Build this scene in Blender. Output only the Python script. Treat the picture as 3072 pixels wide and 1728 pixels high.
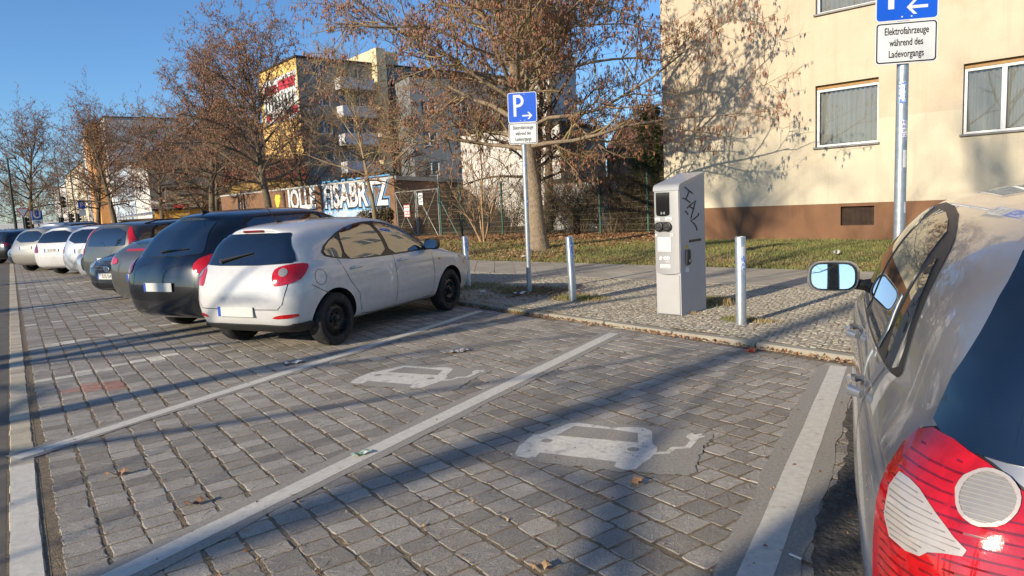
import bpy, bmesh, math, random
import numpy as np
from mathutils import Vector, Matrix
from mathutils.bvhtree import BVHTree
from mathutils.geometry import delaunay_2d_cdt

for o in list(bpy.data.objects):
    bpy.data.objects.remove(o, do_unlink=True)
scene = bpy.context.scene
COL = scene.collection
R = math.radians
RNG = np.random.default_rng(7)
random.seed(7)

# ------------------------------------------------------------------ camera, sky, sun, exposure
CAM_H = 1.5
cam_d = bpy.data.cameras.new('camera')
cam_d.sensor_width = 36.0
cam_d.lens = 24.46
cam_d.clip_start = 0.05
cam_d.clip_end = 3000
cam = bpy.data.objects.new('camera', cam_d)
COL.objects.link(cam)
cam.matrix_world = (Matrix.Translation((0, 0, CAM_H)) @ Matrix.Rotation(R(90 - 7.0), 4, 'X')
                    @ Matrix.Rotation(R(-2.94), 4, 'Z'))
scene.camera = cam

SUN_AZ, SUN_EL = 227.0, 18.5        # clockwise from +Y
world = bpy.data.worlds.new('World')
scene.world = world
world.use_nodes = True
wn, wl = world.node_tree.nodes, world.node_tree.links
bg = wn['Background']
sky = wn.new('ShaderNodeTexSky')
sky.sky_type = 'NISHITA'
sky.sun_disc = False
sky.sun_elevation = R(SUN_EL)
sky.sun_rotation = R(SUN_AZ)
sky.altitude = 50
sky.air_density = 1.0
sky.dust_density = 0.15
sky.ozone_density = 6.5
wl.new(sky.outputs[0], bg.inputs[0])
bg.inputs[1].default_value = 0.14
sun_d = bpy.data.lights.new('sun', 'SUN')
sun_d.energy = 4.9
sun_d.angle = R(0.53)
sun_d.color = (1.0, 0.86, 0.66)
sun = bpy.data.objects.new('sun', sun_d)
COL.objects.link(sun)
to_sun = Vector((math.sin(R(SUN_AZ)) * math.cos(R(SUN_EL)), math.cos(R(SUN_AZ)) * math.cos(R(SUN_EL)), math.sin(R(SUN_EL))))
sun.rotation_euler = to_sun.to_track_quat('Z', 'Y').to_euler()
scene.view_settings.view_transform = 'Standard'
scene.view_settings.look = 'None'
scene.view_settings.gamma = 1.0
scene.view_settings.use_curve_mapping = False
scene.view_settings.exposure = 0.36

# ------------------------------------------------------------------ helpers
def srgb(r, g, b):
    f = lambda c: (c / 255) / 12.92 if c / 255 <= .04045 else (((c / 255) + .055) / 1.055) ** 2.4
    return (f(r), f(g), f(b))

MATS = {}
def mat(name, col, rough=.6, metal=0.0, var=.12, scale=6.0, bump=0.0, bscale=60.0, bdist=.004, coat=0.0,
        spec=.5, ior=1.5, col2=None, c2scale=2.0, c2lo=.5, c2hi=.62, emit=None, streak=None, trans=0.0, detail=5, croug=.03):
    """Principled material with noise-driven tone, an optional second (stain) colour and fine relief."""
    if name in MATS:
        return MATS[name]
    m = bpy.data.materials.new(name)
    m.use_nodes = True
    nt = m.node_tree
    n, l = nt.nodes, nt.links
    p = n['Principled BSDF']
    tc = n.new('ShaderNodeTexCoord')
    no = n.new('ShaderNodeTexNoise')
    no.inputs['Scale'].default_value = scale
    no.inputs['Detail'].default_value = detail
    no.inputs['Roughness'].default_value = .65
    l.new(tc.outputs['Object'], no.inputs['Vector'])
    mix = n.new('ShaderNodeMix')
    mix.data_type = 'RGBA'
    mix.inputs[6].default_value = (*[c * (1 - var) for c in col], 1)
    mix.inputs[7].default_value = (*[min(1, c * (1 + var)) for c in col], 1)
    mr = n.new('ShaderNodeMapRange')
    mr.inputs[1].default_value, mr.inputs[2].default_value = .3, .7
    l.new(no.outputs[0], mr.inputs[0])
    l.new(mr.outputs[0], mix.inputs[0])
    out = mix.outputs[2]
    if col2:
        n2 = n.new('ShaderNodeTexNoise')
        n2.inputs['Scale'].default_value = c2scale
        n2.inputs['Detail'].default_value = 8
        n2.inputs['Roughness'].default_value = .7
        l.new(tc.outputs['Object'], n2.inputs['Vector'])
        m2 = n.new('ShaderNodeMapRange')
        m2.inputs[1].default_value, m2.inputs[2].default_value = c2lo, c2hi
        l.new(n2.outputs[0], m2.inputs[0])
        mx = n.new('ShaderNodeMix')
        mx.data_type = 'RGBA'
        l.new(m2.outputs[0], mx.inputs[0])
        l.new(out, mx.inputs[6])
        mx.inputs[7].default_value = (*col2, 1)
        out = mx.outputs[2]
    if streak:
        mpn = n.new('ShaderNodeMapping')
        mpn.inputs['Scale'].default_value = (5, 5, .3)
        l.new(tc.outputs['Object'], mpn.inputs[0])
        n3 = n.new('ShaderNodeTexNoise'); n3.inputs['Scale'].default_value = 1.0; n3.inputs['Detail'].default_value = 7; n3.inputs['Roughness'].default_value = .7
        l.new(mpn.outputs[0], n3.inputs['Vector'])
        m3 = n.new('ShaderNodeMapRange'); m3.inputs[1].default_value, m3.inputs[2].default_value = .5, .72; m3.inputs[4].default_value = .55
        l.new(n3.outputs[0], m3.inputs[0])
        mx3 = n.new('ShaderNodeMix'); mx3.data_type = 'RGBA'
        l.new(m3.outputs[0], mx3.inputs[0]); l.new(out, mx3.inputs[6]); mx3.inputs[7].default_value = (*streak, 1)
        out = mx3.outputs[2]
    l.new(out, p.inputs['Base Color'])
    p.inputs['Roughness'].default_value = rough
    p.inputs['Metallic'].default_value = metal
    p.inputs['Specular IOR Level'].default_value = spec
    p.inputs['IOR'].default_value = ior
    p.inputs['Coat Weight'].default_value = coat
    p.inputs['Coat Roughness'].default_value = croug
    p.inputs['Transmission Weight'].default_value = trans
    if emit:
        p.inputs['Emission Color'].default_value = (*emit[0], 1)
        p.inputs['Emission Strength'].default_value = emit[1]
    if bump:
        bn = n.new('ShaderNodeTexNoise')
        bn.inputs['Scale'].default_value = bscale
        bn.inputs['Detail'].default_value = 6
        l.new(tc.outputs['Object'], bn.inputs['Vector'])
        bp = n.new('ShaderNodeBump')
        bp.inputs['Strength'].default_value = bump
        bp.inputs['Distance'].default_value = bdist
        l.new(bn.outputs[0], bp.inputs['Height'])
        l.new(bp.outputs[0], p.inputs['Normal'])
    MATS[name] = m
    return m

def tag(o, label=None, cat=None, group=None, kind=None):
    if label: o['label'] = label
    if cat: o['category'] = cat
    if group: o['group'] = group
    if kind: o['kind'] = kind
    return o

def link(name, me, parent=None, loc=None, rotz=None):
    o = bpy.data.objects.new(name, me)
    COL.objects.link(o)
    if parent: o.parent = parent
    if loc is not None: o.location = loc
    if rotz is not None: o.rotation_euler = (0, 0, rotz)
    return o

def empty(name, label, cat, loc=(0, 0, 0), rotz=0.0, group=None):
    o = link(name, None, None, loc, rotz)
    o.empty_display_size = .2
    return tag(o, label, cat, group)

def az_rot(az):
    """z rotation that turns local +X to compass azimuth az (degrees clockwise from +Y)."""
    return R(90 - az)

def npmesh(name, V, F, m, smooth=False):
    """Mesh from arrays: V (n,3), F (m,3) or (m,4), or a list of such face arrays."""
    me = bpy.data.meshes.new(name)
    V = np.asarray(V, np.float32)
    Fs = F if isinstance(F, list) else [F]
    Fs = [np.asarray(f, np.int32) for f in Fs if len(f)]
    nl = sum(f.size for f in Fs)
    npoly = sum(len(f) for f in Fs)
    me.vertices.add(len(V))
    me.vertices.foreach_set('co', V.ravel())
    me.loops.add(nl)
    me.loops.foreach_set('vertex_index', np.concatenate([f.ravel() for f in Fs]))
    me.polygons.add(npoly)
    tot = np.concatenate([np.full(len(f), f.shape[1], np.int32) for f in Fs])
    start = np.concatenate([[0], np.cumsum(tot)[:-1]]).astype(np.int32)
    me.polygons.foreach_set('loop_start', start)
    me.polygons.foreach_set('loop_total', tot)
    me.polygons.foreach_set('use_smooth', np.full(npoly, bool(smooth)))
    me.update(calc_edges=True)
    me.validate()
    if m: me.materials.append(m)
    return me

class MB:
    """Collects shapes and builds them as one mesh."""
    def __init__(s):
        s.v, s.f = [], []
    def add(s, vs, fs):
        b = len(s.v)
        s.v += [tuple(map(float, q)) for q in vs]
        s.f += [tuple(i + b for i in f) for f in fs]
        return s
    def box(s, c, d, b=0.0, rz=0.0, M=None):
        hx, hy, hz = d[0] / 2, d[1] / 2, d[2] / 2
        b = min(b, hx * .9, hy * .9, hz * .9)
        vs, idx = [], {}
        S = (-1, 1)
        if b <= 0:
            vs = [(x * hx, y * hy, z * hz) for x in S for y in S for z in S]
            fs = [(0, 1, 3, 2), (4, 6, 7, 5), (0, 4, 5, 1), (2, 3, 7, 6), (0, 2, 6, 4), (1, 5, 7, 3)]
        else:
            for x in S:
                for y in S:
                    for z in S:
                        for a, q in enumerate(((x * hx, y * (hy - b), z * (hz - b)), (x * (hx - b), y * hy, z * (hz - b)), (x * (hx - b), y * (hy - b), z * hz))):
                            idx[(x, y, z, a)] = len(vs)
                            vs.append(q)
            fs = []
            for t in S:
                fs.append([idx[(t, -1, -1, 0)], idx[(t, 1, -1, 0)], idx[(t, 1, 1, 0)], idx[(t, -1, 1, 0)]])
                fs.append([idx[(-1, t, -1, 1)], idx[(1, t, -1, 1)], idx[(1, t, 1, 1)], idx[(-1, t, 1, 1)]])
                fs.append([idx[(-1, -1, t, 2)], idx[(1, -1, t, 2)], idx[(1, 1, t, 2)], idx[(-1, 1, t, 2)]])
                for w in S:
                    fs.append([idx[(t, w, -1, 0)], idx[(t, w, 1, 0)], idx[(t, w, 1, 1)], idx[(t, w, -1, 1)]])
                    fs.append([idx[(t, -1, w, 0)], idx[(t, 1, w, 0)], idx[(t, 1, w, 2)], idx[(t, -1, w, 2)]])
                    fs.append([idx[(-1, t, w, 1)], idx[(1, t, w, 1)], idx[(1, t, w, 2)], idx[(-1, t, w, 2)]])
                    for u in S:
                        fs.append([idx[(t, w, u, 0)], idx[(t, w, u, 1)], idx[(t, w, u, 2)]])
        if rz or M is not None:
            mm = M if M is not None else Matrix.Rotation(rz, 3, 'Z')
            vs = [tuple(mm @ Vector(q)) for q in vs]
        return s.add([(q[0] + c[0], q[1] + c[1], q[2] + c[2]) for q in vs], fs)
    def tube(s, pts, rad, n=8, cap=True):
        pts = [Vector(p) for p in pts]
        rs = rad if isinstance(rad, (list, tuple)) else [rad] * len(pts)
        b = len(s.v)
        prev = None
        for i, p in enumerate(pts):
            t = (pts[min(i + 1, len(pts) - 1)] - pts[max(i - 1, 0)]).normalized()
            if prev is None:
                a = Vector((0, 0, 1)) if abs(t.z) < .9 else Vector((1, 0, 0))
                u = t.cross(a).normalized()
            else:
                u = (prev - t * prev.dot(t)).normalized()
            prev = u
            w = t.cross(u)
            for k in range(n):
                an = 2 * math.pi * k / n
                s.v.append(tuple(p + (u * math.cos(an) + w * math.sin(an)) * rs[i]))
        for i in range(len(pts) - 1):
            for k in range(n):
                s.f.append((b + i * n + k, b + i * n + (k + 1) % n, b + (i + 1) * n + (k + 1) % n, b + (i + 1) * n + k))
        if cap:
            s.f.append(tuple(b + k for k in range(n))[::-1])
            s.f.append(tuple(b + (len(pts) - 1) * n + k for k in range(n)))
        return s
    def lathe(s, prof, n=24, M=None, close=False):
        """Profile (r, h) spun about local Z; M maps it into place."""
        b = len(s.v)
        M = M or Matrix.Identity(4)
        for r_, h_ in prof:
            for k in range(n):
                an = 2 * math.pi * k / n
                s.v.append(tuple(M @ Vector((r_ * math.cos(an), r_ * math.sin(an), h_))))
        L_ = len(prof)
        for i in range(L_ if close else L_ - 1):
            j = (i + 1) % L_
            for k in range(n):
                s.f.append((b + i * n + k, b + i * n + (k + 1) % n, b + j * n + (k + 1) % n, b + j * n + k))
        return s
    def prism(s, poly, z0, z1, M=None):
        n = len(poly)
        M = M or Matrix.Identity(4)
        vs = [tuple(M @ Vector((x, y, z0))) for x, y in poly] + [tuple(M @ Vector((x, y, z1))) for x, y in poly]
        fs = [tuple(range(n))[::-1], tuple(range(n, 2 * n))] + [(i, (i + 1) % n, n + (i + 1) % n, n + i) for i in range(n)]
        return s.add(vs, fs)
    def mesh(s, name, m, smooth=False, fix=True):
        me = bpy.data.meshes.new(name)
        me.from_pydata(s.v, [], s.f)
        if fix:
            bm = bmesh.new(); bm.from_mesh(me)
            bmesh.ops.recalc_face_normals(bm, faces=bm.faces)
            bm.to_mesh(me); bm.free()
        if smooth:
            me.polygons.foreach_set('use_smooth', np.ones(len(me.polygons), bool))
            if smooth == 'auto':
                me.set_sharp_from_angle(angle=R(40))
        if m: me.materials.append(m)
        me.update()
        return me
    def build(s, name, m, parent=None, smooth=False, loc=None, rotz=None):
        return link(name, s.mesh(name, m, smooth), parent, loc, rotz)

def part(name, m, parent, fn, smooth=False):
    mb = MB(); fn(mb)
    return mb.build(name, m, parent, smooth)

TXT = {}
def text(name, body, size, m, parent, M, sx=1.0, ext=.0015, align='CENTER', off=0.0):
    """Lettering as thin real geometry; local text plane is XY, mapped by M."""
    cu = bpy.data.curves.new('lettering_curve', 'FONT')
    cu.body = body
    cu.size = size
    cu.align_x = align
    cu.align_y = 'CENTER'
    cu.extrude = ext
    cu.offset = off
    cu.resolution_u = 3
    to = bpy.data.objects.new('lettering_tmp', cu)
    COL.objects.link(to)
    bpy.context.view_layer.update()
    dg = bpy.context.evaluated_depsgraph_get()
    me = bpy.data.meshes.new_from_object(to.evaluated_get(dg))
    bpy.data.objects.remove(to)
    bpy.data.curves.remove(cu)
    me.transform(M @ Matrix.Diagonal((sx, 1, 1, 1)))
    me.materials.clear()
    me.materials.append(m)
    return link(name, me, parent)

def frame(o, ex, ey):
    """4x4 with origin o, X axis ex, Y axis ey."""
    ex, ey = Vector(ex).normalized(), Vector(ey).normalized()
    ez = ex.cross(ey)
    return Matrix(((ex.x, ey.x, ez.x, o[0]), (ex.y, ey.y, ez.y, o[1]), (ex.z, ey.z, ez.z, o[2]), (0, 0, 0, 1)))

def copy_tree(o, parent=None):
    c = o.copy()
    COL.objects.link(c)
    if parent: c.parent = parent
    for ch in o.children:
        copy_tree(ch, c)
    return c

def inpoly(x, y, poly):
    c = False
    j = len(poly) - 1
    for i in range(len(poly)):
        xi, yi = poly[i]; xj, yj = poly[j]
        if (yi > y) != (yj > y) and x < (xj - xi) * (y - yi) / (yj - yi) + xi:
            c = not c
        j = i
    return c

def inpoly_np(X, Y, poly):
    c = np.zeros(len(X), bool)
    j = len(poly) - 1
    for i in range(len(poly)):
        xi, yi = poly[i]; xj, yj = poly[j]
        k = ((yi > Y) != (yj > Y))
        with np.errstate(divide='ignore', invalid='ignore'):
            k &= X < (xj - xi) * (Y - yi) / (yj - yi + 1e-12) + xi
        c ^= k
        j = i
    return c

def chaikin(poly, it=2):
    for _ in range(it):
        q = []
        for i in range(len(poly)):
            a, b = poly[i], poly[(i + 1) % len(poly)]
            q += [(a[0] * .75 + b[0] * .25, a[1] * .75 + b[1] * .25), (a[0] * .25 + b[0] * .75, a[1] * .25 + b[1] * .75)]
        poly = q
    return poly

def rrect(w, h, r, n=4, cx=0, cy=0):
    q = []
    for k, (sx, sy) in enumerate(((1, 1), (-1, 1), (-1, -1), (1, -1))):
        for i in range(n + 1):
            a = math.pi / 2 * (k + i / n)
            q.append((cx + sx * (w / 2 - r) + r * math.cos(a), cy + sy * (h / 2 - r) + r * math.sin(a)))
    return q

def inset(poly, d):
    """Move each vertex of a roughly convex polygon towards the centroid by about d."""
    cx = sum(p[0] for p in poly) / len(poly); cy = sum(p[1] for p in poly) / len(poly)
    q = []
    for x, y in poly:
        L_ = math.hypot(x - cx, y - cy) or 1
        q.append((x - (x - cx) / L_ * d, y - (y - cy) / L_ * d))
    return q
# ------------------------------------------------------------------ ground: street frame (u along the street, v across it) and building frame (s along the wall, n towards the street)
SU, SV = np.array([-.5807, .8141]), np.array([.8141, .5807])
def uv(u, v): return (u * SU[0] + v * SV[0], u * SU[1] + v * SV[1])
BO, BT, BN = np.array([7.2, 19.0]), np.array([math.sin(R(134)), math.cos(R(134))]), np.array([math.sin(R(224)), math.cos(R(224))])
def bw(s, n): return (BO[0] + s * BT[0] + n * BN[0], BO[1] + s * BT[1] + n * BN[1])
KERB_V, WALK = 5.66, .05
K0, Kd, Kn = np.array([2.85, 5.83]), np.array([-.6175, .7866]), np.array([.7866, .6175])
def kb(a, b): return (K0[0] + a * Kd[0] + b * Kn[0], K0[1] + a * Kd[1] + b * Kn[1])   # along / behind the kerb face

def sheet(name, poly, z, m, kind='structure', parent=None, thick=.0):
    mb = MB()
    if thick: mb.prism(poly, z - thick, z)
    else: mb.add([(x, y, z) for x, y in poly], [tuple(range(len(poly)))])
    me = mb.mesh(name, m)
    if not thick and me.polygons[0].normal.z < 0: me.flip_normals()
    o = link(name, me, parent)
    return tag(o, kind=kind) if kind else o

def stone_mat(name, col, var_obj=.35, speck=.5, rough=.88, sscale=260, bump=.55, stain=None):
    """Granite or slag stone: per-object tone, salt-and-pepper specks, pitted relief."""
    m = bpy.data.materials.new(name); m.use_nodes = True
    n, l = m.node_tree.nodes, m.node_tree.links
    p = n['Principled BSDF']
    tc = n.new('ShaderNodeTexCoord')
    geo = n.new('ShaderNodeNewGeometry')
    oi = n.new('ShaderNodeObjectInfo')
    rnd = n.new('ShaderNodeMath'); rnd.operation = 'ADD'
    l.new(geo.outputs['Random Per Island'], rnd.inputs[0]); l.new(oi.outputs['Random'], rnd.inputs[1])
    fr = n.new('ShaderNodeMath'); fr.operation = 'FRACT'
    l.new(rnd.outputs[0], fr.inputs[0])
    wp = geo.outputs['Position']
    no = n.new('ShaderNodeTexNoise'); no.inputs['Scale'].default_value = sscale; no.inputs['Detail'].default_value = 3; no.inputs['Roughness'].default_value = .8
    l.new(wp, no.inputs['Vector'])
    lo = n.new('ShaderNodeTexNoise'); lo.inputs['Scale'].default_value = 1.1; lo.inputs['Detail'].default_value = 6; lo.inputs['Roughness'].default_value = .7
    l.new(wp, lo.inputs['Vector'])
    def mr(src, a, b, c, d):
        q = n.new('ShaderNodeMapRange'); q.inputs[1].default_value, q.inputs[2].default_value, q.inputs[3].default_value, q.inputs[4].default_value = a, b, c, d
        l.new(src, q.inputs[0]); return q.outputs[0]
    def mul(a, b):
        q = n.new('ShaderNodeMath'); q.operation = 'MULTIPLY'; l.new(a, q.inputs[0]); l.new(b, q.inputs[1]); return q.outputs[0]
    f = mul(mul(mr(fr.outputs[0], 0, 1, 1 - var_obj, 1 + var_obj), mr(no.outputs[0], .35, .65, 1 - speck, 1 + speck)), mr(lo.outputs[0], .3, .7, .82, 1.16))
    hs = n.new('ShaderNodeMix'); hs.data_type = 'RGBA'; hs.blend_type = 'MULTIPLY'; hs.inputs[0].default_value = 1
    hs.inputs[6].default_value = (*col, 1)
    cb = n.new('ShaderNodeCombineColor'); l.new(f, cb.inputs[0]); l.new(f, cb.inputs[1]); l.new(f, cb.inputs[2])
    l.new(cb.outputs[0], hs.inputs[7])
    out = hs.outputs[2]
    # dusty film in patches
    du = n.new('ShaderNodeTexNoise'); du.inputs['Scale'].default_value = 4.5; du.inputs['Detail'].default_value = 9; du.inputs['Roughness'].default_value = .75
    l.new(wp, du.inputs['Vector'])
    mx = n.new('ShaderNodeMix'); mx.data_type = 'RGBA'
    l.new(mr(du.outputs[0], .47, .75, 0, .6), mx.inputs[0]); l.new(out, mx.inputs[6]); mx.inputs[7].default_value = (*(stain or (.28, .23, .165)), 1)
    l.new(mx.outputs[2], p.inputs['Base Color'])
    p.inputs['Roughness'].default_value = rough
    p.inputs['Specular IOR Level'].default_value = .3
    bn = n.new('ShaderNodeTexNoise'); bn.inputs['Scale'].default_value = sscale * .35; bn.inputs['Detail'].default_value = 7; bn.inputs['Roughness'].default_value = .75
    l.new(wp, bn.inputs['Vector'])
    bp = n.new('ShaderNodeBump'); bp.inputs['Strength'].default_value = bump; bp.inputs['Distance'].default_value = .006
    l.new(bn.outputs[0], bp.inputs['Height']); l.new(bp.outputs[0], p.inputs['Normal'])
    MATS[name] = m
    return m

M_PAVER = stone_mat('slag_paver', (.33, .30, .255), .26, .5, bump=.9, sscale=220)
M_PALE = stone_mat('pale_paver', (.60, .56, .47), .15, .3)
M_REDP = stone_mat('red_paver', (.38, .21, .16), .2, .35, stain=(.5, .46, .4))
M_JOINT = mat('joint_dirt', (.20, .155, .10), rough=.98, var=.5, scale=40, bump=.9, bscale=160, bdist=.012, col2=(.27, .20, .12), c2scale=14, c2lo=.48, c2hi=.7)
M_EDGE = stone_mat('edge_stone', (.52, .45, .33), .16, .25, bump=.5)
M_MOSAIC = stone_mat('mosaic_sett', (.36, .325, .255), .2, .25, bump=.4, sscale=180)
M_SLAB = stone_mat('granite_slab', (.38, .345, .28), .10, .22, bump=.3)
M_KERB = stone_mat('granite_kerb', (.32, .295, .235), .12, .3, bump=.5)
M_ASPH = mat('asphalt', (.13, .115, .095), rough=.93, var=.45, scale=220, bump=.8, bscale=260, bdist=.006, col2=(.21, .175, .125), c2scale=3.5, c2lo=.45, c2hi=.8, detail=3)
M_SEAL = mat('line_sealing', (.31, .285, .24), rough=.9, var=.3, scale=60, bump=.35, bscale=180, bdist=.003, col2=(.33, .29, .235), c2scale=9, c2lo=.5, c2hi=.75)
M_WLINE = mat('road_marking_white', (.62, .58, .49), rough=.8, var=.14, scale=24, bump=.35, bscale=150, bdist=.003, col2=(.26, .23, .19), c2scale=16, c2lo=.60, c2hi=.78)
M_SOIL = mat('soil', (.06, .045, .03), rough=1, var=.4, scale=5, bump=.8, bscale=30, bdist=.02, col2=(.10, .075, .045), c2scale=2)
M_GREEN = mat('turf_soil', (.085, .085, .03), rough=1, var=.4, scale=3, bump=.8, bscale=40, bdist=.02, col2=(.13, .09, .045), c2scale=.9, c2lo=.42, c2hi=.62)

sheet('ground', [(-1500, -1500), (1500, -1500), (1500, 1500), (-1500, 1500)], -.06, M_SOIL)
sheet('road', [uv(-30, -24), uv(400, -24), (-2.16 - .5795 * 300 - .815 * .08, 2.855 + .815 * 300 - .5795 * .08), (-2.16 + .5795 * 20 - .815 * .08, 2.855 - .815 * 20 - .5795 * .08)], -.004, M_ASPH, thick=.05)
bed = sheet('parking_bays', [uv(-14, -.2), uv(120, -.02), kb(110, .02), kb(-14, .02)], -.0056, M_JOINT)
sheet('pavement_bed', [kb(-14, .115), kb(60, .115), bw(-80, 8.45), bw(14, 8.45)], WALK - .006, M_JOINT)
walk = sheet('footpath', [bw(-200, 8.45), bw(16, 8.45), bw(16, 6.2), bw(-200, 6.2)], WALK - .006, M_SLAB)

# ---- slag pavers: columns along u with staggered cross joints
def paver_blocks(cu, cv, lu, lv, ztop, rot, h=.012, bev=.004):
    """Arrays of block tops with worn edges: 8 vertices and 5 faces each (numpy)."""
    n = len(cu)
    co, si = np.cos(rot), np.sin(rot)
    V = np.zeros((n, 8, 3))
    sg = np.array([(-1, -1), (1, -1), (1, 1), (-1, 1)], float)
    jit = RNG.normal(0, .0045, (n, 4, 2))
    for k in range(4):
        du = sg[k, 0] * lu / 2 + jit[:, k, 0]; dv = sg[k, 1] * lv / 2 + jit[:, k, 1]
        for lev, (ins, dz) in enumerate(((bev, 0), (0, -h))):
            a = du - sg[k, 0] * ins; b = dv - sg[k, 1] * ins
            uu = cu + a * co - b * si; vv = cv + a * si + b * co
            V[:, lev * 4 + k, 0] = uu * SU[0] + vv * SV[0]
            V[:, lev * 4 + k, 1] = uu * SU[1] + vv * SV[1]
            V[:, lev * 4 + k, 2] = ztop + dz + (RNG.normal(0, .0006, n) if lev == 0 else 0)
    F1 = [(3, 2, 1, 0)]
    for k in range(4):
        a, b = k, (k + 1) % 4
        F1.append((a, b, b + 4, a + 4))
    return V, np.array(F1)

def near_line(u, v, a, b, w):
    """True where (u,v) lies within w of world segment a-b."""
    x = u * SU[0] + v * SV[0]; y = u * SU[1] + v * SV[1]
    ax, ay = a; bx, by = b
    dx, dy = bx - ax, by - ay
    L_ = math.hypot(dx, dy)
    t = ((x - ax) * dx + (y - ay) * dy) / L_
    d = np.abs((x - ax) * -dy + (y - ay) * dx) / L_
    return (d < w) & (t > 0) & (t < L_)

cu, cv, lu, lv = [], [], [], []
ncol = 35
V0 = .03
pitch = .1735
for i in range(ncol):
    u = -9 + RNG.uniform(0, .15)
    while u < 46:
        l_ = RNG.uniform(.118, .165)
        cu.append(u + l_ / 2); cv.append(V0 + (i + .5) * pitch + RNG.normal(0, .004)); lu.append(l_ - RNG.uniform(.006, .014)); lv.append(pitch - RNG.uniform(.010, .020))
        u += l_
cu, cv, lu, lv = map(np.array, (cu, cv, lu, lv))
E0, Ed = np.array([-2.16, 2.855]), np.array([-.5795, .8150])
En = np.array([Ed[1], -Ed[0]])                    # towards the bays
ex_ = cu * SU[0] + cv * SV[0] - E0[0]; ey_ = cu * SU[1] + cv * SV[1] - E0[1]
keep = ((ex_ * En[0] + ey_ * En[1]) > .060 + lv / 2) & (((cu * SU[0] + cv * SV[0] - K0[0]) * Kn[0] + (cu * SU[1] + cv * SV[1] - K0[1]) * Kn[1]) < -lv * .3)
cu, cv, lu, lv = cu[keep], cv[keep], lu[keep], lv[keep]
PX, PY = cu * SU[0] + cv * SV[0], cu * SU[1] + cv * SV[1]
ztop = np.minimum(RNG.normal(-.0026, .0007, len(cu)) + .001 * np.sin(PX * 1.3) * np.sin(PY * 1.1), -.0016)
rot = RNG.normal(0, .018, len(cu))
pale = np.zeros(len(cu), bool)
for a, b in (((-4.75, 6.55), (-2.6, 9.3)), ((-6.4, 8.1), (-4.3, 10.9)), ((-7.9, 10.2), (-5.6, 13.2)), ((-9.5, 12.2), (-7.3, 15.2)), ((-11.1, 14.4), (-8.8, 17.4)), ((-12.7, 16.6), (-10.4, 19.6))):
    pale |= near_line(cu, cv, a, b, .075) & (RNG.random(len(cu)) < .85)
red = ((PX + 3.85) ** 2 / .09 + (PY - 6.33) ** 2 / .035 < 1)
V, F1 = paver_blocks(cu, cv, lu * 1.01, lv * 1.02, RNG.normal(-.0036, .0006, len(cu)), rot)
# how large each paver shows from the photographed side
dirx, diry = PX / np.hypot(PX, PY), PY / np.hypot(PX, PY)
infr = (PY > 2.1) & (np.abs(PX / np.maximum(PY, .1)) < .78) & ~((PX > .8 + (PY - 2) * .52))
rank = np.where(infr, np.hypot(PX, PY), 1e9)
near = np.argsort(rank)[:300]
isn = np.zeros(len(cu), bool); isn[near] = True
def worn_paver(lu_, lv_, rg_):
    """One slag stone: rounded, uneven outline, slightly domed pitted top."""
    n = 16
    rings = []
    wob = rg_.normal(0, .0026, (16, 2))
    for ins, z in ((.034, .0), (.006, -.0001), (.002, -.0013), (0.0, -.006), (0.0, -.05)):
        q = []
        for k in range(n):
            f_ = (-.90, -.36, .36, .90)[k % 4]
            cx_, cy_ = ((f_, -1), (1, f_), (-f_, 1), (-1, -f_))[k // 4]
            jx, jy = wob[k]
            q.append(((lu_ / 2 - ins) * cx_ + jx, (lv_ / 2 - ins) * cy_ + jy, z + (rg_.normal(0, .0007) if ins > .003 else 0)))
        rings.append(q)
    Vq = [(0, 0, rg_.normal(.0004, .0006))] + [p for r_ in rings for p in r_]
    Fq = [(1 + i * n + k, 1 + (i + 1) * n + k, 1 + (i + 1) * n + (k + 1) % n, 1 + i * n + (k + 1) % n) for i in range(4) for k in range(n)]
    Ft = [(0, 1 + k, 1 + (k + 1) % n) for k in range(n)]
    return np.array(Vq), np.array(Fq), np.array(Ft)
ang0 = math.atan2(SU[1], SU[0])
M4 = {}
order = np.argsort(np.hypot(PX, PY))
isw = (np.hypot(PX, PY) < 9.5) & (PY > 1.6) & (np.abs(PX) < PY * .85 + .4) & ~isn
wv, wq, wt, wo = {}, {}, {}, {}
for i in np.concatenate([near, np.nonzero(isw)[0]]):
    q, f4, f3 = worn_paver(lu[i], lv[i], RNG)
    q[:, 2] += ztop[i] + q[:, 0] * RNG.normal(0, .006) + q[:, 1] * RNG.normal(0, .006)
    m_ = M_PALE if pale[i] else (M_REDP if red[i] else M_PAVER)
    ca, sa = math.cos(ang0 + rot[i]), math.sin(ang0 + rot[i])
    # local x runs along u, local y along -v (right-handed), so mirror y
    xy = np.stack([q[:, 0] * ca + q[:, 1] * sa, q[:, 0] * sa - q[:, 1] * ca, q[:, 2]], -1)
    if isn[i]:
        me = npmesh('paver', xy, [f4, f3], m_)
        o = link('paver', me, bed); o.location = (PX[i], PY[i], 0)
    else:
        k_ = m_.name
        wv.setdefault(k_, []).append(xy + np.array([PX[i], PY[i], 0])); wo.setdefault(k_, 0)
        wq.setdefault(k_, []).append(f4 + wo[k_]); wt.setdefault(k_, []).append(f3 + wo[k_]); wo[k_] += len(xy)
for k_ in wv:
    tag(link('paver_field', npmesh('paver_field', np.concatenate(wv[k_]), [np.concatenate(wq[k_]), np.concatenate(wt[k_])], MATS[k_]), bed), kind='stuff')
isn = isn | isw
for i in ():
    c = V[i].mean(0); c[2] = 0
    o = link('paver', npmesh('paver', V[i] - c, F1, M_PALE if pale[i] else (M_REDP if red[i] else M_PAVER)), bed)
    o.location = c
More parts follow.
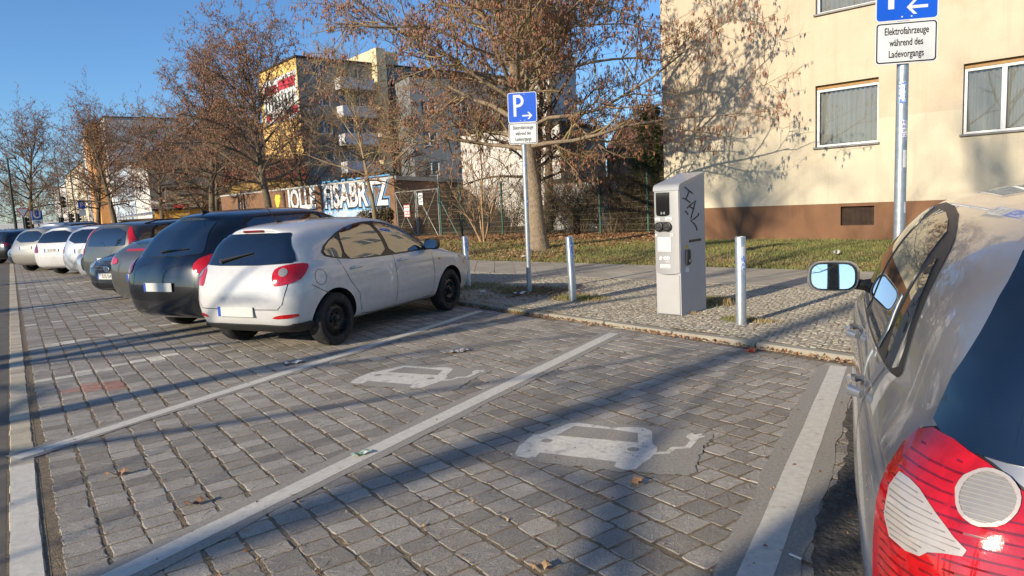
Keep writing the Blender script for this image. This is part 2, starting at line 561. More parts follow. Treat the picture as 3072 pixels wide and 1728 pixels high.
for nm, sel, m_ in (('paver_field', ~isn & ~pale & ~red, M_PAVER), ('pale_paver_rows', ~isn & pale & ~red, M_PALE), ('red_paver_patch', ~isn & red, M_REDP)):
    k = np.nonzero(sel)[0]
    if not len(k): continue
    VV = V[k].reshape(-1, 3)
    FF = (F1[None] + (np.arange(len(k)) * 8)[:, None, None]).reshape(-1, 4)
    tag(link(nm, npmesh(nm, VV, FF, m_), bed), kind='stuff')

# ---- row of edge stones between the bays and the carriageway, with its painted length
def eb(a, b): return (E0[0] + a * Ed[0] + b * En[0], E0[1] + a * Ed[1] + b * En[1])
edge = sheet('bay_edge', [eb(-6, -.085), eb(110, -.085), eb(110, .085), eb(-6, .085)], -.0045, M_JOINT)
em = [MB().box((0, 0, 0), (.15, .135, .06), .006).mesh('edge_stone', M_EDGE)]
for k in range(285):
    o = link('edge_stone', em[0], edge)
    x, y = eb(-1.6 + k * .153, RNG.normal(0, .002))
    o.location = (x, y, -.0306 + RNG.normal(0, .0008))
    o.rotation_euler = (RNG.normal(0, .006), RNG.normal(0, .006), math.atan2(Ed[1], Ed[0]) + RNG.normal(0, .01))
    o.scale = (RNG.uniform(.95, 1.0), RNG.uniform(.97, 1.02), 1)

# ---- kerb stones
kerb = sheet('kerb', [kb(-9, .004), kb(62, .004), kb(62, .12), kb(-9, .12)], -.012, M_JOINT)
km = MB().box((0, 0, 0), (.985, .12, .16), .012).mesh('kerb_stone', M_KERB)
for i in range(-6, 60):
    o = link('kerb_stone', km, kerb)
    x, y = kb(i * 1.0 + .4, .06)
    o.location = (x, y, WALK - .08 + RNG.normal(0, .003))
    o.rotation_euler = (RNG.normal(0, .01), RNG.normal(0, .004), math.atan2(Kd[1], Kd[0]))

# ---- mosaic setts between kerb and slabs (too small to pick apart: one part)
mu, mv = [], []
for j in range(98):
    v = KERB_V - .35 + j * .064
    for u in np.arange(-5, 20, .062):
        mu.append(u + .031 * (j % 2)); mv.append(v)
mu, mv = np.array(mu), np.array(mv)
mv = mv + .05 * np.abs(np.sin(mu * 1.9)) + RNG.normal(0, .006, len(mu)); mu = mu + RNG.normal(0, .006, len(mu))
mx_, my_ = mu * SU[0] + mv * SV[0], mu * SU[1] + mv * SV[1]
nn = (mx_ - BO[0]) * BN[0] + (my_ - BO[1]) * BN[1]
ok = (nn > 8.5) & (((mx_ - K0[0]) * Kn[0] + (my_ - K0[1]) * Kn[1]) > .155)
mu, mv = mu[ok], mv[ok]
MV, MF = paver_blocks(mu, mv, np.full(len(mu), .054) + RNG.normal(0, .005, len(mu)), np.full(len(mu), .056) + RNG.normal(0, .005, len(mu)), WALK + RNG.normal(0, .0012, len(mu)), RNG.normal(0, .12, len(mu)), h=.010, bev=.005)
MVr = MV.reshape(-1, 3)
pb = bpy.data.objects['pavement_bed']
tag(link('mosaic_setts', npmesh('mosaic_setts', MVr, (MF[None] + (np.arange(len(mu)) * 8)[:, None, None]).reshape(-1, 4), M_MOSAIC), pb), kind='stuff')

# ---- granite slabs laid diagonally in the footpath
def clip(poly, ax, lim, keep_less):
    q = []
    for i in range(len(poly)):
        a, b = poly[i], poly[(i + 1) % len(poly)]
        ia, ib = (a[ax] <= lim) == keep_less, (b[ax] <= lim) == keep_less
        if ia: q.append(a)
        if ia != ib:
            t = (lim - a[ax]) / (b[ax] - a[ax])
            q.append(tuple(a[i_] + (b[i_] - a[i_]) * t for i_ in range(2)))
    return q
D_ = .62
cnt = 0
for i in range(-26, 20):
    for j in range(0, 9):
        s0, n0 = (i + .5 * (j % 2)) * D_, 6.2 + j * D_ / 2 - .06
        g = D_ / 2 - .006
        poly = [(s0 + g, n0), (s0, n0 + g), (s0 - g, n0), (s0, n0 - g)]
        poly = clip(clip(poly, 1, 6.205, False), 1, 8.445, True)
        if len(poly) < 3 or cnt > 298: continue
        if s0 > 9 or s0 < -15: continue
        W_ = [bw(*q) for q in poly]
        o = MB().prism(W_, WALK - .04, WALK + float(RNG.normal(0, .0012))).build('slab', M_SLAB, walk)
        cnt += 1

# ---- painted lines, each a thin sheet on a sealing strip
def strip(a, b, w, jag=0.0, n=40, seed=1):
    rg = np.random.default_rng(seed)
    a, b = np.array(a), np.array(b)
    d = (b - a) / np.linalg.norm(b - a); p = np.array([-d[1], d[0]])
    t = np.linspace(0, 1, n)
    w1 = w / 2 + rg.uniform(-jag, jag, n); w2 = w / 2 + rg.uniform(-jag, jag, n)
    if jag:
        ker = np.ones(3) / 3; w1 = np.convolve(np.pad(w1, 1, 'edge'), ker, 'valid'); w2 = np.convolve(np.pad(w2, 1, 'edge'), ker, 'valid')
    L_ = [tuple(a + (b - a) * q + p * r_) for q, r_ in zip(t, w1)]; R_ = [tuple(a + (b - a) * q - p * r_) for q, r_ in zip(t, w2)]
    return L_, R_
def strip_mesh(name, a, b, w, z, m, jag=0.0, seed=1, parent=None):
    L_, R_ = strip(a, b, w, jag, 60, seed)
    n = len(L_)
    V = [(x, y, z) for x, y in L_ + R_]
    F = [(n + i, n + i + 1, i + 1, i) for i in range(n - 1)]
    me = npmesh(name, V, np.array(F), m)
    if me.polygons[0].normal.z < 0: me.flip_normals()
    return link(name, me, parent)
Z_SEAL, Z_PAINT = .0005, .0018
for i, (a, b, w, ws) in enumerate((((-.46, 9.75), (-3.32, 4.42), .115, .22), ((1.11, 7.62), (-2.55, 1.5), .125, .27), ((2.70, 5.69), (.02, 1.05), .13, .32))):
    ln = strip_mesh('bay_line', a, b, w, Z_PAINT, M_WLINE, .003, 10 + i)
    tag(ln, kind='structure')
    strip_mesh('sealing_strip', a, b, ws, Z_SEAL, M_SEAL, .03, 20 + i, parent=ln)
tag(strip_mesh('edge_line', eb(-2.4, -.006), eb(1.75, 0), .122, Z_PAINT + .001, M_WLINE, .004, 31), kind='structure')

M_PATCHA = mat('broken_asphalt', (.075, .068, .058), rough=.95, var=.5, scale=30, bump=1.0, bscale=26, bdist=.03, col2=(.14, .125, .10), c2scale=10, c2lo=.5, c2hi=.66)
rg_ = np.random.default_rng(3)
la, lb = np.array([2.72, 5.66]), np.array([.12, 1.15])
ld = (lb - la) / np.linalg.norm(lb - la); lp_ = np.array([-ld[1], ld[0]])
pe = [la + (lb - la) * t + lp_ * (.15 + .03 * math.sin(t * 19) + rg_.uniform(-.014, .014)) for t in np.linspace(.02, 1, 70)]
ap_ = [tuple(q) for q in pe] + [tuple(lb + lp_ * 2.3), tuple(la + lp_ * 2.3)]
EV_OUT = [(-.022, 4.088), (-.009, 4.153), (.086, 4.359), (.139, 4.365), (.252, 4.47), (.338, 4.553), (.393, 4.556), (.623, 4.415), (.747, 4.407), (.817, 4.38), (.848, 4.307), (.804, 4.076), (.825, 4.013), (.801, 3.946), (.745, 3.846), (.686, 3.778), (.637, 3.705), (.597, 3.691), (.558, 3.705), (.522, 3.752), (.546, 3.821), (.118, 4.032), (.086, 3.958), (.046, 3.948), (-.023, 3.992), (-.032, 4.031)]
EV_WIN = [(.235, 4.321), (.368, 4.491), (.617, 4.374), (.752, 4.285), (.723, 4.112)]
EV_CAB = [(.778, 3.921), (.86, 3.919), (.912, 3.988), (.996, 3.988), (1.063, 4.102)]
EV_PLUG = [(1.029, 4.163), (1.054, 4.216), (1.088, 4.232), (1.098, 4.202), (1.144, 4.216), (1.14, 4.192), (1.104, 4.179), (1.15, 4.172), (1.14, 4.146), (1.104, 4.137), (1.09, 4.105), (1.044, 4.108)]
EV_PATCH = [(-.055, 3.965), (-.018, 4.188), (.123, 4.421), (.329, 4.629), (.60, 4.53), (.874, 4.418), (1.086, 4.27), (1.21, 4.195), (1.13, 4.05), (1.075, 3.929), (.995, 3.758), (.915, 3.576), (.809, 3.603), (.653, 3.651), (.502, 3.685), (.28, 3.80), (.078, 3.901)]
def flat_cdt(poly, z, m, name, parent=None):
    vo, _, fo, _, _, _ = delaunay_2d_cdt([Vector(q) for q in poly], [(i, (i + 1) % len(poly)) for i in range(len(poly))], [], 1, 1e-6)
    me = bpy.data.meshes.new(name)
    me.from_pydata([(q[0], q[1], z) for q in vo], [], [tuple(f) for f in fo])
    if me.polygons[0].normal.z < 0: me.flip_normals()
    me.materials.append(m)
    return link(name, me, parent)
tag(flat_cdt(ap_, .0030, M_PATCHA, 'asphalt_patch'), kind='structure')
M_SYM = mat('symbol_white', (.66, .62, .53), rough=.85, var=.16, scale=30, bump=.3, bscale=150, bdist=.003, col2=(.27, .24, .2), c2scale=11, c2lo=.52, c2hi=.74)
for dx, dy in ((0, 0), (-1.43, 1.98)):
    T = lambda q: [(x + dx, y + dy) for x, y in q]
    s_ = flat_cdt(T(EV_OUT), Z_PAINT, M_SYM, 'electric_car_symbol'); tag(s_, kind='structure')
    rj = np.random.default_rng(5); ep = []
    for q0, q1 in zip(EV_PATCH, EV_PATCH[1:] + EV_PATCH[:1]):
        for k in range(5):
            ep.append((q0[0] + (q1[0] - q0[0]) * k / 5 + rj.normal(0, .012), q0[1] + (q1[1] - q0[1]) * k / 5 + rj.normal(0, .012)))
    flat_cdt(T(ep), Z_SEAL + .0004, M_SEAL, 'sealing_patch', s_)
    flat_cdt(T(EV_WIN), Z_PAINT + .0008, M_SEAL, 'symbol_window', s_)
    for cx_, cy_ in ((.169, 4.230), (.674, 4.003)):
        flat_cdt(T([(cx_ + .037 * math.cos(a), cy_ + .034 * math.sin(a)) for a in np.linspace(0, 6.2832, 14, endpoint=False)]), Z_PAINT + .0008, M_SEAL, 'symbol_headlamp', s_)
    L_, R_ = [], []
    for i, q in enumerate(EV_CAB):
        a, b = EV_CAB[max(0, i - 1)], EV_CAB[min(len(EV_CAB) - 1, i + 1)]
        tx, ty = b[0] - a[0], b[1] - a[1]; l_ = math.hypot(tx, ty)
        L_.append((q[0] - ty / l_ * .02, q[1] + tx / l_ * .02)); R_.append((q[0] + ty / l_ * .02, q[1] - tx / l_ * .02))
    flat_cdt(T(L_ + R_[::-1]), Z_PAINT + .0005, M_SYM, 'symbol_cable', s_)
    flat_cdt(T(EV_PLUG), Z_PAINT + .001, M_SYM, 'symbol_plug', s_)

# ---- lawn between footpath, fence and house
def lawn_z(x, y):
    n = (x - BO[0]) * BN[0] + (y - BO[1]) * BN[1]
    return WALK + .015 + .03 * np.sin(x * .9) * np.sin(y * .7) + .07 * np.clip((6.2 - n) / 3, 0, 1)
gs, gn = np.meshgrid(np.linspace(-70, 14, 150), np.linspace(6.2, -14, 34), indexing='ij')
GX, GY = BO[0] + gs * BT[0] + gn * BN[0], BO[1] + gs * BT[1] + gn * BN[1]
GZ = lawn_z(GX, GY); GZ[:, 0] = WALK - .03
ny_ = gs.shape[1]
ii, jj = np.meshgrid(np.arange(149), np.arange(33), indexing='ij')
FQ = np.stack([ii * ny_ + jj, ii * ny_ + jj + 1, (ii + 1) * ny_ + jj + 1, (ii + 1) * ny_ + jj], -1).reshape(-1, 4)
lm_ = npmesh('lawn', np.stack([GX, GY, GZ], -1).reshape(-1, 3), FQ, M_GREEN, True)
if lm_.polygons[5].normal.z < 0: lm_.flip_normals()
tag(link('lawn', lm_), kind='structure')

STUFF_LABEL = {'lawn_grass': ('green winter grass on the lawn before the house', 'grass'), 'dry_lawn_grass': ('dry straw-coloured grass along the lawn edge', 'grass'), 'grass_tuft': ('tufts of grass growing between the pavement setts', 'grass'), 'leaf_litter': ('brown fallen leaves on the lawn by the fence', 'leaves'), 'kerb_leaf_litter': ('small dry leaf bits gathered along the kerb', 'leaves'), 'joint_leaf_crumbs': ('leaf crumbs lying in the paver joints', 'leaves')}
def blades(name, X_, Y_, Z_, hmin, hmax, m, wid=.006, lean=.5, rng=RNG):
    n = len(X_)
    a = rng.uniform(0, 6.283, n); h = rng.uniform(hmin, hmax, n) * rng.uniform(.6, 1, n)
    la = rng.uniform(0, 6.283, n); le = rng.uniform(0, lean, n) * h
    wx, wy = np.cos(a) * wid, np.sin(a) * wid
    V = np.zeros((n, 3, 3))
    V[:, 0] = np.stack([X_ - wx, Y_ - wy, Z_ - .01], -1); V[:, 1] = np.stack([X_ + wx, Y_ + wy, Z_ - .01], -1)
    V[:, 2] = np.stack([X_ + np.cos(la) * le, Y_ + np.sin(la) * le, Z_ + h], -1)
    return tag(link(name, npmesh(name, V.reshape(-1, 3), np.arange(3 * n).reshape(-1, 3), m)), *STUFF_LABEL[name], kind='stuff')
M_GRASS = mat('grass_blade', (.16, .185, .045), rough=.75, var=.45, scale=2.2, col2=(.26, .20, .075), c2scale=1.3, c2lo=.42, c2hi=.68)
M_STRAW = mat('dry_grass', (.34, .25, .12), rough=.85, var=.35, scale=6)
def patchy(x, y, f=.8, s=0.0):
    return np.sin(x * f + 1.3 + s) * np.sin(y * f * 1.17 + s * 2) + .6 * np.sin(x * f * 2.3 + y * f * 1.9 + s)
n_ = 150000
s_r, n_r = RNG.uniform(-17, 12, n_), RNG.uniform(-2.0, 6.25, n_)
gx, gy = BO[0] + s_r * BT[0] + n_r * BN[0], BO[1] + s_r * BT[1] + n_r * BN[1]
inb = (n_r < .02) & (s_r > -3.4)
dens = np.where(s_r > -4, 1.0, .6) + .35 * patchy(gx, gy)
kk = (RNG.random(n_) < dens) & ~inb
blades('lawn_grass', gx[kk], gy[kk], lawn_z(gx[kk], gy[kk]), .025, .085, M_GRASS, .010, .9)
kk = (RNG.random(n_) < .16 - .3 * patchy(gx, gy) + .25 * (n_r > 5.2)) & ~inb
blades('dry_lawn_grass', gx[kk] + .02, gy[kk] + .01, lawn_z(gx[kk], gy[kk]), .015, .06, M_STRAW, .007, 1.4)

# ---- fallen leaves: bent quads, thick along the fence and the kerb
M_LEAF = [mat('dead_leaf_%d' % i, c_, rough=.8, var=.3, scale=9) for i, c_ in enumerate(((.27, .125, .055), (.34, .18, .085), (.18, .08, .04), (.40, .25, .12)))]
def leaves(name, X_, Y_, Z_, smin, smax, m, rng=RNG, up=.35):
    n = len(X_)
    a = rng.uniform(0, 6.283, n); L_ = rng.uniform(smin, smax, n); W_ = L_ * rng.uniform(.4, .8, n)
    ca, sa = np.cos(a), np.sin(a)
    V = np.zeros((n, 4, 3))
    for k, (p, q) in enumerate(((-.5, 0), (0, .5), (.5, 0), (0, -.5))):
        V[:, k, 0] = X_ + p * L_ * ca - q * W_ * sa; V[:, k, 1] = Y_ + p * L_ * sa + q * W_ * ca
        V[:, k, 2] = Z_ + .002 + rng.uniform(0, up, n) * L_ * (.3 if k % 2 == 0 else 1)
    F = np.concatenate([np.arange(4 * n).reshape(-1, 4)[:, [0, 1, 3]], np.arange(4 * n).reshape(-1, 4)[:, [1, 2, 3]]])
    return tag(link(name, npmesh(name, V.reshape(-1, 3), F, m)), *STUFF_LABEL[name], kind='stuff')
for i in range(4):
    n_ = 5200
    s_r = RNG.uniform(-19, -3.0, n_); n_r = np.where(RNG.random(n_) < .72, RNG.normal(-1.5, .9, n_), RNG.uniform(-2, 6.1, n_))
    gx, gy = BO[0] + s_r * BT[0] + n_r * BN[0], BO[1] + s_r * BT[1] + n_r * BN[1]
    k = ~((n_r < .05) & (s_r > -3.5)) & (n_r < 6.2)
    leaves('leaf_litter', gx[k], gy[k], lawn_z(gx[k], gy[k]) + .01, .05, .13, M_LEAF[i], up=.6)
    n_ = 1100
    s_r = RNG.uniform(-14, 9, n_); n_r = RNG.normal(5.6, .35, n_)
    gx, gy = BO[0] + s_r * BT[0] + n_r * BN[0], BO[1] + s_r * BT[1] + n_r * BN[1]
    k = n_r < 6.2
    leaves('leaf_litter', gx[k], gy[k], lawn_z(gx[k], gy[k]) + .005, .03, .08, M_LEAF[i])
    n_ = 850
    u_ = RNG.uniform(-5, 14, n_); v_ = .01 - np.abs(RNG.normal(0, .05, n_))
    leaves('kerb_leaf_litter', *kb(u_, v_), np.full(n_, .004), .012, .045, M_LEAF[i], up=.9)
    n_ = 900                                     # crumbs lying in the paver joints
    c_i = RNG.integers(0, ncol + 1, n_); u_ = RNG.uniform(0, 14, n_); v_ = V0 + c_i * pitch + RNG.normal(0, .012, n_)
    k = v_ < KERB_V - .02
    leaves('joint_leaf_crumbs', (u_ * SU[0] + v_ * SV[0])[k], (u_ * SU[1] + v_ * SV[1])[k], np.full(k.sum(), -.003), .007, .026, M_LEAF[i], up=.5)

def tuft(cx_, cy_, rx_, ry_, n, hmin=.03, hmax=.12, z=WALK, m=None):
    a = RNG.uniform(0, 6.283, n); r_ = np.sqrt(RNG.random(n)) * RNG.uniform(.55, 1, n)
    c_, s_ = math.cos(R(36)), math.sin(R(36))
    px, py = r_ * np.cos(a) * rx_, r_ * np.sin(a) * ry_
    return blades('grass_tuft', cx_ + px * c_ + py * s_, cy_ - px * s_ + py * c_, np.full(n, z), hmin, hmax, m or M_GRASS, .006, .8)
for t_ in ((.25, 11.3, .75, .55, 1500, .02, .075), (.95, 10.15, .5, .35, 900, .02, .08), (-.75, 12.3, .6, .75, 1100, .02, .07), (-.15, 11.9, .5, .4, 400, .02, .06), (2.75, 9.35, .45, .2, 700, .02, .08), (2.35, 8.85, .3, .15, 350, .02, .07), (2.55, 7.8, .25, .18, 400, .02, .06)):
    tuft(*t_)
for t_ in ((.5, 9.05, .7, .1, 900, .02, .07, .01), (-.1, 9.8, .5, .12, 800, .02, .08, .01)):
    tuft(*t_)
tuft(.3, 11.25, .85, .6, 1000, .01, .05, WALK, M_STRAW)
tuft(.95, 10.1, .6, .4, 700, .01, .05, WALK, M_STRAW)
tuft(-.7, 12.2, .7, .8, 800, .01, .05, WALK, M_STRAW)
for i in range(3):
    n_ = 260
    lx_, ly_ = RNG.normal(.35, .4, n_), RNG.normal(11.1, .4, n_)
    leaves('kerb_leaf_litter', lx_, ly_, np.full(n_, WALK + .01), .03, .08, M_LEAF[i])
tuft(2.62, 8.98, .35, .14, 700, .03, .13, WALK, M_STRAW)
tuft(2.0, 8.45, .35, .10, 300, .02, .06, WALK, M_STRAW)
tuft(2.72, 7.62, .28, .12, 260, .02, .06, WALK, M_STRAW)
# ------------------------------------------------------------------ buildings
M_CREAM = mat('render_cream', (.585, .52, .385), rough=.92, var=.05, scale=1.2, bump=.5, bscale=38, bdist=.012, col2=(.50, .43, .30), c2scale=.6, c2lo=.5, c2hi=.8, streak=(.47, .41, .30))
M_PEACH = mat('render_peach', (.555, .47, .345), rough=.92, var=.06, scale=1.2, bump=.5, bscale=38, bdist=.012, col2=(.46, .37, .26), c2scale=.5, c2lo=.5, c2hi=.8, streak=(.44, .36, .26))
M_PLINTH = mat('render_brown', (.20, .10, .05), rough=.9, var=.08, scale=2, bump=.35, bscale=45, bdist=.008, streak=(.13, .08, .05), col2=(.15, .085, .05), c2scale=1.5, c2lo=.5, c2hi=.85)
M_FRAMEW = mat('window_frame_white', (.72, .72, .70), rough=.4, var=.06)
M_METAL = mat('sheet_metal_grey', (.14, .14, .14), rough=.5, metal=.4, var=.2)
M_OCHRE = mat('shutter_box_ochre', (.34, .19, .06), rough=.6, var=.15)
M_WGLASS = mat('window_glass', (.012, .017, .022), rough=.02, var=.4, ior=1.75)
M_NET = mat('net_curtain', (.36, .36, .35), rough=.95, var=.04, scale=14)
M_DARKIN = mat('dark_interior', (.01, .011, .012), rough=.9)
M_ROOFD = mat('roof_felt_dark', (.035, .032, .03), rough=.9, var=.3)
M_GREYR = mat('render_grey', (.27, .25, .21), rough=.95, var=.12, scale=.7, bump=.3, bscale=20, bdist=.01, col2=(.19, .175, .15), c2scale=.5, c2lo=.48, c2hi=.75)
M_YELL = mat('render_yellow', (.78, .50, .16), rough=.92, var=.06, scale=.8, bump=.3, bscale=30, bdist=.01)
M_WHITE = mat('render_white', (.60, .575, .53), rough=.92, var=.08, scale=.8, bump=.3, bscale=30, bdist=.01, col2=(.55, .52, .47), c2scale=.8, c2lo=.55, c2hi=.85)
M_LBLUE = mat('render_pale_blue', (.42, .49, .55), rough=.92, var=.07, scale=.8)
M_PARAP = mat('balcony_white', (.60, .60, .62), rough=.7, var=.1, scale=2)
M_ORANGE = mat('cladding_orange', (.62, .30, .10), rough=.7, var=.12)
M_REDROOF = mat('red_roof_tile', (.30, .085, .045), rough=.85, var=.3, scale=5, bump=.5, bscale=16, bdist=.03)
M_CONC = mat('concrete_coping', (.42, .41, .38), rough=.92, var=.18, scale=6, bump=.4, bscale=60, bdist=.006)
def clear_glass(name, tint=(.9, .93, .92), ior=1.5):
    m = bpy.data.materials.new(name); m.use_nodes = True
    n, l = m.node_tree.nodes, m.node_tree.links
    n.remove(n['Principled BSDF'])
    tr, gl, mx, fr = n.new('ShaderNodeBsdfTransparent'), n.new('ShaderNodeBsdfGlossy'), n.new('ShaderNodeMixShader'), n.new('ShaderNodeFresnel')
    tr.inputs[0].default_value = (*tint, 1); gl.inputs['Roughness'].default_value = .01; fr.inputs[0].default_value = ior
    l.new(fr.outputs[0], mx.inputs[0]); l.new(tr.outputs[0], mx.inputs[1]); l.new(gl.outputs[0], mx.inputs[2])
    l.new(mx.outputs[0], n['Material Output'].inputs[0])
    return m
M_CLEAR = clear_glass('clear_window_glass', (.85, .86, .85), 1.6)
M_PCURT = mat('pane_with_curtain', (.20, .21, .215), rough=.06, var=.3, scale=5, ior=1.6)

def wall_panel(name, W_, H_, openings, m, parent, M, depth=.14, z0=0.0, x0=0.0, reveal_m=None):
    """Wall in local X (along), Y (up), outward +Z, with real rectangular openings and reveals."""
    xs = sorted(set([x0, W_] + [v for o in openings for v in (o[0], o[1])]))
    zs = sorted(set([z0, H_] + [v for o in openings for v in (o[2], o[3])]))
    xs = [x for x in xs if x0 <= x <= W_]; zs = [z for z in zs if z0 <= z <= H_]
    mb = MB()
    for i in range(len(xs) - 1):
        for j in range(len(zs) - 1):
            cx, cz = (xs[i] + xs[i + 1]) / 2, (zs[j] + zs[j + 1]) / 2
            if any(o[0] < cx < o[1] and o[2] < cz < o[3] for o in openings): continue
            mb.add([M @ Vector(q) for q in ((xs[i], zs[j], 0), (xs[i + 1], zs[j], 0), (xs[i + 1], zs[j + 1], 0), (xs[i], zs[j + 1], 0))], [(0, 1, 2, 3)])
    for a, b, c, d in openings:
        if c < z0 or d > H_: continue
        for (p, q) in (((a, c), (b, c)), ((b, c), (b, d)), ((b, d), (a, d)), ((a, d), (a, c))):
            mb.add([M @ Vector(v) for v in ((p[0], p[1], 0), (q[0], q[1], 0), (q[0], q[1], -depth), (p[0], p[1], -depth))], [(3, 2, 1, 0)])
    me = bpy.data.meshes.new(name)
    me.from_pydata([tuple(v) for v in mb.v], [], mb.f)
    bm = bmesh.new(); bm.from_mesh(me); bmesh.ops.remove_doubles(bm, verts=bm.verts, dist=1e-4); bm.to_mesh(me); bm.free()
    me.materials.append(m)
    return link(name, me, parent)

def lbox(mb, M, x0, x1, y0, y1, z0, z1, b=0.0):
    q = MB().box(((x0 + x1) / 2, (y0 + y1) / 2, (z0 + z1) / 2), (abs(x1 - x0), abs(y1 - y0), abs(z1 - z0)), b)
    return mb.add([M @ Vector(v) for v in q.v], q.f)

def window(parent, M, a, b, c, d, depth=.14, sashes=2, curtain=None, glass=None, frame_m=None, sill=True, fw=.07, shutter=False):
    """One window set into its opening: frame with panes, sill and curtain as sub-parts."""
    fm = frame_m or M_FRAMEW
    mb = MB()
    top = d - (.10 if shutter else 0)
    zi, zo = -depth, -depth + .05
    lbox(mb, M, a, a + fw, c, top, zi, zo, .006); lbox(mb, M, b - fw, b, c, top, zi, zo, .006)
    lbox(mb, M, a + fw, b - fw, c, c + fw, zi, zo, .006); lbox(mb, M, a + fw, b - fw, top - fw, top, zi, zo, .006)
    for k in range(1, sashes):
        x = a + (b - a) * k / sashes
        lbox(mb, M, x - fw * .8, x + fw * .8, c + fw, top - fw, zi, zo + .004, .006)
    w = mb.build('window', fm, parent)
    for k in range(sashes):
        x0, x1 = a + (b - a) * k / sashes + fw * .9, a + (b - a) * (k + 1) / sashes - fw * .9
        g = MB(); lbox(g, M, x0, x1, c + fw, top - fw, zi + .004, zi + .012)
        g.build('pane', glass or M_WGLASS, w)
    if sill:
        s_ = MB(); lbox(s_, M, a - .04, b + .04, c - .045, c + .004, -depth + .03, .06, .006)
        s_.build('sill', M_METAL, w)
    if shutter:
        s_ = MB(); lbox(s_, M, a, b, top, d, -depth, -depth + .06, .004)
        s_.build('shutter_box', M_OCHRE, w)
    return w

# ---- cream apartment house on the right
H0 = bw(-3.36, 0)
MH = frame((H0[0], H0[1], 0), (BT[0], BT[1], 0), (0, 0, 1))      # outward +Z = street side
house = empty('apartment_house', 'cream and peach rendered apartment house with brown plinth and net-curtained windows', 'house')
X0 = 3.36
wins = []
for zf in (2.50, 5.80, 9.1):
    for sx in (1.12, 4.36, 8.3, 11.5):
        wins.append((sx + X0, sx + X0 + 1.49, zf, zf + 1.55))
vents = [(1.76 + X0, 2.55 + X0, .49, .97), (8.6 + X0, 9.4 + X0, .49, .97)]
wall_panel('plinth', 18, 1.05, vents, M_PLINTH, house, MH @ Matrix.Translation((0, 0, .018)), depth=.16)
part('plinth_edge', M_PLINTH, house, lambda b: lbox(b, MH, -.018, 18, 1.047, 1.05, -.02, .018))
# windows cross the colour change, so the wall above is cut with the same openings
def band(z0, z1, m, nm):
    op = [(a, b, max(c, z0), min(d, z1)) for a, b, c, d in wins if c < z1 and d > z0]
    xs = sorted(set([0, 18] + [v for o in op for v in o[:2]])); mb = MB()
    zs = sorted(set([z0, z1] + [v for o in op for v in o[2:]]))
    for i in range(len(xs) - 1):
        for j in range(len(zs) - 1):
            cx, cz = (xs[i] + xs[i + 1]) / 2, (zs[j] + zs[j + 1]) / 2
            if any(o[0] < cx < o[1] and o[2] < cz < o[3] for o in op): continue
            mb.add([MH @ Vector(q) for q in ((xs[i], zs[j], 0), (xs[i + 1], zs[j], 0), (xs[i + 1], zs[j + 1], 0), (xs[i], zs[j + 1], 0))], [(0, 1, 2, 3)])
    me = bpy.data.meshes.new(nm); me.from_pydata([tuple(v) for v in mb.v], [], mb.f); me.materials.append(m)
    return link(nm, me, house)
band(1.05, 3.075, M_CREAM, 'wall'); band(3.075, 13, M_PEACH, 'wall')
side = MB()
lbox(side, MH, 0.003, 17.99, 0, 12.99, -11, -.45)
lbox(side, MH, 0.003, .2, 0, 12.99, -.452, -.003)
side.build('wall', M_CREAM, house)
part('roof', M_REDROOF, house, lambda b: [b.add([MH @ Vector(q) for q in ((-.4, 12.95, .5), (18.4, 12.95, .5), (18.4, 12.95, -11.5), (-.4, 12.95, -11.5), (-.4, 16.5, -5.5), (18.4, 16.5, -5.5))], [(0, 1, 5, 4), (3, 2, 5, 4), (0, 3, 4), (1, 2, 5), (0, 1, 2, 3)])])
for k, (a, b, c, d) in enumerate(wins):
    rv = MB()
    for (p, q) in (((a, c), (b, c)), ((b, c), (b, d)), ((b, d), (a, d)), ((a, d), (a, c))):
        rv.add([MH @ Vector(v) for v in ((p[0], p[1], 0), (q[0], q[1], 0), (q[0], q[1], -.2), (p[0], p[1], -.2))], [(3, 2, 1, 0)])
    rv.build('reveal', M_GREYR, house)
    w = window(house, MH, a, b, c, d, depth=.17, sashes=1 if abs(a - 4.48) < .1 else 2, shutter=True, sill=True, fw=.06, glass=M_CLEAR)
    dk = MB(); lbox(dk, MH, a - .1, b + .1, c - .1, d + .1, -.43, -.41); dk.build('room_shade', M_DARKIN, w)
    # folded net curtain behind the glass
    n = 60
    cu_ = MB()
    V_ = []
    for i in range(n + 1):
        x = a + .06 + (b - a - .12) * i / n
        dz = -.235 + .028 * math.sin(i * 1.25 + k) + .012 * math.sin(i * 2.9 + 2 * k)
        V_ += [MH @ Vector((x, c + .07 + .012 * math.sin(i * .8), dz)), MH @ Vector((x, d - .13, dz))]
    cu_.add(V_, [(2 * i, 2 * i + 2, 2 * i + 3, 2 * i + 1) for i in range(n)])
    cu_.build('net_curtain', M_NET, w, True)
for a, b, c, d in vents:
    v_ = MB()
    lbox(v_, MH, a, b, c, d, -.155, -.15)
    vo = v_.build('cellar_vent', M_DARKIN, house)
    gr = MB()
    for i in range(27): lbox(gr, MH, a + (b - a) * (i + .5) / 27 - .003, a + (b - a) * (i + .5) / 27 + .003, c, d, -.10, -.095)
    for i in range(16): lbox(gr, MH, a, b, c + (d - c) * (i + .5) / 16 - .003, c + (d - c) * (i + .5) / 16 + .003, -.095, -.09)
    tag(gr.build('vent_grille', mat('rusty_mesh', (.10, .055, .035), rough=.8, var=.3), vo), kind='stuff')

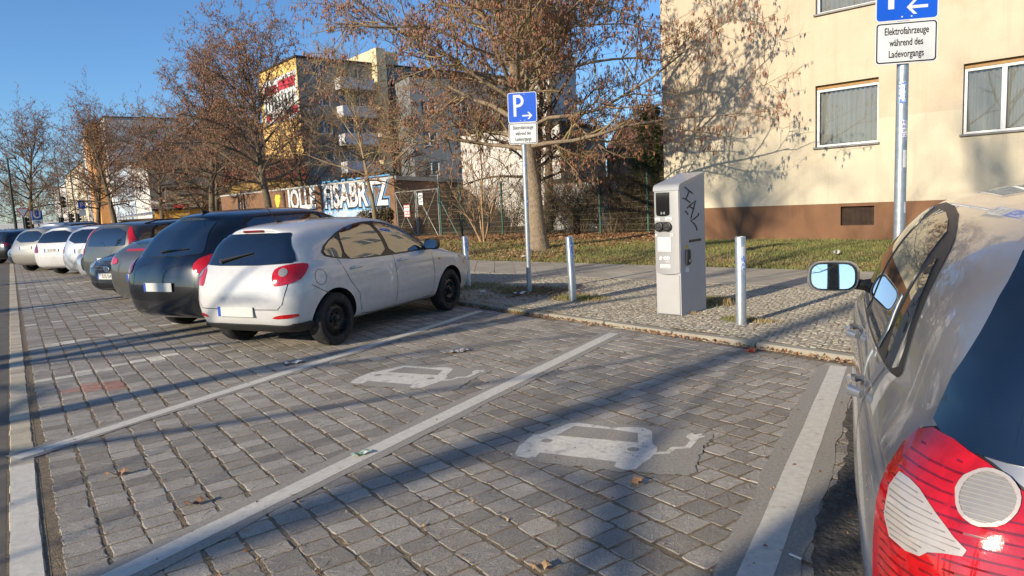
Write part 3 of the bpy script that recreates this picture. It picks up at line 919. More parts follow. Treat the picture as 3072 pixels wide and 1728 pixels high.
# ---- generic block helper
def block(name, label, corner, az, W_, D_, H_, m, front_openings=(), side_openings=(), m_side=None, roof=None, roof_h=0, wdepth=.15, sash=2, glass=None, cat='building', group=None, eav=.3):
    """Building whose front runs from corner along azimuth az (outward normal az-90 ... on the viewer's side)."""
    t = np.array([math.sin(R(az)), math.cos(R(az))])
    root = empty(name, label, cat, group=group)
    Mf = frame((corner[0], corner[1], 0), (t[0], t[1], 0), (0, 0, 1))
    wall_panel('wall', W_, H_, list(front_openings), m, root, Mf, wdepth)
    Ms = Mf @ Matrix(((0, 0, -1, 0), (0, 1, 0, 0), (1, 0, 0, -D_), (0, 0, 0, 1)))
    wall_panel('wall', D_, H_, list(side_openings), m_side or m, root, Ms, wdepth)
    bk = MB()
    bk.add([Mf @ Vector(q) for q in ((W_, 0, 0), (W_, 0, -D_), (0, 0, -D_), (W_, H_, 0), (W_, H_, -D_), (0, H_, -D_))], [(0, 1, 4, 3), (1, 2, 5, 4)])
    bk.build('wall', m_side or m, root)
    for op, MM in ((front_openings, Mf), (side_openings, Ms)):
        for a, b, c, d in op:
            window(root, MM, a, b, c, d, wdepth, sash if b - a > .8 else 1, glass=glass, sill=False)
    rf = MB()
    if roof_h:
        e = eav
        rf.add([Mf @ Vector(q) for q in ((-e, H_, e), (W_ + e, H_, e), (W_ + e, H_, -D_ - e), (-e, H_, -D_ - e), (-e, H_ + roof_h, -D_ / 2), (W_ + e, H_ + roof_h, -D_ / 2))], [(0, 1, 5, 4), (2, 3, 4, 5), (0, 4, 3), (1, 2, 5), (0, 3, 2, 1)])
    else:
        lbox(rf, Mf, -.12, W_ + .12, H_, H_ + .18, -D_ - .12, .12, .02)
    rf.build('roof', roof or M_ROOFD, root)
    return root, Mf, Ms

# ---- grey apartment block with balconies and a yellow gable
AC = (-18.2, 64.1)
ops = []
for f in range(6):
    zb = 13.7 - 2.55 * f
    if zb < .5: break
    ops += [(1.5, 3.0, zb + .05, zb + 1.25), (4.0, 5.3, zb - .9, zb + 1.15), (5.6, 6.6, zb - .0, zb + 1.15)]
    ops += [(9.4, 10.6, zb, zb + 1.2), (12.1, 13.6, zb - .9, zb + 1.15), (14.0, 15.2, zb, zb + 1.15), (17.0, 18.2, zb, zb + 1.2), (20.4, 21.6, zb, zb + 1.2), (24, 25.4, zb, zb + 1.2)]
apt, MA, MAs = block('apartment_block', 'grey five-storey apartment block with white balconies and a yellow sunlit gable', AC, 50, 32, 9, 15.3, M_GREYR, ops, (), m_side=M_YELL)
for f in range(5):
    zb = 13.7 - 2.55 * f
    for a, b in ((3.6, 7.1), (11.7, 15.5), (19.7, 23.0)):
        bl = MB(); lbox(bl, MA, a, b, zb - 1.05, zb - .9, .003, 1.25, .02)
        bo = bl.build('balcony', M_CONC, apt)
        pr_ = MB(); lbox(pr_, MA, a, b, zb - .9, zb, 1.15, 1.22, .01); lbox(pr_, MA, a, a + .07, zb - .9, zb - .003, .006, 1.15, .01); lbox(pr_, MA, b - .07, b, zb - .9, zb - .003, .006, 1.15, .01)
        pr_.build('parapet', M_PARAP, bo)
tw = MB(); lbox(tw, MA, 7.6, 8.6, 0, 16.7, .002, 1.0); lbox(tw, MA, 7.7, 10.6, 15.48, 16.7, -5, -.05)
tw.build('stair_tower', mat('render_pale_yellow', (.70, .58, .36), rough=.92, var=.06), apt)
# painted advertisement on the gable
M_MURAL = mat('mural_white', (.70, .70, .68), rough=.85, var=.12, scale=3, col2=(.12, .2, .16), c2scale=1.6, c2lo=.60, c2hi=.66)
M_MRED = mat('mural_red', (.50, .03, .05), rough=.85, var=.2, scale=3)
mu_ = MB(); lbox(mu_, MAs, .8, 8.8, 10.2, 14.3, .003, .012); mo = mu_.build('mural', M_MURAL, apt)
for a, b, c, d in ((1.2, 4.2, 12.9, 13.7), (4.6, 8.5, 13.0, 13.9), (6.8, 8.6, 10.6, 11.3), (1.1, 2.6, 10.5, 11.1), (3.5, 6.5, 10.3, 10.6)):
    q = MB(); lbox(q, MAs, a, b, c, d, .013, .02); q.build('mural_band', M_MRED, mo)
M_MGRN = mat('mural_dark', (.06, .11, .09), rough=.85, var=.3)
for k in range(9):
    q = MB(); lbox(q, MAs, 1.2 + k * .8, 1.2 + k * .8 + .38, 11.5, 12.6, .013, .02); q.build('mural_band', M_MGRN, mo)

# ---- houses along the street, far left
def grid_open(W_, rows, x0, step, w, h):
    return [(x, x + w, z, z + h) for z in rows for x in np.arange(x0, W_ - w - .3, step)]
# white house with the big grey gable wall (gable faces the car park, front faces the street)
gg = empty('gabled_house', 'white house with a tall plain grey gable wall behind the yellow kiosk', 'house')
Mg = frame((-38, 75, 0), (math.sin(R(54)), math.cos(R(54)), 0), (0, 0, 1))
part('gable_wall', M_GREYR, gg, lambda b: b.add([Mg @ Vector(q) for q in ((0, 0, 0), (17, 0, 0), (17, 7.8, 0), (8.5, 14.5, 0), (0, 7.8, 0))], [(0, 1, 2, 3, 4)]))
Mgs = Mg @ Matrix(((0, 0, -1, 0), (0, 1, 0, 0), (1, 0, 0, -10), (0, 0, 0, 1)))
go = [(1.2, 2.2, 4.6, 6.1), (4.0, 5.0, 4.6, 6.1), (7, 8, 4.6, 6.1)]
wall_panel('wall', 10, 7.8, go, M_WHITE, gg, Mgs)
for q in go: window(gg, Mgs, *q, sashes=2, sill=False)
part('roof', mat('brown_roof_tile', (.055, .04, .03), rough=.85, var=.3, scale=6, bump=.5, bscale=14, bdist=.03), gg, lambda b: b.add([Mg @ Vector(q) for q in ((-.4, 7.7, .25), (8.5, 14.8, .25), (17.4, 7.7, .25), (-.4, 7.7, -10.4), (8.5, 14.8, -10.4), (17.4, 7.7, -10.4))], [(0, 1, 4, 3), (1, 2, 5, 4)]))
part('lean_to_roof', M_REDROOF, gg, lambda b: b.add([Mgs @ Vector(q) for q in ((5, 7.8, .02), (10.2, 7.8, .02), (10.2, 9.2, -1.5), (5, 9.2, -1.5))], [(0, 1, 2, 3)]))

t36 = (math.sin(R(-36)), math.cos(R(-36)))
def along(d): return (-38 + t36[0] * d, 75 + t36[1] * d)
def street_house(name, label, d0, d1, H_, m, rows, roof=None, roof_h=0, m2=None, step=2.6, w=1.2, h=1.5, extra=None):
    """Row house: front faces the street, blind end faces the car park."""
    c = along(d1)
    L_ = d1 - d0
    ra_, Mf, Ms = block(name, label, c, -36 + 180, L_, 11, H_, m, grid_open(L_, rows, .9, step, w, h), (), m_side=m, roof=roof, roof_h=roof_h, cat='house', group='houses along the street')
    en = MB(); lbox(en, Mf, L_ + .004, L_ + .02, 0, H_ - .01, -10.9, -.05); en.build('end_wall', m2 or m, ra_)
    return ra_, Mf
street_house('row_house', 'low pale blue rendered house next to the white gabled house', 10.5, 28, 8.2, M_LBLUE, (1.2, 4.8), m2=M_LBLUE)
r2, Mr2 = street_house('row_house', 'tall white and orange house past the pale blue one', 29, 62, 16, M_WHITE, (1.5, 4.6, 7.7, 10.8, 13.4), step=3.2)
part('orange_bay', M_ORANGE, r2, lambda b: lbox(b, Mr2, 18, 22, 0, 15.9, .003, 1.2, .05))
part('orange_bay', M_ORANGE, r2, lambda b: lbox(b, Mr2, 25, 28, 0, 15.9, .003, 1.2, .05))
street_house('row_house', 'cream low house at the end of the street row', 64, 105, 12.5, mat('render_pale_cream', (.66, .58, .43), rough=.92, var=.08), (1.5, 4.8, 8.1), roof=M_REDROOF, roof_h=4, step=3.0)
street_house('row_house', 'pale distant house closing the street row', 108, 150, 11, M_WHITE, (1.5, 4.8, 7.8), roof=M_ROOFD, roof_h=4, step=3.0)

# ---- ochre cottage with red tiles behind the brick shed
oc, Moc, _ = block('cottage', 'ochre cottage with a red tiled roof behind the brick shed', (-22.5, 57), 70, 6.0, 6, 4.4, M_YELL, [(.8, 1.8, 2.2, 3.6), (3.2, 4.2, 2.2, 3.6)], (), roof=M_REDROOF, roof_h=1.9, cat='house')
block('annexe', 'low grey annexe with dark windows behind the brick shed', (-30, 62), 62, 8.5, 5, 4.2, M_GREYR, [(1.2, 2.2, 2.0, 3.6), (3.4, 4.4, 2.0, 3.6), (6, 7, 2.0, 3.6)], (), cat='building')

# ---- white rendered house behind the hazel tree
wh, Mwh, _ = block('garden_house', 'white rendered house standing behind the wire fence and the big tree', (-2.6, 42.0), 122, 6.6, 6, 5.6, M_WHITE, (), (), m_side=M_GREYR, roof=M_ROOFD, cat='house')
th, Mth, _ = block('white_tower_house', 'tall narrow white house rising behind the big tree', (1.1, 45.5), 128, 2.4, 3, 10.4, M_WHITE, (), (), roof=M_ROOFD, cat='house')
block('garage', 'low white garage behind the wire fence', (2.0, 33.2), 118, 2.4, 4, 2.3, M_WHITE, (), (), roof=M_ROOFD, cat='garage')
block('dark_roofed_house', 'dark red roofed house hidden behind the evergreen hedge', (6.6, 46), 118, 10, 8, 4.0, M_GREYR, (), (), roof=mat('old_red_roof', (.13, .055, .04), rough=.9, var=.3, scale=5), roof_h=2.8, cat='house')
block('side_block', 'blue-grey apartment block seen behind the bare bush', (-8.5, 66), 62, 12, 9, 13.5, mat('render_bluegrey', (.20, .215, .22), rough=.95, var=.08), grid_open(12, (1.6, 4.4, 7.2, 10.0), 1.0, 3.4, 1.5, 1.3), (), cat='building')

# ---- brick shed with graffiti
m = bpy.data.materials.new('brickwork'); m.use_nodes = True
n_, l_ = m.node_tree.nodes, m.node_tree.links
tc = n_.new('ShaderNodeTexCoord'); br = n_.new('ShaderNodeTexBrick')
br.inputs['Color1'].default_value = (.27, .13, .06, 1); br.inputs['Color2'].default_value = (.19, .085, .042, 1); br.inputs['Mortar'].default_value = (.24, .19, .14, 1)
br.inputs['Scale'].default_value = 1.0; br.inputs['Mortar Size'].default_value = .008; br.inputs['Brick Width'].default_value = .25; br.inputs['Row Height'].default_value = .083
br.inputs['Bias'].default_value = -.2
mp = n_.new('ShaderNodeMapping'); l_.new(tc.outputs['UV'], mp.inputs[0]); l_.new(mp.outputs[0], br.inputs['Vector'])
no = n_.new('ShaderNodeTexNoise'); no.inputs['Scale'].default_value = 1.3; no.inputs['Detail'].default_value = 8; l_.new(tc.outputs['Object'], no.inputs['Vector'])
mx = n_.new('ShaderNodeMix'); mx.data_type = 'RGBA'; mx.blend_type = 'MULTIPLY'; mx.inputs[0].default_value = .6
l_.new(br.outputs[0], mx.inputs[6]); l_.new(no.outputs[0], mx.inputs[7])
mr_ = n_.new('ShaderNodeMix'); mr_.data_type = 'RGBA'; mr_.inputs[0].default_value = .5
l_.new(br.outputs[0], mr_.inputs[6]); l_.new(mx.outputs[2], mr_.inputs[7])
l_.new(mr_.outputs[2], n_['Principled BSDF'].inputs['Base Color'])
n_['Principled BSDF'].inputs['Roughness'].default_value = .92
bp = n_.new('ShaderNodeBump'); bp.inputs['Strength'].default_value = .5; bp.inputs['Distance'].default_value = .01; bp.invert = True
l_.new(br.outputs['Fac'], bp.inputs['Height']); l_.new(bp.outputs[0], n_['Principled BSDF'].inputs['Normal'])
M_BRICK = m
shed = empty('brick_shed', 'brown brick shed with white and blue graffiti along its long wall', 'shed')
SA, SB = Vector((-5.6, 35, 0)), Vector((-21, 51.6, 0))
sd = (SB - SA).normalized(); SL = (SB - SA).length
Ms_ = frame(SB, -sd, (0, 0, 1))                      # X from the far end to the near corner, outward to the car park
Mr_ = frame(SA, (math.sin(R(15)), math.cos(R(15)), 0), (0, 0, 1))
def brick_wall(M, L_, H_, name='brick_wall'):
    me = bpy.data.meshes.new(name)
    me.from_pydata([M @ Vector(q) for q in ((0, 0, 0), (L_, 0, 0), (L_, H_, 0), (0, H_, 0))], [], [(0, 1, 2, 3)])
    uvl = me.uv_layers.new(name='uv')
    for i, q in enumerate(((0, 0), (L_, 0), (L_, H_), (0, H_))): uvl.data[i].uv = q
    me.materials.append(M_BRICK)
    return link(name, me, shed)
bwl = brick_wall(Ms_, SL, 3.0)
brick_wall(Mr_, 14.5, 3.0)
Mrr = frame(SA + Vector((math.sin(R(15)), math.cos(R(15)), 0)) * 14.5, -sd * 1.0, (0, 0, 1))
for i in range(13):
    x0, x1 = SL * i / 13 + .006, SL * (i + 1) / 13 - .006
    part('coping', M_CONC, shed, lambda b: lbox(b, Ms_, x0, x1, 2.985, 3.09, -.3, .05, .01))
part('roof', M_ROOFD, shed, lambda b: b.add([Ms_ @ Vector(q) for q in ((0, 3.02, -.3), (SL, 3.02, -.3))] + [Mr_ @ Vector((14.5, 3.02, -.2)), Mr_ @ Vector((14.5, 3.02, -.2)) + sd * SL], [(0, 1, 2, 3)]))
part('fascia', M_METAL, shed, lambda b: lbox(b, Mr_, .06, 14.5, 2.9, 3.12, .004, .12, .01))
for sx in (1.35, 4.1, 10.3):
    part('pier', mat('dark_brick_pier', (.06, .035, .025), rough=.95), shed, lambda b: lbox(b, Ms_, sx + 2.3 if sx == 1.35 else sx + 0, (sx + 2.3 if sx == 1.35 else sx) + .22, 0, 2.98, .003, .05, .01))
# graffiti: thin coats of paint on the brick
G_W = mat('graffiti_white', (.62, .62, .62), rough=.7, var=.12, scale=3)
G_K = mat('graffiti_black', (.015, .015, .02), rough=.7, var=.3)
G_B = mat('graffiti_blue', (.10, .33, .62), rough=.7, var=.3, scale=2)
G_LB = mat('graffiti_pale_blue', (.36, .50, .66), rough=.75, var=.25, scale=2.5, col2=(.6, .62, .64), c2scale=2)
G_Y = mat('graffiti_yellow', (.62, .52, .05), rough=.7, var=.2)
def gpatch(name, pts, m_, z):
    q = MB(); q.prism(pts, z - .002, z, Ms_)
    return q.build(name, m_, bwl)
# X along the wall measured from the far end; photo s (from near corner) = SL - X
def sx_(s): return SL - s
gpatch('graffiti_ground', chaikin([(sx_(7.6), 1.0), (sx_(7.4), 1.9), (sx_(5), 1.95), (sx_(2), 1.8), (sx_(.6), 1.75), (sx_(.5), .9), (sx_(3), .7)], 2), G_LB, .006)
gpatch('graffiti_ground', chaikin([(sx_(12.6), .5), (sx_(12.4), 1.7), (sx_(10), 1.5), (sx_(8), 1.75), (sx_(7.6), .6)], 2), G_W, .005)
gpatch('graffiti_ground', chaikin([(sx_(17), .5), (sx_(16.5), 1.75), (sx_(15.6), 1.4), (sx_(14.8), 1.9), (sx_(13.4), 1.7), (sx_(13.2), .5)], 1), G_W, .006)
for s0, s1 in ((12.2, 11.4), (9.9, 9.0), (8.2, 7.8)):
    gpatch('graffiti_block', [(sx_(s0), .4), (sx_(s0 - .25), 1.45), (sx_(s1), 1.5), (sx_(s1 + .2), .4)], G_B, .009)
gpatch('graffiti_block', chaikin([(sx_(13.4), 1.7), (sx_(12.9), 2.3), (sx_(12.75), 2.75), (sx_(13.7), 2.75)], 1), G_Y, .007)
def graf(body, s_mid, z, size, sx, outl):
    for m_, off, zz in outl:
        text('graffiti_letters', body, size, m_, bwl, Ms_ @ Matrix.Translation((sx_(s_mid), z, zz)), sx=sx, ext=.001, off=off)
graf('JOLLE', 10.0, 2.28, 1.65, .84, ((G_K, .13, .012), (G_W, .06, .016)))
graf('FiSABRTZ', 3.9, 2.3, 1.85, .84, ((G_B, .22, .010), (G_K, .15, .014), (G_W, .055, .018)))
text('graffiti_letters', 'AM68', .75, G_W, bwl, Ms_ @ Matrix.Translation((sx_(18.9), 2.2, .008)), sx=.8, ext=.001, off=-.02)
gpatch('graffiti_scrawl', chaikin([(sx_(1.3), 1.0), (sx_(1.5), 1.5), (sx_(.9), 1.75), (sx_(.5), 1.2), (sx_(.8), .8)], 2), mat('graffiti_pink', (.55, .42, .46), rough=.7, var=.2), .011)

# ---- kiosk
ki = empty('kiosk', 'yellow street kiosk with red roof signs and a small hut on top', 'kiosk')
Mk = frame((-30.5, 60.6, 0), (math.sin(R(66)), math.cos(R(66)), 0), (0, 0, 1))
M_KY = mat('kiosk_yellow', (.66, .40, .09), rough=.7, var=.1, scale=2)
M_KR = mat('kiosk_red', (.55, .03, .03), rough=.6, var=.15)
M_KW = mat('kiosk_board', (.7, .68, .64), rough=.6, var=.12, scale=6, col2=(.5, .05, .06), c2scale=5, c2lo=.52, c2hi=.55)
part('wall', M_KY, ki, lambda b: lbox(b, Mk, 0, 3.9, 0, 2.35, -3, 0, .03))
part('roof', M_ROOFD, ki, lambda b: lbox(b, Mk, -.15, 4.15, 2.36, 2.5, -3.2, .35, .03))
part('roof_sign', M_KW, ki, lambda b: lbox(b, Mk, -.2, .95, 2.51, 3.25, .1, .2, .02))
part('roof_sign', M_KR, ki, lambda b: lbox(b, Mk, 1.5, 2.8, 2.51, 2.85, .1, .18, .02))
part('banner', mat('kiosk_orange', (.75, .36, .05), rough=.6, var=.25, scale=8), ki, lambda b: lbox(b, Mk, .05, .95, 1.6, 2.34, .005, .05, .01))
part('roof_hut', mat('weathered_board', (.42, .38, .28), rough=.9, var=.2), ki, lambda b: lbox(b, Mk, 1.9, 3.9, 2.52, 3.6, -2, -.4, .02))
part('hut_roof', M_METAL, ki, lambda b: lbox(b, Mk, 1.8, 4.05, 3.61, 3.68, -2.1, -.25, .01))
part('lamp', M_FRAMEW, ki, lambda b: b.lathe([(0, -.12), (.1, -.08), (.13, 0), (.1, .08), (0, .12)], 10, Mk @ Matrix.Translation((2.7, 2.1, .12))), 'auto')
part('shutter', mat('roller_shutter', (.34, .25, .1), rough=.6, var=.1), ki, lambda b: lbox(b, Mk, 2.0, 3.6, .9, 1.9, .003, .04, .01))
can = empty('snack_stand', 'pale wooden snack stand with a sloping canopy beside the kiosk', 'kiosk')
Mc = frame((-34.2, 61.5, 0), (math.sin(R(66)), math.cos(R(66)), 0), (0, 0, 1))
part('wall', mat('stand_board', (.5, .45, .36), rough=.8, var=.15, scale=4), can, lambda b: lbox(b, Mc, 0, 3.1, 0, 1.75, -2.5, 0, .02))
part('canopy', M_FRAMEW, can, lambda b: b.add([Mc @ Vector(q) for q in ((-.3, 1.78, .5), (3.2, 2.1, .5), (3.2, 2.35, -2.4), (-.3, 1.95, -2.4), (-.3, 1.86, .5), (3.2, 2.18, .5), (3.2, 2.43, -2.4), (-.3, 2.03, -2.4))], [(0, 1, 2, 3), (4, 5, 6, 7), (0, 1, 5, 4), (1, 2, 6, 5), (2, 3, 7, 6), (3, 0, 4, 7)]))
# ------------------------------------------------------------------ trees and shrubs
M_BARK = mat('hazel_bark', (.14, .105, .07), rough=.95, var=.35, scale=9, bump=1.0, bscale=34, bdist=.03, col2=(.22, .19, .10), c2scale=6, c2lo=.5, c2hi=.7)
M_BARKL = mat('pale_bark', (.25, .19, .125), rough=.95, var=.3, scale=10, bump=1.0, bscale=30, bdist=.03, col2=(.36, .28, .20), c2scale=8, c2lo=.5, c2hi=.75)
M_TWIG = mat('twig_bark', (.29, .21, .115), rough=.9, var=.35, scale=3, col2=(.36, .30, .10), c2scale=2, c2lo=.5, c2hi=.75)
M_TWIGD = mat('dark_twig_bark', (.16, .115, .07), rough=.9, var=.35, scale=3)
M_CATKIN = mat('catkin', (.42, .205, .125), rough=.85, var=.35, scale=1.6, col2=(.42, .23, .13), c2scale=1.1)

def unit(a): return a / np.maximum(np.linalg.norm(a, axis=-1, keepdims=True), 1e-9)

def grow(st, di, ln, r0, npt, curl, lift, rng, taper=.25, droop=0.0):
    """Batch of wandering branches: points (N,P,3) and radii (N,P)."""
    N = len(st)
    P = np.zeros((N, npt, 3)); D = unit(np.array(di, float)); P[:, 0] = st
    T = np.zeros((N, npt, 3)); T[:, 0] = D
    for i in range(1, npt):
        f = i / (npt - 1)
        D = unit(D + rng.normal(0, curl, (N, 3)) + np.array([0, 0, 1]) * (lift - droop * f))
        P[:, i] = P[:, i - 1] + D * (ln / (npt - 1))[:, None]
        T[:, i] = D
    f = np.linspace(0, 1, npt)
    return P, r0[:, None] * (1 - (1 - taper) * f)[None], T

def tubes(P, Rr, n):
    """Tubes round batches of polylines -> vertices, quads."""
    N, K, _ = P.shape
    T = np.gradient(P, axis=1); T = unit(T)
    ref = np.where(np.abs(T[..., 2:3]) < .9, np.array([0, 0, 1.0]), np.array([1.0, 0, 0]))
    U_ = unit(np.cross(T, ref)); W_ = np.cross(T, U_)
    an = np.linspace(0, 2 * np.pi, n, endpoint=False)
    V = P[:, :, None] + Rr[:, :, None, None] * (U_[:, :, None] * np.cos(an)[None, None, :, None] + W_[:, :, None] * np.sin(an)[None, None, :, None])
    i, k, a = np.meshgrid(np.arange(N), np.arange(K - 1), np.arange(n), indexing='ij')
    b = (a + 1) % n
    base = i * K * n + k * n
    F = np.stack([base + a, base + b, base + n + b, base + n + a], -1).reshape(-1, 4)
    return V.reshape(-1, 3), F

def merge(parts):
    V, F, o = [], [], 0
    for v, f in parts:
        V.append(v); F.append(f + o); o += len(v)
    return np.concatenate(V), np.concatenate(F)

def children(P, T, Rr, m, t0, t1, ang, rng, up=0.0, out=None):
    """m child starts per branch: positions, directions, parent radius there."""
    N, K, _ = P.shape
    t = rng.uniform(t0, t1, (N, m)) * (K - 1)
    i = np.minimum(t.astype(int), K - 2); f = (t - i)[..., None]
    ar = np.arange(N)[:, None]
    pos = P[ar, i] * (1 - f) + P[ar, i + 1] * f
    tan = T[ar, i + 1]
    rad = Rr[ar, i] * (1 - f[..., 0]) + Rr[ar, i + 1] * f[..., 0]
    rv = rng.normal(0, 1, tan.shape); perp = unit(rv - tan * (rv * tan).sum(-1, keepdims=True))
    a = np.radians(rng.normal(ang, 12, (N, m)))[..., None]
    d = unit(tan * np.cos(a) + perp * np.sin(a) + np.array([0, 0, up]))
    return pos.reshape(-1, 3), d.reshape(-1, 3), rad.reshape(-1), t.reshape(-1) / (K - 1)

def tree_meshes(seed, H_=12.0, fb=2.7, rt=.24, spread=4.6, nprim=24, nsec=9, ntw=7, nsub=3, cat=3.2, lean=(0, 0), trunk_m=None, twig_m=None, clen=(.045, .10), tw_r=.0052, low_droop=.12, upf=1.0, ck=1.0):
    rng = np.random.default_rng(seed)
    # trunk
    tp, tr, tt = grow(np.zeros((1, 3)), np.array([[lean[0], lean[1], 1.0]]), np.array([H_ * .70]), np.array([rt]), 16, .045, .06, rng, .12)
    tr[0, 0] *= 1.35; tr[0, 1] *= 1.04
    wood = [tubes(tp, tr, 14)]
    # main limbs
    t = np.linspace(fb / (H_ * .70), .97, nprim) + rng.uniform(-.012, .012, nprim)
    K = tp.shape[1]
    i = np.minimum((t * (K - 1)).astype(int), K - 2); f = (t * (K - 1) - i)[:, None]
    st = tp[0, i] * (1 - f) + tp[0, i + 1] * f
    az = np.arange(nprim) * 2.39996 + rng.normal(0, .25, nprim)
    el = np.radians(np.interp(t, [t[0], .6, .97], [10, 36 * upf, 70]) + rng.normal(0, 8, nprim))
    di = np.stack([np.cos(az) * np.cos(el), np.sin(az) * np.cos(el), np.sin(el)], -1)
    ln = spread * np.interp(t, [t[0], .35, .6, .97], [.88, 1.0, 1.0, .80]) * rng.uniform(.82, 1.15, nprim)
    r1 = np.interp(t, [t[0], .97], [rt * .30, rt * .12]) * rng.uniform(.8, 1.2, nprim)
    P1, R1, T1 = grow(st, di, ln, r1, 9, .13, .05, rng, .18, low_droop)
    wood.append(tubes(P1, R1, 7))
    fine = []
    s2, d2, q2, _ = children(P1, T1, R1, nsec, .15, 1.0, 52, rng, .12)
    l2 = rng.uniform(.7, 1.9, len(s2)) * spread / 4.6
    P2, R2, T2 = grow(s2, d2, l2, np.minimum(q2 * .55, .028) + .004, 6, .17, .06, rng, .3, .05)
    fine.append(tubes(P2, R2, 4))
    s3, d3, q3, _ = children(P2, T2, R2, ntw, .12, 1.0, 48, rng, .08)
    l3 = rng.uniform(.28, .85, len(s3))
    P3, R3, T3 = grow(s3, d3, l3, np.full(len(s3), tw_r * 1.25), 4, .2, .05, rng, .5)
    fine.append(tubes(P3, R3, 3))
    s4, d4, q4, _ = children(P3, T3, R3, nsub, .2, 1.0, 45, rng, .05)
    l4 = rng.uniform(.12, .38, len(s4))
    P4, R4, T4 = grow(s4, d4, l4, np.full(len(s4), tw_r * .8), 3, .2, .04, rng, .5)
    fine.append(tubes(P4, R4, 3))
    wv, wf = merge(wood)
    fv, ff = merge(fine)
    tm = npmesh('trunk', wv, wf, trunk_m or M_BARK, True)
    bm_ = npmesh('crown', fv, ff, twig_m or M_TWIG, True)
    cm = None
    if cat:
        tips = np.concatenate([P4[:, -1], P4[:, 1], P3[:, -1], P3[:, 2]])
        n = int(len(P4) * cat)
        # clustered catkins: several hang from one bud
        b = tips[rng.integers(0, len(tips), n // 3)]
        pos = np.repeat(b, 3, 0) + rng.normal(0, .015, (len(b) * 3, 3))
        n = len(pos)
        L_ = rng.uniform(*clen, n); r_ = rng.uniform(.0052, .0085, n) * ck
        d = unit(np.stack([rng.normal(0, .14, n), rng.normal(0, .14, n), -np.ones(n)], -1))
        a0 = rng.uniform(0, 6.28, n)
        V = np.zeros((n, 5, 3))
        for k in range(3):
            o = np.stack([np.cos(a0 + k * 2.094), np.sin(a0 + k * 2.094), np.zeros(n)], -1) * r_[:, None] * 1.25
            V[:, 1 + k] = pos + d * (L_ * .45)[:, None] + o
        V[:, 0] = pos; V[:, 4] = pos + d * L_[:, None]
        F3 = [(0, 2, 1), (0, 3, 2), (0, 1, 3), (4, 1, 2), (4, 2, 3), (4, 3, 1)]
        base = (np.arange(n) * 5)[:, None, None]
        cm = npmesh('catkins', V.reshape(-1, 3), (np.array(F3)[None] + base).reshape(-1, 3), M_CATKIN, True)
    return tm, bm_, cm

def plant_tree(name, label, meshes, loc, rot=0.0, sc=1.0, group=None, cat='tree'):
    root = empty(name, label, cat, (loc[0], loc[1], loc[2] if len(loc) > 2 else 0), rot, group)
    root.scale = (sc, sc, sc)
    link('trunk', meshes[0], root)
    cr = tag(link('crown', meshes[1], root), kind='stuff')
    if meshes[2]: tag(link('catkins', meshes[2], cr), kind='stuff')
    return root

GT = 'hazel trees along the footpath'
T_A = tree_meshes(11, 12.5, 2.75, .26, 5.8, 42, 13, 10, 3, 4.6, trunk_m=M_BARKL, tw_r=.0056, clen=(.07, .15), ck=1.4)
T_B = tree_meshes(23, 12.0, 2.9, .25, 5.0, 30, 9, 8, 3, 3.2, twig_m=M_TWIGD, tw_r=.0078, clen=(.08, .16), ck=1.6)
T_C = tree_meshes(37, 12.0, 2.6, .25, 4.8, 27, 9, 8, 2, 2.8, twig_m=M_TWIGD, tw_r=.0085, clen=(.08, .16), ck=1.7)
T_S = tree_meshes(51, 8.0, 2.6, .11, 3.2, 16, 7, 6, 2, 1.2, trunk_m=M_TWIG, tw_r=.007)
zl = lambda x, y: float(lawn_z(x, y)) - .03
plant_tree('hazel_tree', 'large bare hazel with pale trunk and hanging catkins beside the cream house', T_A, (.80, 19.7, zl(.8, 19.7)), .6, 1.0, GT)
plant_tree('hazel_tree', 'slender young tree in front of the graffiti wall', T_S, (-5.25, 27.5, zl(-5.2, 27.5)), 1.0, 1.0, GT)
plant_tree('hazel_tree', 'bare hazel with catkins before the far end of the graffiti wall', T_B, (-13.0, 38.3, .05), 2.1, 1.03, GT)
plant_tree('hazel_tree', 'bare hazel with catkins just past the end of the brick shed', T_B, (-20.3, 48.0, .05), 4.4, 1.08, GT)
plant_tree('hazel_tree', 'dark bare tree behind the end of the brick shed', T_C, (-23.5, 56.5, .05), .9, .95, GT)
plant_tree('hazel_tree', 'bare tree in front of the yellow kiosk', T_C, (-28.2, 57.2, .05), 3.0, .92, GT)
plant_tree('hazel_tree', 'bare tree before the pale blue house', T_C, (-32.3, 57.6, .05), 5.2, 1.0, GT)
plant_tree('hazel_tree', 'leaning bare tree before the orange house', T_C, (-38.0, 65.0, .05), 1.9, 1.0, GT)
plant_tree('hazel_tree', 'bare tree beside the blue underground sign', T_C, (-39.6, 58.2, .05), 2.5, .98, GT)
plant_tree('hazel_tree', 'dark bare tree between the brick shed and the grey block', T_C, (-15.6, 54.5, 0), 3.9, .95, GT)
plant_tree('hazel_tree', 'bare tree behind the flat roof of the brick shed', T_C, (-7.5, 50, 0), 5.9, .85, GT)
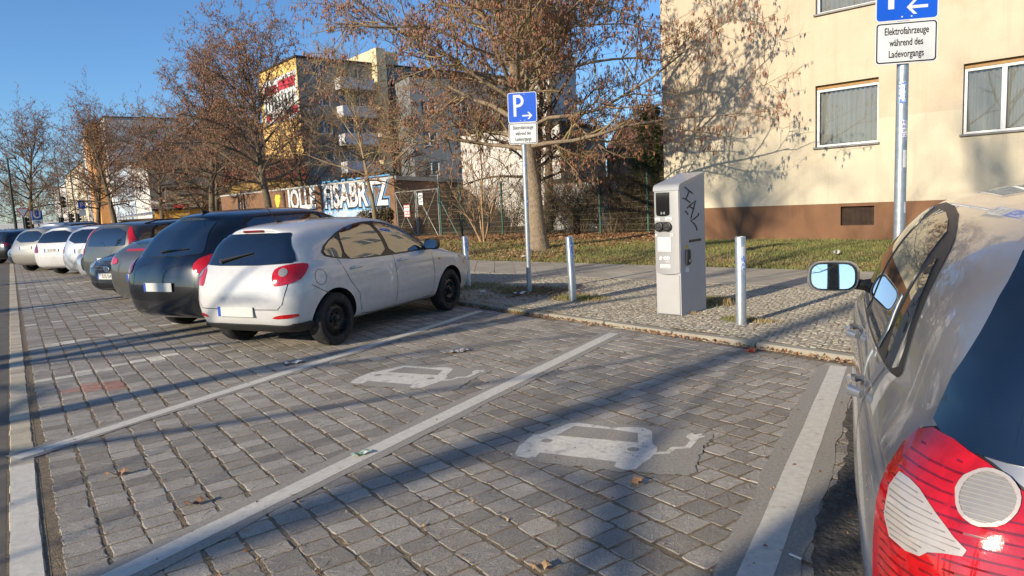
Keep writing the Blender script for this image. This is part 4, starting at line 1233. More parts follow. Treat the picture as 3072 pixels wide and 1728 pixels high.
# trees across the street (they throw the long shadows over bays and house)
GO = 'trees across the street'
T_D = tree_meshes(71, 20.0, 11.5, .30, 4.2, 20, 5, 4, 1, .4)
T_G = tree_meshes(83, 13.0, 2.6, .22, 4.4, 15, 3, 3, 1, 0, upf=1.9, low_droop=-.03)
for i, (u, v, sc, ro) in enumerate(((-9, -21, 1.0, .4), (.6, -22, 1.05, 3.2), (7.2, -21, 1.0, 5.3))):
    x, y = uv(u, v)
    plant_tree('street_tree', 'tall bare tree with a high crown on the far side of the street', T_D, (x, y, 0), ro, sc, GO)
for i, (u, v, sc, ro) in enumerate(((-6.0, -10.4, 1.0, .4), (.2, -10.2, .95, 1.9), (5.2, -10.6, 1.0, 3.6), (7.6, -12.5, 1.0, 5.1), (14.3, -10.3, 1.0, 4.4), (22, -10.5, 1.0, .9))):
    x, y = uv(u, v)
    plant_tree('street_tree', 'slim bare tree on the central strip of the street', T_G, (x, y, 0), ro, sc, 'trees on the central strip')

# ---- shrubs behind and before the fence
def shrub_mesh(seed, n, h, spread, r0, m, sub=7, name='stems'):
    rng = np.random.default_rng(seed)
    a = rng.uniform(0, 6.283, n)
    st = np.stack([np.cos(a) * .12 * rng.random(n), np.sin(a) * .12 * rng.random(n), np.zeros(n)], -1)
    di = np.stack([np.cos(a) * spread, np.sin(a) * spread, np.ones(n)], -1) * 1.0
    P, Rr, T = grow(st, di, rng.uniform(.6, 1.0, n) * h, np.full(n, r0), 9, .07, .02, rng, .2)
    s2, d2, q2, _ = children(P, T, Rr, sub, .2, 1, 40, rng, .25)
    P2, R2, T2 = grow(s2, d2, rng.uniform(.3, 1.0, len(s2)) * h * .3, np.full(len(s2), r0 * .35), 5, .12, .06, rng, .4)
    s3, d3, q3, _ = children(P2, T2, R2, 4, .2, 1, 40, rng, .15)
    P3, R3, T3 = grow(s3, d3, rng.uniform(.2, .6, len(s3)) * h * .18, np.full(len(s3), r0 * .18), 3, .12, .04, rng, .5)
    v, f = merge([tubes(P, Rr, 6), tubes(P2, R2, 4), tubes(P3, R3, 3)])
    return npmesh(name, v, f, m, True)
M_STEMT = mat('tan_stem', (.38, .25, .14), rough=.9, var=.2)
M_STEMB = mat('brown_stem', (.15, .10, .06), rough=.95, var=.4, scale=2)
sb = tag(link('bare_bush', shrub_mesh(5, 9, 4.4, .28, .035, M_STEMT, 9), None, (-.95, 24.8, .1)), 'tan bare multi-stemmed bush standing before the wire fence', 'bush')
thk = shrub_mesh(8, 30, 2.9, .5, .016, M_STEMB, 9)
thk2 = shrub_mesh(9, 26, 3.6, .42, .018, M_TWIGD, 9)
for i, (s_, n_) in enumerate(((-4.2, -3.3), (-5.6, -3.6), (-7.0, -3.1), (-8.3, -3.7), (-9.6, -3.3), (-11.2, -3.4), (-13.2, -3.3), (-15.0, -3.4), (-6.3, -5.0), (-9.0, -5.4), (-4.6, -4.9), (-7.6, -4.4), (-10.4, -4.6), (-12.2, -4.5), (-8.9, -3.0), (-6.4, -2.9))):
    x, y = bw(s_, n_)
    o = tag(link('thicket_bush', (thk, thk2)[i % 2], None, (x, y, .05), i * 1.3), 'brown leafless thicket bush tangled behind the wire fence', 'bush', 'thicket bushes behind the fence')
    o.scale = (1.1, 1.1, .8 + .12 * (i % 3))
x, y = bw(-7.3, -2.75)
tag(link('dark_sapling', shrub_mesh(15, 4, 4.6, .34, .05, M_TWIGD, 9), None, (x, y, .05)), 'dark forked sapling right behind the wire fence', 'sapling')
# double trunks behind the fence, next to the white house
T_E = tree_meshes(91, 11, 3.2, .24, 3.6, 18, 8, 6, 3, 0, lean=(.16, .03), twig_m=M_TWIG)
plant_tree('garden_tree', 'leaning bare garden tree before the white house', T_E, (1.55, 28.9, 0), .3, 1.0)
plant_tree('garden_tree', 'upright bare garden tree close behind the large hazel', T_C, (1.0, 25.3, .05), .3, .8)

def leaf_cloud(seed, blobs, n, size, m, name):
    """Foliage as small two-triangle sprays spread through uneven lobes."""
    rng = np.random.default_rng(seed)
    k = rng.integers(0, len(blobs), n)
    B = np.array(blobs)
    d = unit(rng.normal(0, 1, (n, 3))) * (rng.random((n, 1)) ** .45)
    p = B[k, :3] + d * B[k, 3:6]
    a = unit(rng.normal(0, 1, (n, 3)) + np.array([0, 0, -.4])); b = unit(np.cross(a, rng.normal(0, 1, (n, 3))))
    s_ = rng.uniform(.5, 1.2, (n, 1)) * size
    V = np.stack([p - b * s_ * .4, p + a * s_, p + b * s_ * .4, p - a * s_ * .5], 1)
    return npmesh(name, V.reshape(-1, 3), np.arange(4 * n).reshape(-1, 4), m)
M_THUJA = mat('evergreen_leaf', (.085, .13, .03), rough=.8, var=.5, scale=1.5, col2=(.14, .17, .035), c2scale=1.2)
rg = np.random.default_rng(4)
def thuja(cx_, cy_, h, r_):
    bl = []
    for i in range(26):
        z = h * (i + .5) / 26
        rr_ = r_ * (1.05 - .75 * (z / h) ** 1.5)
        for j in range(3):
            a = rg.uniform(0, 6.28)
            bl.append((math.cos(a) * rr_ * .5, math.sin(a) * rr_ * .5, z, rr_ * .6, rr_ * .6, h * .05))
    root = empty('evergreen_tree', 'dense dark green evergreen between the wire fence and the cream house', 'evergreen', (cx_, cy_, 0), 0, 'evergreens by the house corner')
    part('trunk', M_TWIGD, root, lambda b: b.tube([(0, 0, 0), (.02, 0, h * .5), (0, .02, h * .92)], [.1, .06, .02], 7))
    tag(link('crown', leaf_cloud(int(cx_ * 10) % 90 + 3, bl, 9000, .075, M_THUJA, 'crown'), root), kind='stuff')
for s_, n_, h, r_ in ((-6.1, -3.9, 4.7, .95), (-7.4, -5.2, 5.0, 1.1), (-5.6, -5.6, 5.4, 1.1)):
    x, y = bw(s_, n_); thuja(x, y, h, r_)
# ivy and dead undergrowth along the foot of the fence
rg2 = np.random.default_rng(12)
for col_, nm_, lab_ in (((.09, .085, .03), 'ivy', 'dull green ivy creeping along the fence'), ((.16, .10, .055), 'dead_undergrowth', 'dead brown undergrowth behind the wire fence')):
    bl = []
    for k in range(60):
        x, y = bw(-3.6 - rg2.random() * 13, -2.6 - rg2.random() * 1.6)
        h_ = rg2.uniform(.15, 1.3)
        bl.append((x, y, h_, .5, .5, .35))
    tag(link(nm_, leaf_cloud(int(col_[0] * 1000), bl, 9000, .045, mat(nm_ + '_leaf', col_, rough=.85, var=.4, scale=2), nm_)), lab_, 'undergrowth', kind='stuff')
# low conifer by the shed and the far scrub at the end of the street
link_ = leaf_cloud(61, [(0, 0, .9, .8, .8, .6), (.3, .2, 1.4, .5, .5, .4), (-.4, 0, 1.2, .6, .5, .5)], 3500, .09, mat('dull_evergreen_leaf', (.11, .085, .04), rough=.85, var=.4, scale=2), 'conifer_bush')
tag(link('conifer_bush', link_, None, (-5.9, 31.3, -.15)), 'low dull green conifer bush against the graffiti wall', 'bush')
T_F = tree_meshes(101, 10, .8, .2, 4.6, 26, 8, 6, 2, 0, twig_m=M_STEMB, tw_r=.012)
for i, (x, y, sc) in enumerate(((-84, 112, 1.0), (-93, 118, 1.1), (-101, 121, .95), (-76, 118, .8), (-88, 132, 1.2), (-108, 128, 1.2), (-98, 140, 1.3))):
    plant_tree('scrub_tree', 'brown leafless scrub tree at the far end of the street', T_F, (x, y, -.2), i * .9, sc, 'far scrub trees')
# ------------------------------------------------------------------ cars
def paint(name, col, metal=.0, rough=.35, dirt=.0):
    return mat('paint_' + name, col, rough=rough, metal=metal, var=.05, scale=14, coat=1.0, croug=.035, bump=.012, bscale=900, bdist=.001,
               col2=tuple(c * .62 + d * .38 for c, d in zip(col, (.23, .19, .14))) if dirt else None, c2scale=2.6, c2lo=.56, c2hi=.82)
M_GLASS = mat('car_glass', (.008, .011, .013), rough=.015, var=.3, ior=2.6, spec=.5)
M_GLASS_T = mat('car_glass_tinted', (.004, .006, .009), rough=.03, var=.3, ior=2.2)
M_TRIM = mat('black_trim', (.012, .012, .012), rough=.45, var=.2)
M_PLAST = mat('black_plastic', (.022, .022, .022), rough=.62, var=.25, scale=40, bump=.1, bscale=400, bdist=.0005)
M_RUBBER = mat('tyre_rubber', (.016, .016, .016), rough=.85, var=.3, scale=18, bump=.35, bscale=90, bdist=.004, col2=(.07, .06, .05), c2scale=9, c2lo=.55, c2hi=.75)
M_WELL = mat('wheel_well', (.008, .008, .008), rough=.95)
M_STEEL = mat('black_steel_rim', (.012, .012, .012), rough=.5, metal=.2, var=.3, col2=(.07, .05, .035), c2scale=12, c2lo=.55, c2hi=.75)
M_ALLOY = mat('alloy_rim', (.45, .45, .46), rough=.32, metal=.8, var=.1)
M_LAMP = mat('red_lamp_lens', (.42, .004, .006), rough=.07, var=.25, scale=30, coat=1.0, bump=.18, bscale=70, bdist=.002)
M_LAMPD = mat('dark_red_lamp_lens', (.16, .003, .006), rough=.08, var=.3, scale=30, coat=1.0)
M_LENS = mat('clear_lamp_lens', (.27, .26, .245), rough=.2, metal=.2, var=.08, scale=60, coat=1.0)
M_LENSW = mat('pale_lamp_lens', (.40, .36, .335), rough=.25, metal=.1, var=.07, scale=30, coat=1.0)
M_LENSR = mat('lens_rib_pale', (.30, .285, .265), rough=.25, var=.05, coat=1.0)
M_AMBER = mat('amber_lens', (.75, .28, .04), rough=.12, var=.15, coat=1.0)
M_CHROME = mat('chrome', (.75, .75, .76), rough=.1, metal=1.0, var=.05)
M_MIRROR = mat('mirror_glass', (.82, .84, .85), rough=.015, metal=1.0, var=.02)
M_PLATE = mat('plate_white', (.55, .55, .52), rough=.35, var=.05)
M_PBLUE = mat('plate_blue', (.02, .07, .4), rough=.35)
M_INK = mat('black_ink', (.012, .012, .012), rough=.5)

DIRS = {'L': 90.0, 'R': -90.0, 'B': 0.0, 'F': 180.0}

class Car:
    def __init__(s, name, label, sp, paint_m, loc, az, group='cars parked along the bays', cat='car', sub=2):
        s.sp, s.paint, s.sub = sp, paint_m, sub
        s.root = empty(name, label, cat, (loc[0], loc[1], loc[2] if len(loc) > 2 else 0.0), az_rot(az), group)
        s.make_body()

    # ---- body shell: control cage, subdivided, wheel arches cut out
    def cage(s):
        p = s.sp
        L, hw, H = p['L'], p['W'] / 2, p['H']
        gc, z3, z4 = p.get('gc', .2), p.get('z3', .58), p.get('z4', .84)
        bz, bf = p.get('belt', .96), p.get('beltf', .92)
        gw, rw = p.get('gw', .86), p.get('rw', .70)
        ra, fa = p['ro'], p['ro'] + p['wb']
        hx, cx, cz, hz = p['headx'], p['cowlx'], p.get('cowlz', .98), p.get('hoodz', .80)
        rx = p['roofx']
        st = []
        yf = [0, .80, .955, 1.0, .985, .935, gw, rw, rw * .6, 0]
        def zs(b, top=H): return [gc, gc, gc + .09, z3, z4, b, b + (top - b) * .52, top - .075, top - .016, top]
        def add(xs, ys, z): st.append([(x, y * hw, zz) for x, y, zz in zip(xs, ys, z)])
        tail = p.get('tail', [.14, .14, .035, 0, .035, .09, .24, .38, .36, .35])
        mid = (ra + fa) / 2
        if p.get('type') == 'sedan':
            tz = p.get('trunkz', 1.0)
            zt = [gc, gc, gc + .09, z3, z4, tz - .05, tz - .015, tz, tz + .01, tz + .015]
            add([.16, .16, .04, 0, .02, .05, .06, .05, .04, .03], [0, .7, .84, .87, .86, .80, .74, .6, .35, 0], zt)
            add([.3, .3, .2, .17, .18, .2, .2, .2, .2, .2], [0, .8, .95, .99, .97, .91, .84, .66, .4, 0], [q + (.01 if i > 4 else 0) for i, q in enumerate(zt)])
            tx = p['trunkx']
            add([ra, ra, ra, ra, ra, tx, tx, tx, tx, tx], [0, .8, .955, 1, .985, .93, .82, .68, .4, 0], [gc, gc, gc + .09, z3, z4, bz, tz + .03, tz + .04, tz + .05, tz + .055])
            add([ra + .4] * 5 + [rx - .1, rx - .08, rx, rx, rx], yf, zs(bz))
        else:
            # tailgate top edge is drawn in a little so the back tapers
            rc = p.get('rcorner', .89)
            add(tail, [0, rc * .79, rc * .955, rc, rc * .995, rc * .945, gw * .93 * rc / .89, rw * .95 * (1 + rc / .89) / 2, rw * .58, 0], [gc + .05, gc + .05, gc + .1, z3, z4, bz, bz + (H - bz) * .52, H - p.get('rdrop', .06) - .075, H - p.get('rdrop', .06) - .02, H - p.get('rdrop', .06)])
            add([t + (.15 if i < 6 else .13) for i, t in enumerate(tail)], [0, .80, .955 - (.89 - rc) * .35, 1.0 - (.89 - rc) * .35, .985 - (.89 - rc) * .35, .935 - (.89 - rc) * .3, gw, rw, rw * .6, 0], zs(bz, H - p.get('rdrop', .06) * .6))
            add([ra, ra, ra, ra, ra, ra + .06, ra + .1] + [max(rx + .5, ra + .1)] * 3, yf, zs(bz, H - .012))
        add([mid - .2] * 10, yf, zs((bz + bf) / 2, H))
        add([fa - .62] * 5 + [hx + .16, hx + .08, hx, hx + .03, hx + .05], yf, zs(bf, H - .03))
        add([fa - .3] * 5 + [cx - .14, cx - .06, cx, cx + .06, cx + .08], [0, .80, .955, 1.0, .985, .93, .82, .64, .36, 0], [gc, gc, gc + .09, z3, z4, bf - .01, cz - .015, cz, cz + .015, cz + .02])
        mz = (cz + hz) / 2 + .035
        add([fa + .02] * 5 + [fa + .02] * 5, [0, .80, .955, 1.0, .98, .915, .8, .6, .33, 0], [gc, gc, gc + .09, z3, z4 - .02, mz - .05, mz - .015, mz, mz + .012, mz + .018])
        add([L - .3, L - .3, L - .26, L - .24, L - .27, L - .36, L - .34, L - .32, L - .3, L - .29], [0, .78, .92, .96, .94, .86, .75, .56, .32, 0], [gc, gc, gc + .09, z3, z4 - .08, hz - .05, hz - .005, hz + .01, hz + .02, hz + .025])
        add([L - .16, L - .16, L - .04, L - .03, L - .1, L - .19, L - .17, L - .13, L - .1, L - .09], [0, .66, .78, .80, .78, .72, .64, .5, .3, 0], [gc, gc, gc + .07, z3 - .02, z4 - .14, hz - .1, hz - .075, hz - .06, hz - .05, hz - .045])
        tp = p.get('taper', .5)
        if p.get('type') != 'sedan':
            for i, (lo, up) in enumerate(((.07, .17), (.035, .105), (.0, .035))):
                st[i] = [(x, y * (1 - tp * (up if k >= 5 else (lo if k >= 2 else lo * .6))), z) for k, (x, y, z) in enumerate(st[i])]
        V, F, ring = [], [], []
        s.nst = len(st)
        for q in st:
            ids = []
            for k in range(10):
                V.append(q[k]); ids.append(len(V) - 1)
            for k in range(8, 0, -1):
                V.append((q[k][0], -q[k][1], q[k][2])); ids.append(len(V) - 1)
            ring.append(ids)
        for a, b in zip(ring, ring[1:]):
            for k in range(18):
                F.append((a[k], a[(k + 1) % 18], b[(k + 1) % 18], b[k]))
        for ids, q, bulge in ((ring[0], st[0], -p.get('bulge', .05)), (ring[-1], st[-1], .10)):
            c = {0: ids[0], 1: ids[0], 8: ids[9], 9: ids[9]}
            for k in range(2, 8):
                V.append((q[k][0] + bulge, 0, q[k][2] + (.012 if k > 6 else 0))); c[k] = len(V) - 1
            Rk = lambda k: ids[18 - k]
            for k in range(1, 8):
                if k == 7:
                    F.append((ids[7], ids[8], c[8], c[7])); F.append((Rk(7), c[7], c[8], Rk(8)))
                elif k == 1:
                    F.append((ids[1], ids[2], c[2], c[1])); F.append((Rk(1), c[1], c[2], Rk(2)))
                else:
                    F.append((ids[k], ids[k + 1], c[k + 1], c[k])); F.append((Rk(k), c[k], c[k + 1], Rk(k + 1)))
        x0 = L / 2
        return [(x - x0, y, z) for x, y, z in V], F

    def make_body(s):
        p = s.sp
        V, F = s.cage()
        me = bpy.data.meshes.new('cage')
        me.from_pydata(V, [], F)
        bm = bmesh.new(); bm.from_mesh(me)
        bmesh.ops.recalc_face_normals(bm, faces=bm.faces)
        bm.to_mesh(me); bm.free()
        me.polygons.foreach_set('use_smooth', np.ones(len(me.polygons), bool))
        ob = bpy.data.objects.new('cage', me); COL.objects.link(ob)
        cr = s.sp.get('crease', {5: .8, 4: .3, 3: .35, 7: .35})
        at = me.attributes.new('crease_edge', 'FLOAT', 'EDGE')
        nst = s.nst
        lev = {}
        for i in range(nst):
            for k in range(18):
                lev[i * 18 + k] = (i, k if k <= 9 else 18 - k)
        for e in me.edges:
            a, b = e.vertices
            if a in lev and b in lev and lev[a][1] == lev[b][1] and lev[a][0] != lev[b][0] and lev[a][1] in cr:
                at.data[e.index].value = cr[lev[a][1]]
            elif a in lev and b in lev and lev[a][0] == lev[b][0] and lev[a][0] in (0,) :
                at.data[e.index].value = s.sp.get('rcrease', .25)
        md = ob.modifiers.new('s', 'SUBSURF'); md.levels = s.sub; md.render_levels = s.sub
        # cutter for the wheel arches
        cb = MB()
        r, hw = p['r'], p['W'] / 2
        ar = r * p.get('archk', 1.16)
        s.axles = [(p['ro'] - p['L'] / 2), (p['ro'] + p['wb'] - p['L'] / 2)]
        n = 40
        for ax in s.axles:
            for sg in (-1, 1):
                y0, y1 = sg * (hw - .27), sg * (hw + .3)
                vs = [(ax + ar * math.cos(2 * math.pi * k / n), y, r + ar * math.sin(2 * math.pi * k / n)) for y in (y0, y1) for k in range(n)]
                cb.add(vs, [tuple(range(n)), tuple(range(n, 2 * n))] + [(k, (k + 1) % n, n + (k + 1) % n, n + k) for k in range(n)])
        cut = cb.build('cutter', None)
        bpy.context.view_layer.update()
        dg = bpy.context.evaluated_depsgraph_get()
        sm = bpy.data.meshes.new_from_object(ob.evaluated_get(dg))
        s.bvh = BVHTree.FromPolygons([v.co.copy() for v in sm.vertices], [tuple(q.vertices) for q in sm.polygons])
        bd = ob.modifiers.new('b', 'BOOLEAN'); bd.object = cut; bd.operation = 'DIFFERENCE'; bd.solver = 'EXACT'
        bpy.context.view_layer.update()
        dg = bpy.context.evaluated_depsgraph_get()
        body = bpy.data.meshes.new_from_object(ob.evaluated_get(dg))
        bpy.data.objects.remove(ob); bpy.data.objects.remove(cut)
        bpy.data.meshes.remove(sm)
        body.materials.clear()
        body.materials.append(s.paint); body.materials.append(M_WELL)
        for f in body.polygons:
            c = f.center
            for ax in s.axles:
                if (c.x - ax) ** 2 + (c.z - r) ** 2 < (ar * 1.004) ** 2 and abs(c.y) > hw - .3:
                    if abs(f.normal.y) > .9 and abs(c.y) > hw - .2:
                        continue
                    f.material_index = 1
            if c.z < p.get('gc', .2) + .04 and f.normal.z < -.5:
                f.material_index = 1
        body.polygons.foreach_set('use_smooth', np.ones(len(body.polygons), bool))
        body.set_sharp_from_angle(angle=R(42))
        body.name = 'car_body'
        s.body = link('body', body, s.root)
        s.ar = ar

    # ---- projecting outlines onto the shell
    def hit(s, a, z, d):
        if d == 'T':
            o, dv = Vector((a, z, 4)), Vector((0, 0, -1))
        else:
            th = R(DIRS.get(d, d) if not isinstance(d, (int, float)) else d)
            dv = Vector((math.cos(th), -math.sin(th), 0))
            ax = Vector((math.sin(th), math.cos(th), 0))
            if d == 'F': ax = Vector((0, 1, 0))
            if d in ('L', 'R'): ax = Vector((1, 0, 0))
            o = ax * a + Vector((0, 0, z)) - dv * 6
            if isinstance(d, (int, float)): o.x -= s.sp['L'] / 2
        h = s.bvh.ray_cast(o, dv)
        if h[0] is None:
            q = s.bvh.find_nearest(o + dv * (6 - s.sp['W'] / 2))
            return q[0], q[1]
        nn = h[1]
        if nn.dot(dv) > 0: nn = -nn
        return h[0], nn

    def patch(s, name, poly, m, d, off=.006, res=.04, skirt=.01, parent=None, holes=(), mb=None, flat=False):
        pq = []
        for i in range(len(poly)):
            a, b = poly[i], poly[(i + 1) % len(poly)]
            k_ = max(1, int(math.hypot(b[0] - a[0], b[1] - a[1]) / res + .5))
            pq += [(a[0] + (b[0] - a[0]) * k / k_, a[1] + (b[1] - a[1]) * k / k_) for k in range(k_)]
        poly = pq
        n0 = len(poly)
        P = [Vector(q) for q in poly]
        E = [(i, (i + 1) % n0) for i in range(n0)]
        xs = [q[0] for q in poly]; ys = [q[1] for q in poly]
        nx = int((max(xs) - min(xs)) / res); ny = int((max(ys) - min(ys)) / res)
        ins = inset(poly, res * .45)
        for i in range(1, nx + 1):
            for j in range(1, ny + 1):
                x = min(xs) + (max(xs) - min(xs)) * i / (nx + 1); y = min(ys) + (max(ys) - min(ys)) * j / (ny + 1)
                if inpoly(x, y, ins): P.append(Vector((x, y)))
        vo, eo, fo, _, _, _ = delaunay_2d_cdt(P, E, [], 1, 1e-5)
        V, N = [], []
        for q in vo:
            h, nn = s.hit(q[0], q[1], d)
            V.append(h + nn * off); N.append(nn)
        F = [tuple(f) for f in fo]
        # boundary skirt
        cnt = {}
        for f in F:
            for i in range(len(f)):
                e = (f[i], f[(i + 1) % len(f)])
                cnt[tuple(sorted(e))] = None if tuple(sorted(e)) in cnt else e
        bd = [e for e in cnt.values() if e]
        mp = {}
        for e in bd:
            for i in e:
                if i not in mp:
                    V.append(V[i] - N[i] * skirt); mp[i] = len(V) - 1
        F += [(a, b, mp[b], mp[a]) for a, b in bd]
        if mb is not None:
            return mb.add([tuple(v) for v in V], F)
        me = bpy.data.meshes.new(name)
        me.from_pydata([tuple(v) for v in V], [], F)
        bm = bmesh.new(); bm.from_mesh(me)
        bmesh.ops.recalc_face_normals(bm, faces=bm.faces)
        # outward check
        c = sum((f.normal.dot(N[min(f.verts, key=lambda v: v.index).index]) * f.calc_area() for f in list(bm.faces)[:len(fo)] if min(v.index for v in f.verts) < len(N)), 0.0)
        if c < 0:
            bmesh.ops.reverse_faces(bm, faces=bm.faces)
        bm.to_mesh(me); bm.free()
        me.polygons.foreach_set('use_smooth', np.ones(len(me.polygons), bool))
        me.set_sharp_from_angle(angle=R(35))
        me.materials.append(m)
        return link(name, me, parent or s.root)

    def ribbon(s, line, w, d, off=.002, closed=False, mb=None):
        n = len(line)
        pts = []
        for i in range(n - (0 if closed else 1)):
            a, b = line[i], line[(i + 1) % n]
            m_ = max(1, int(math.hypot(b[0] - a[0], b[1] - a[1]) / .05))
            pts += [(a[0] + (b[0] - a[0]) * k / m_, a[1] + (b[1] - a[1]) * k / m_) for k in range(m_)]
        if not closed: pts.append(line[-1])
        V, F = [], []
        n = len(pts)
        for i in range(n):
            a = pts[(i - 1) % n] if closed or i else pts[i]
            b = pts[(i + 1) % n] if closed or i < n - 1 else pts[i]
            tx, ty = b[0] - a[0], b[1] - a[1]
            l_ = math.hypot(tx, ty) or 1
            for sg in (-1, 1):
                h, nn = s.hit(pts[i][0] - ty / l_ * w / 2 * sg, pts[i][1] + tx / l_ * w / 2 * sg, d)
                V.append(tuple(h + nn * off))
        for i in range(n if closed else n - 1):
            j = (i + 1) % n
            F.append((2 * i, 2 * i + 1, 2 * j + 1, 2 * j))
        if mb is not None:
            return mb.add(V, F)
        me = bpy.data.meshes.new('panel_seam')
        me.from_pydata(V, [], F)
        me.materials.append(M_TRIM)
        return link('panel_seam', me, s.root)

    def wheels(s, style='alloy', sides=(1, -1)):
        r, hw = s.sp['r'], s.sp['W'] / 2
        wdt = s.sp.get('tw', .195)
        rr = r * .66
        tp = [(rr, -wdt / 2 + .02), (rr + .02, -wdt / 2), (r * .93, -wdt / 2 + .004), (r * .985, -wdt / 2 + .022), (r, -wdt / 2 + .05), (r * 1.002, 0), (r, wdt / 2 - .05), (r * .985, wdt / 2 - .022), (r * .93, wdt / 2 - .004), (rr + .02, wdt / 2), (rr, wdt / 2 - .02)]
        key = (round(r, 3), wdt, style)
        if key not in WHEELS:
            tm = MB().lathe(tp, 36, close=True).mesh('tyre', M_RUBBER, 'auto')
            rb = MB()
            o = wdt / 2
            if style == 'steel':
                rb.lathe([(rr, o - .02), (rr - .012, o - .008), (rr * .93, o - .02), (rr * .88, o - .05), (rr * .74, o - .035), (rr * .6, o - .022), (rr * .48, o - .045), (rr * .3, o - .05), (.03, o - .03), (.0, o - .028)], 36)
                rb.lathe([(rr * .19, o - .06), (rr * .19, o - .015), (rr * .14, o - .005), (0, o - .002)], 16)
                for k in range(5):
                    a = 2 * math.pi * k / 5
                    rb.lathe([(.011, -.05 + o), (.011, o - .02), (0, o - .015)], 6, Matrix.Translation((rr * .36 * math.cos(a), rr * .36 * math.sin(a), 0)))
            else:
                rb.lathe([(rr, o - .015), (rr - .012, o - .004), (rr * .92, o - .02), (rr * .9, o - .09), (rr * .86, 0), (0, 0)], 36)
                rb.lathe([(rr * .24, o - .06), (rr * .24, o - .025), (rr * .16, o - .015), (0, o - .012)], 20)
                ns = 5 if style == 'alloy' else 10
                for k in range(ns):
                    a = 2 * math.pi * k / ns
                    rb.box((rr * .55 * math.cos(a), rr * .55 * math.sin(a), o - .035), (rr * .8, rr * (.2 if ns == 5 else .11), .03), .008, rz=a)
            rm = rb.mesh('wheel', M_STEEL if style == 'steel' else M_ALLOY, 'auto')
            hb = None
            if style == 'steel':
                h = MB()
                for k in range(12):
                    a = 2 * math.pi * (k + .5) / 12
                    h.lathe([(0, o - .0345), (rr * .085, o - .0345)], 10, Matrix.Translation((rr * .765 * math.cos(a), rr * .765 * math.sin(a), .002)))
                hb = h.mesh('slot', M_WELL)
            WHEELS[key] = (tm, rm, hb)
        tm, rm, hb = WHEELS[key]
        for ax in s.axles:
            for sg in sides:
                w = link('wheel', rm, s.root)
                w.location = (ax, sg * (hw - wdt / 2 - .03), r)
                w.rotation_euler = (-sg * math.pi / 2, random.uniform(0, 6), 0) if False else (Matrix.Rotation(-sg * math.pi / 2, 4, 'X') @ Matrix.Rotation(random.uniform(0, 6), 4, 'Z')).to_euler()
                link('tyre', tm, w)
                if hb: tag(link('slot', hb, w), kind='stuff')

    def plate(s, end, z, body='', y=0.0, w=.52):
        h, nn = s.hit(y, z, end)
        sg = -1 if end == 'B' else 1
        x = h.x + sg * .012
        pl = part('number_plate', M_PLATE, s.root, lambda b: b.box((x, y, z), (.012, w, .112), .004))
        fx = x + sg * .0075
        ey = (0, -1, 0) if end == 'B' else (0, 1, 0)
        ly = y + (w / 2 - .022) * (1 if end == 'B' else -1)
        part('euro_band', M_PBLUE, pl, lambda b: b.box((fx - sg * .001, ly, z), (.003, .04, .108)))
        if body:
            text('lettering', body, .1, M_INK, pl, frame((fx, y + (-.02 if end == 'B' else .02), z), ey, (0, 0, 1)), sx=.72, ext=.001)
        return pl

    def handle(s, x, z, side, parent=None, m=None):
        h, nn = s.hit(x, z, side)
        sg = 1 if side == 'L' else -1
        mb = MB()
        mb.tube([(x - .095, h.y + sg * .004, z), (x - .075, h.y + sg * .03, z + .004), (x + .055, h.y + sg * .034, z + .008), (x + .085, h.y + sg * .004, z + .006)], [.013, .017, .016, .012], 8)
        o = mb.build('handle', m or s.paint, parent or s.root, 'auto')
        s.patch('handle_recess', chaikin([(x - .09, z - .045), (x + .05, z - .045), (x + .07, z + .02), (x - .06, z + .02)], 2), M_TRIM if m is None else s.paint, side, off=.0015, parent=parent or s.root)
        return o

    def mirror(s, x, z, side, m=None, sc=1.0, face_m=None, dark=None):
        sg = 1 if side == 'L' else -1
        h, nn = s.hit(x, z - .03, side)
        y0 = h.y
        mb = MB()
        yc = y0 + sg * .16 * sc
        # housing: lofted shell, rounded towards the front
        secs = [(-.03, 1.0), (-.015, 1.06), (.03, 1.0), (.075, .78), (.10, .42)]
        b = []
        base = rrect(.21 * sc, .135 * sc, .05 * sc, 4)
        rows = []
        for dx, k in secs:
            rows.append([(x + dx * sc, yc + q[0] * k, z + q[1] * k + (1 - k) * .01) for q in base])
        vs = [q for r_ in rows for q in r_]
        n = len(base)
        fs = [(i * n + k, i * n + (k + 1) % n, (i + 1) * n + (k + 1) % n, (i + 1) * n + k) for i in range(len(rows) - 1) for k in range(n)]
        fs += [tuple(range(n)), tuple((len(rows) - 1) * n + k for k in range(n))]
        mb.add(vs, fs)
        hs = mb.build('mirror_housing', m or s.paint, s.root, 'auto')
        part('mirror_arm', dark or M_PLAST, hs, lambda q: q.tube([(x + .03, y0 - sg * .02, z - .05), (x + .02, y0 + sg * .04, z - .05), (x + .02, yc, z - .03)], [.035, .028, .03], 8), 'auto')
        fx = x - .0305 * sc
        part('mirror_rim', dark or M_PLAST, hs, lambda q: q.prism(inset(base, .004), -.0035, .002, frame((fx, yc, z), (0, 1, 0), (0, 0, 1))))
        part('mirror_glass', face_m or M_MIRROR, hs, lambda q: q.prism(inset(base, .016), -.0135, -.003, frame((fx, yc, z), (.03 * sg, 1, 0), (.11, 0, 1))))
        return hs
WHEELS = {}
# ------------------------------------------------------------------ white hatchback in the bay beside the charging bays
def side_glass(c, polys, m=None, sides=('L', 'R'), frame_poly=None, pillar=None):
    for sd in sides:
        if frame_poly:
            c.patch('window_surround', frame_poly, M_TRIM, sd, off=.003)
        for q in polys:
            c.patch('side_window', q, m or M_GLASS, sd, off=.007)

def X(c, poly):      # x measured from the rear bumper -> car coordinates
    return [(x - c.sp['L'] / 2, z) for x, z in poly]

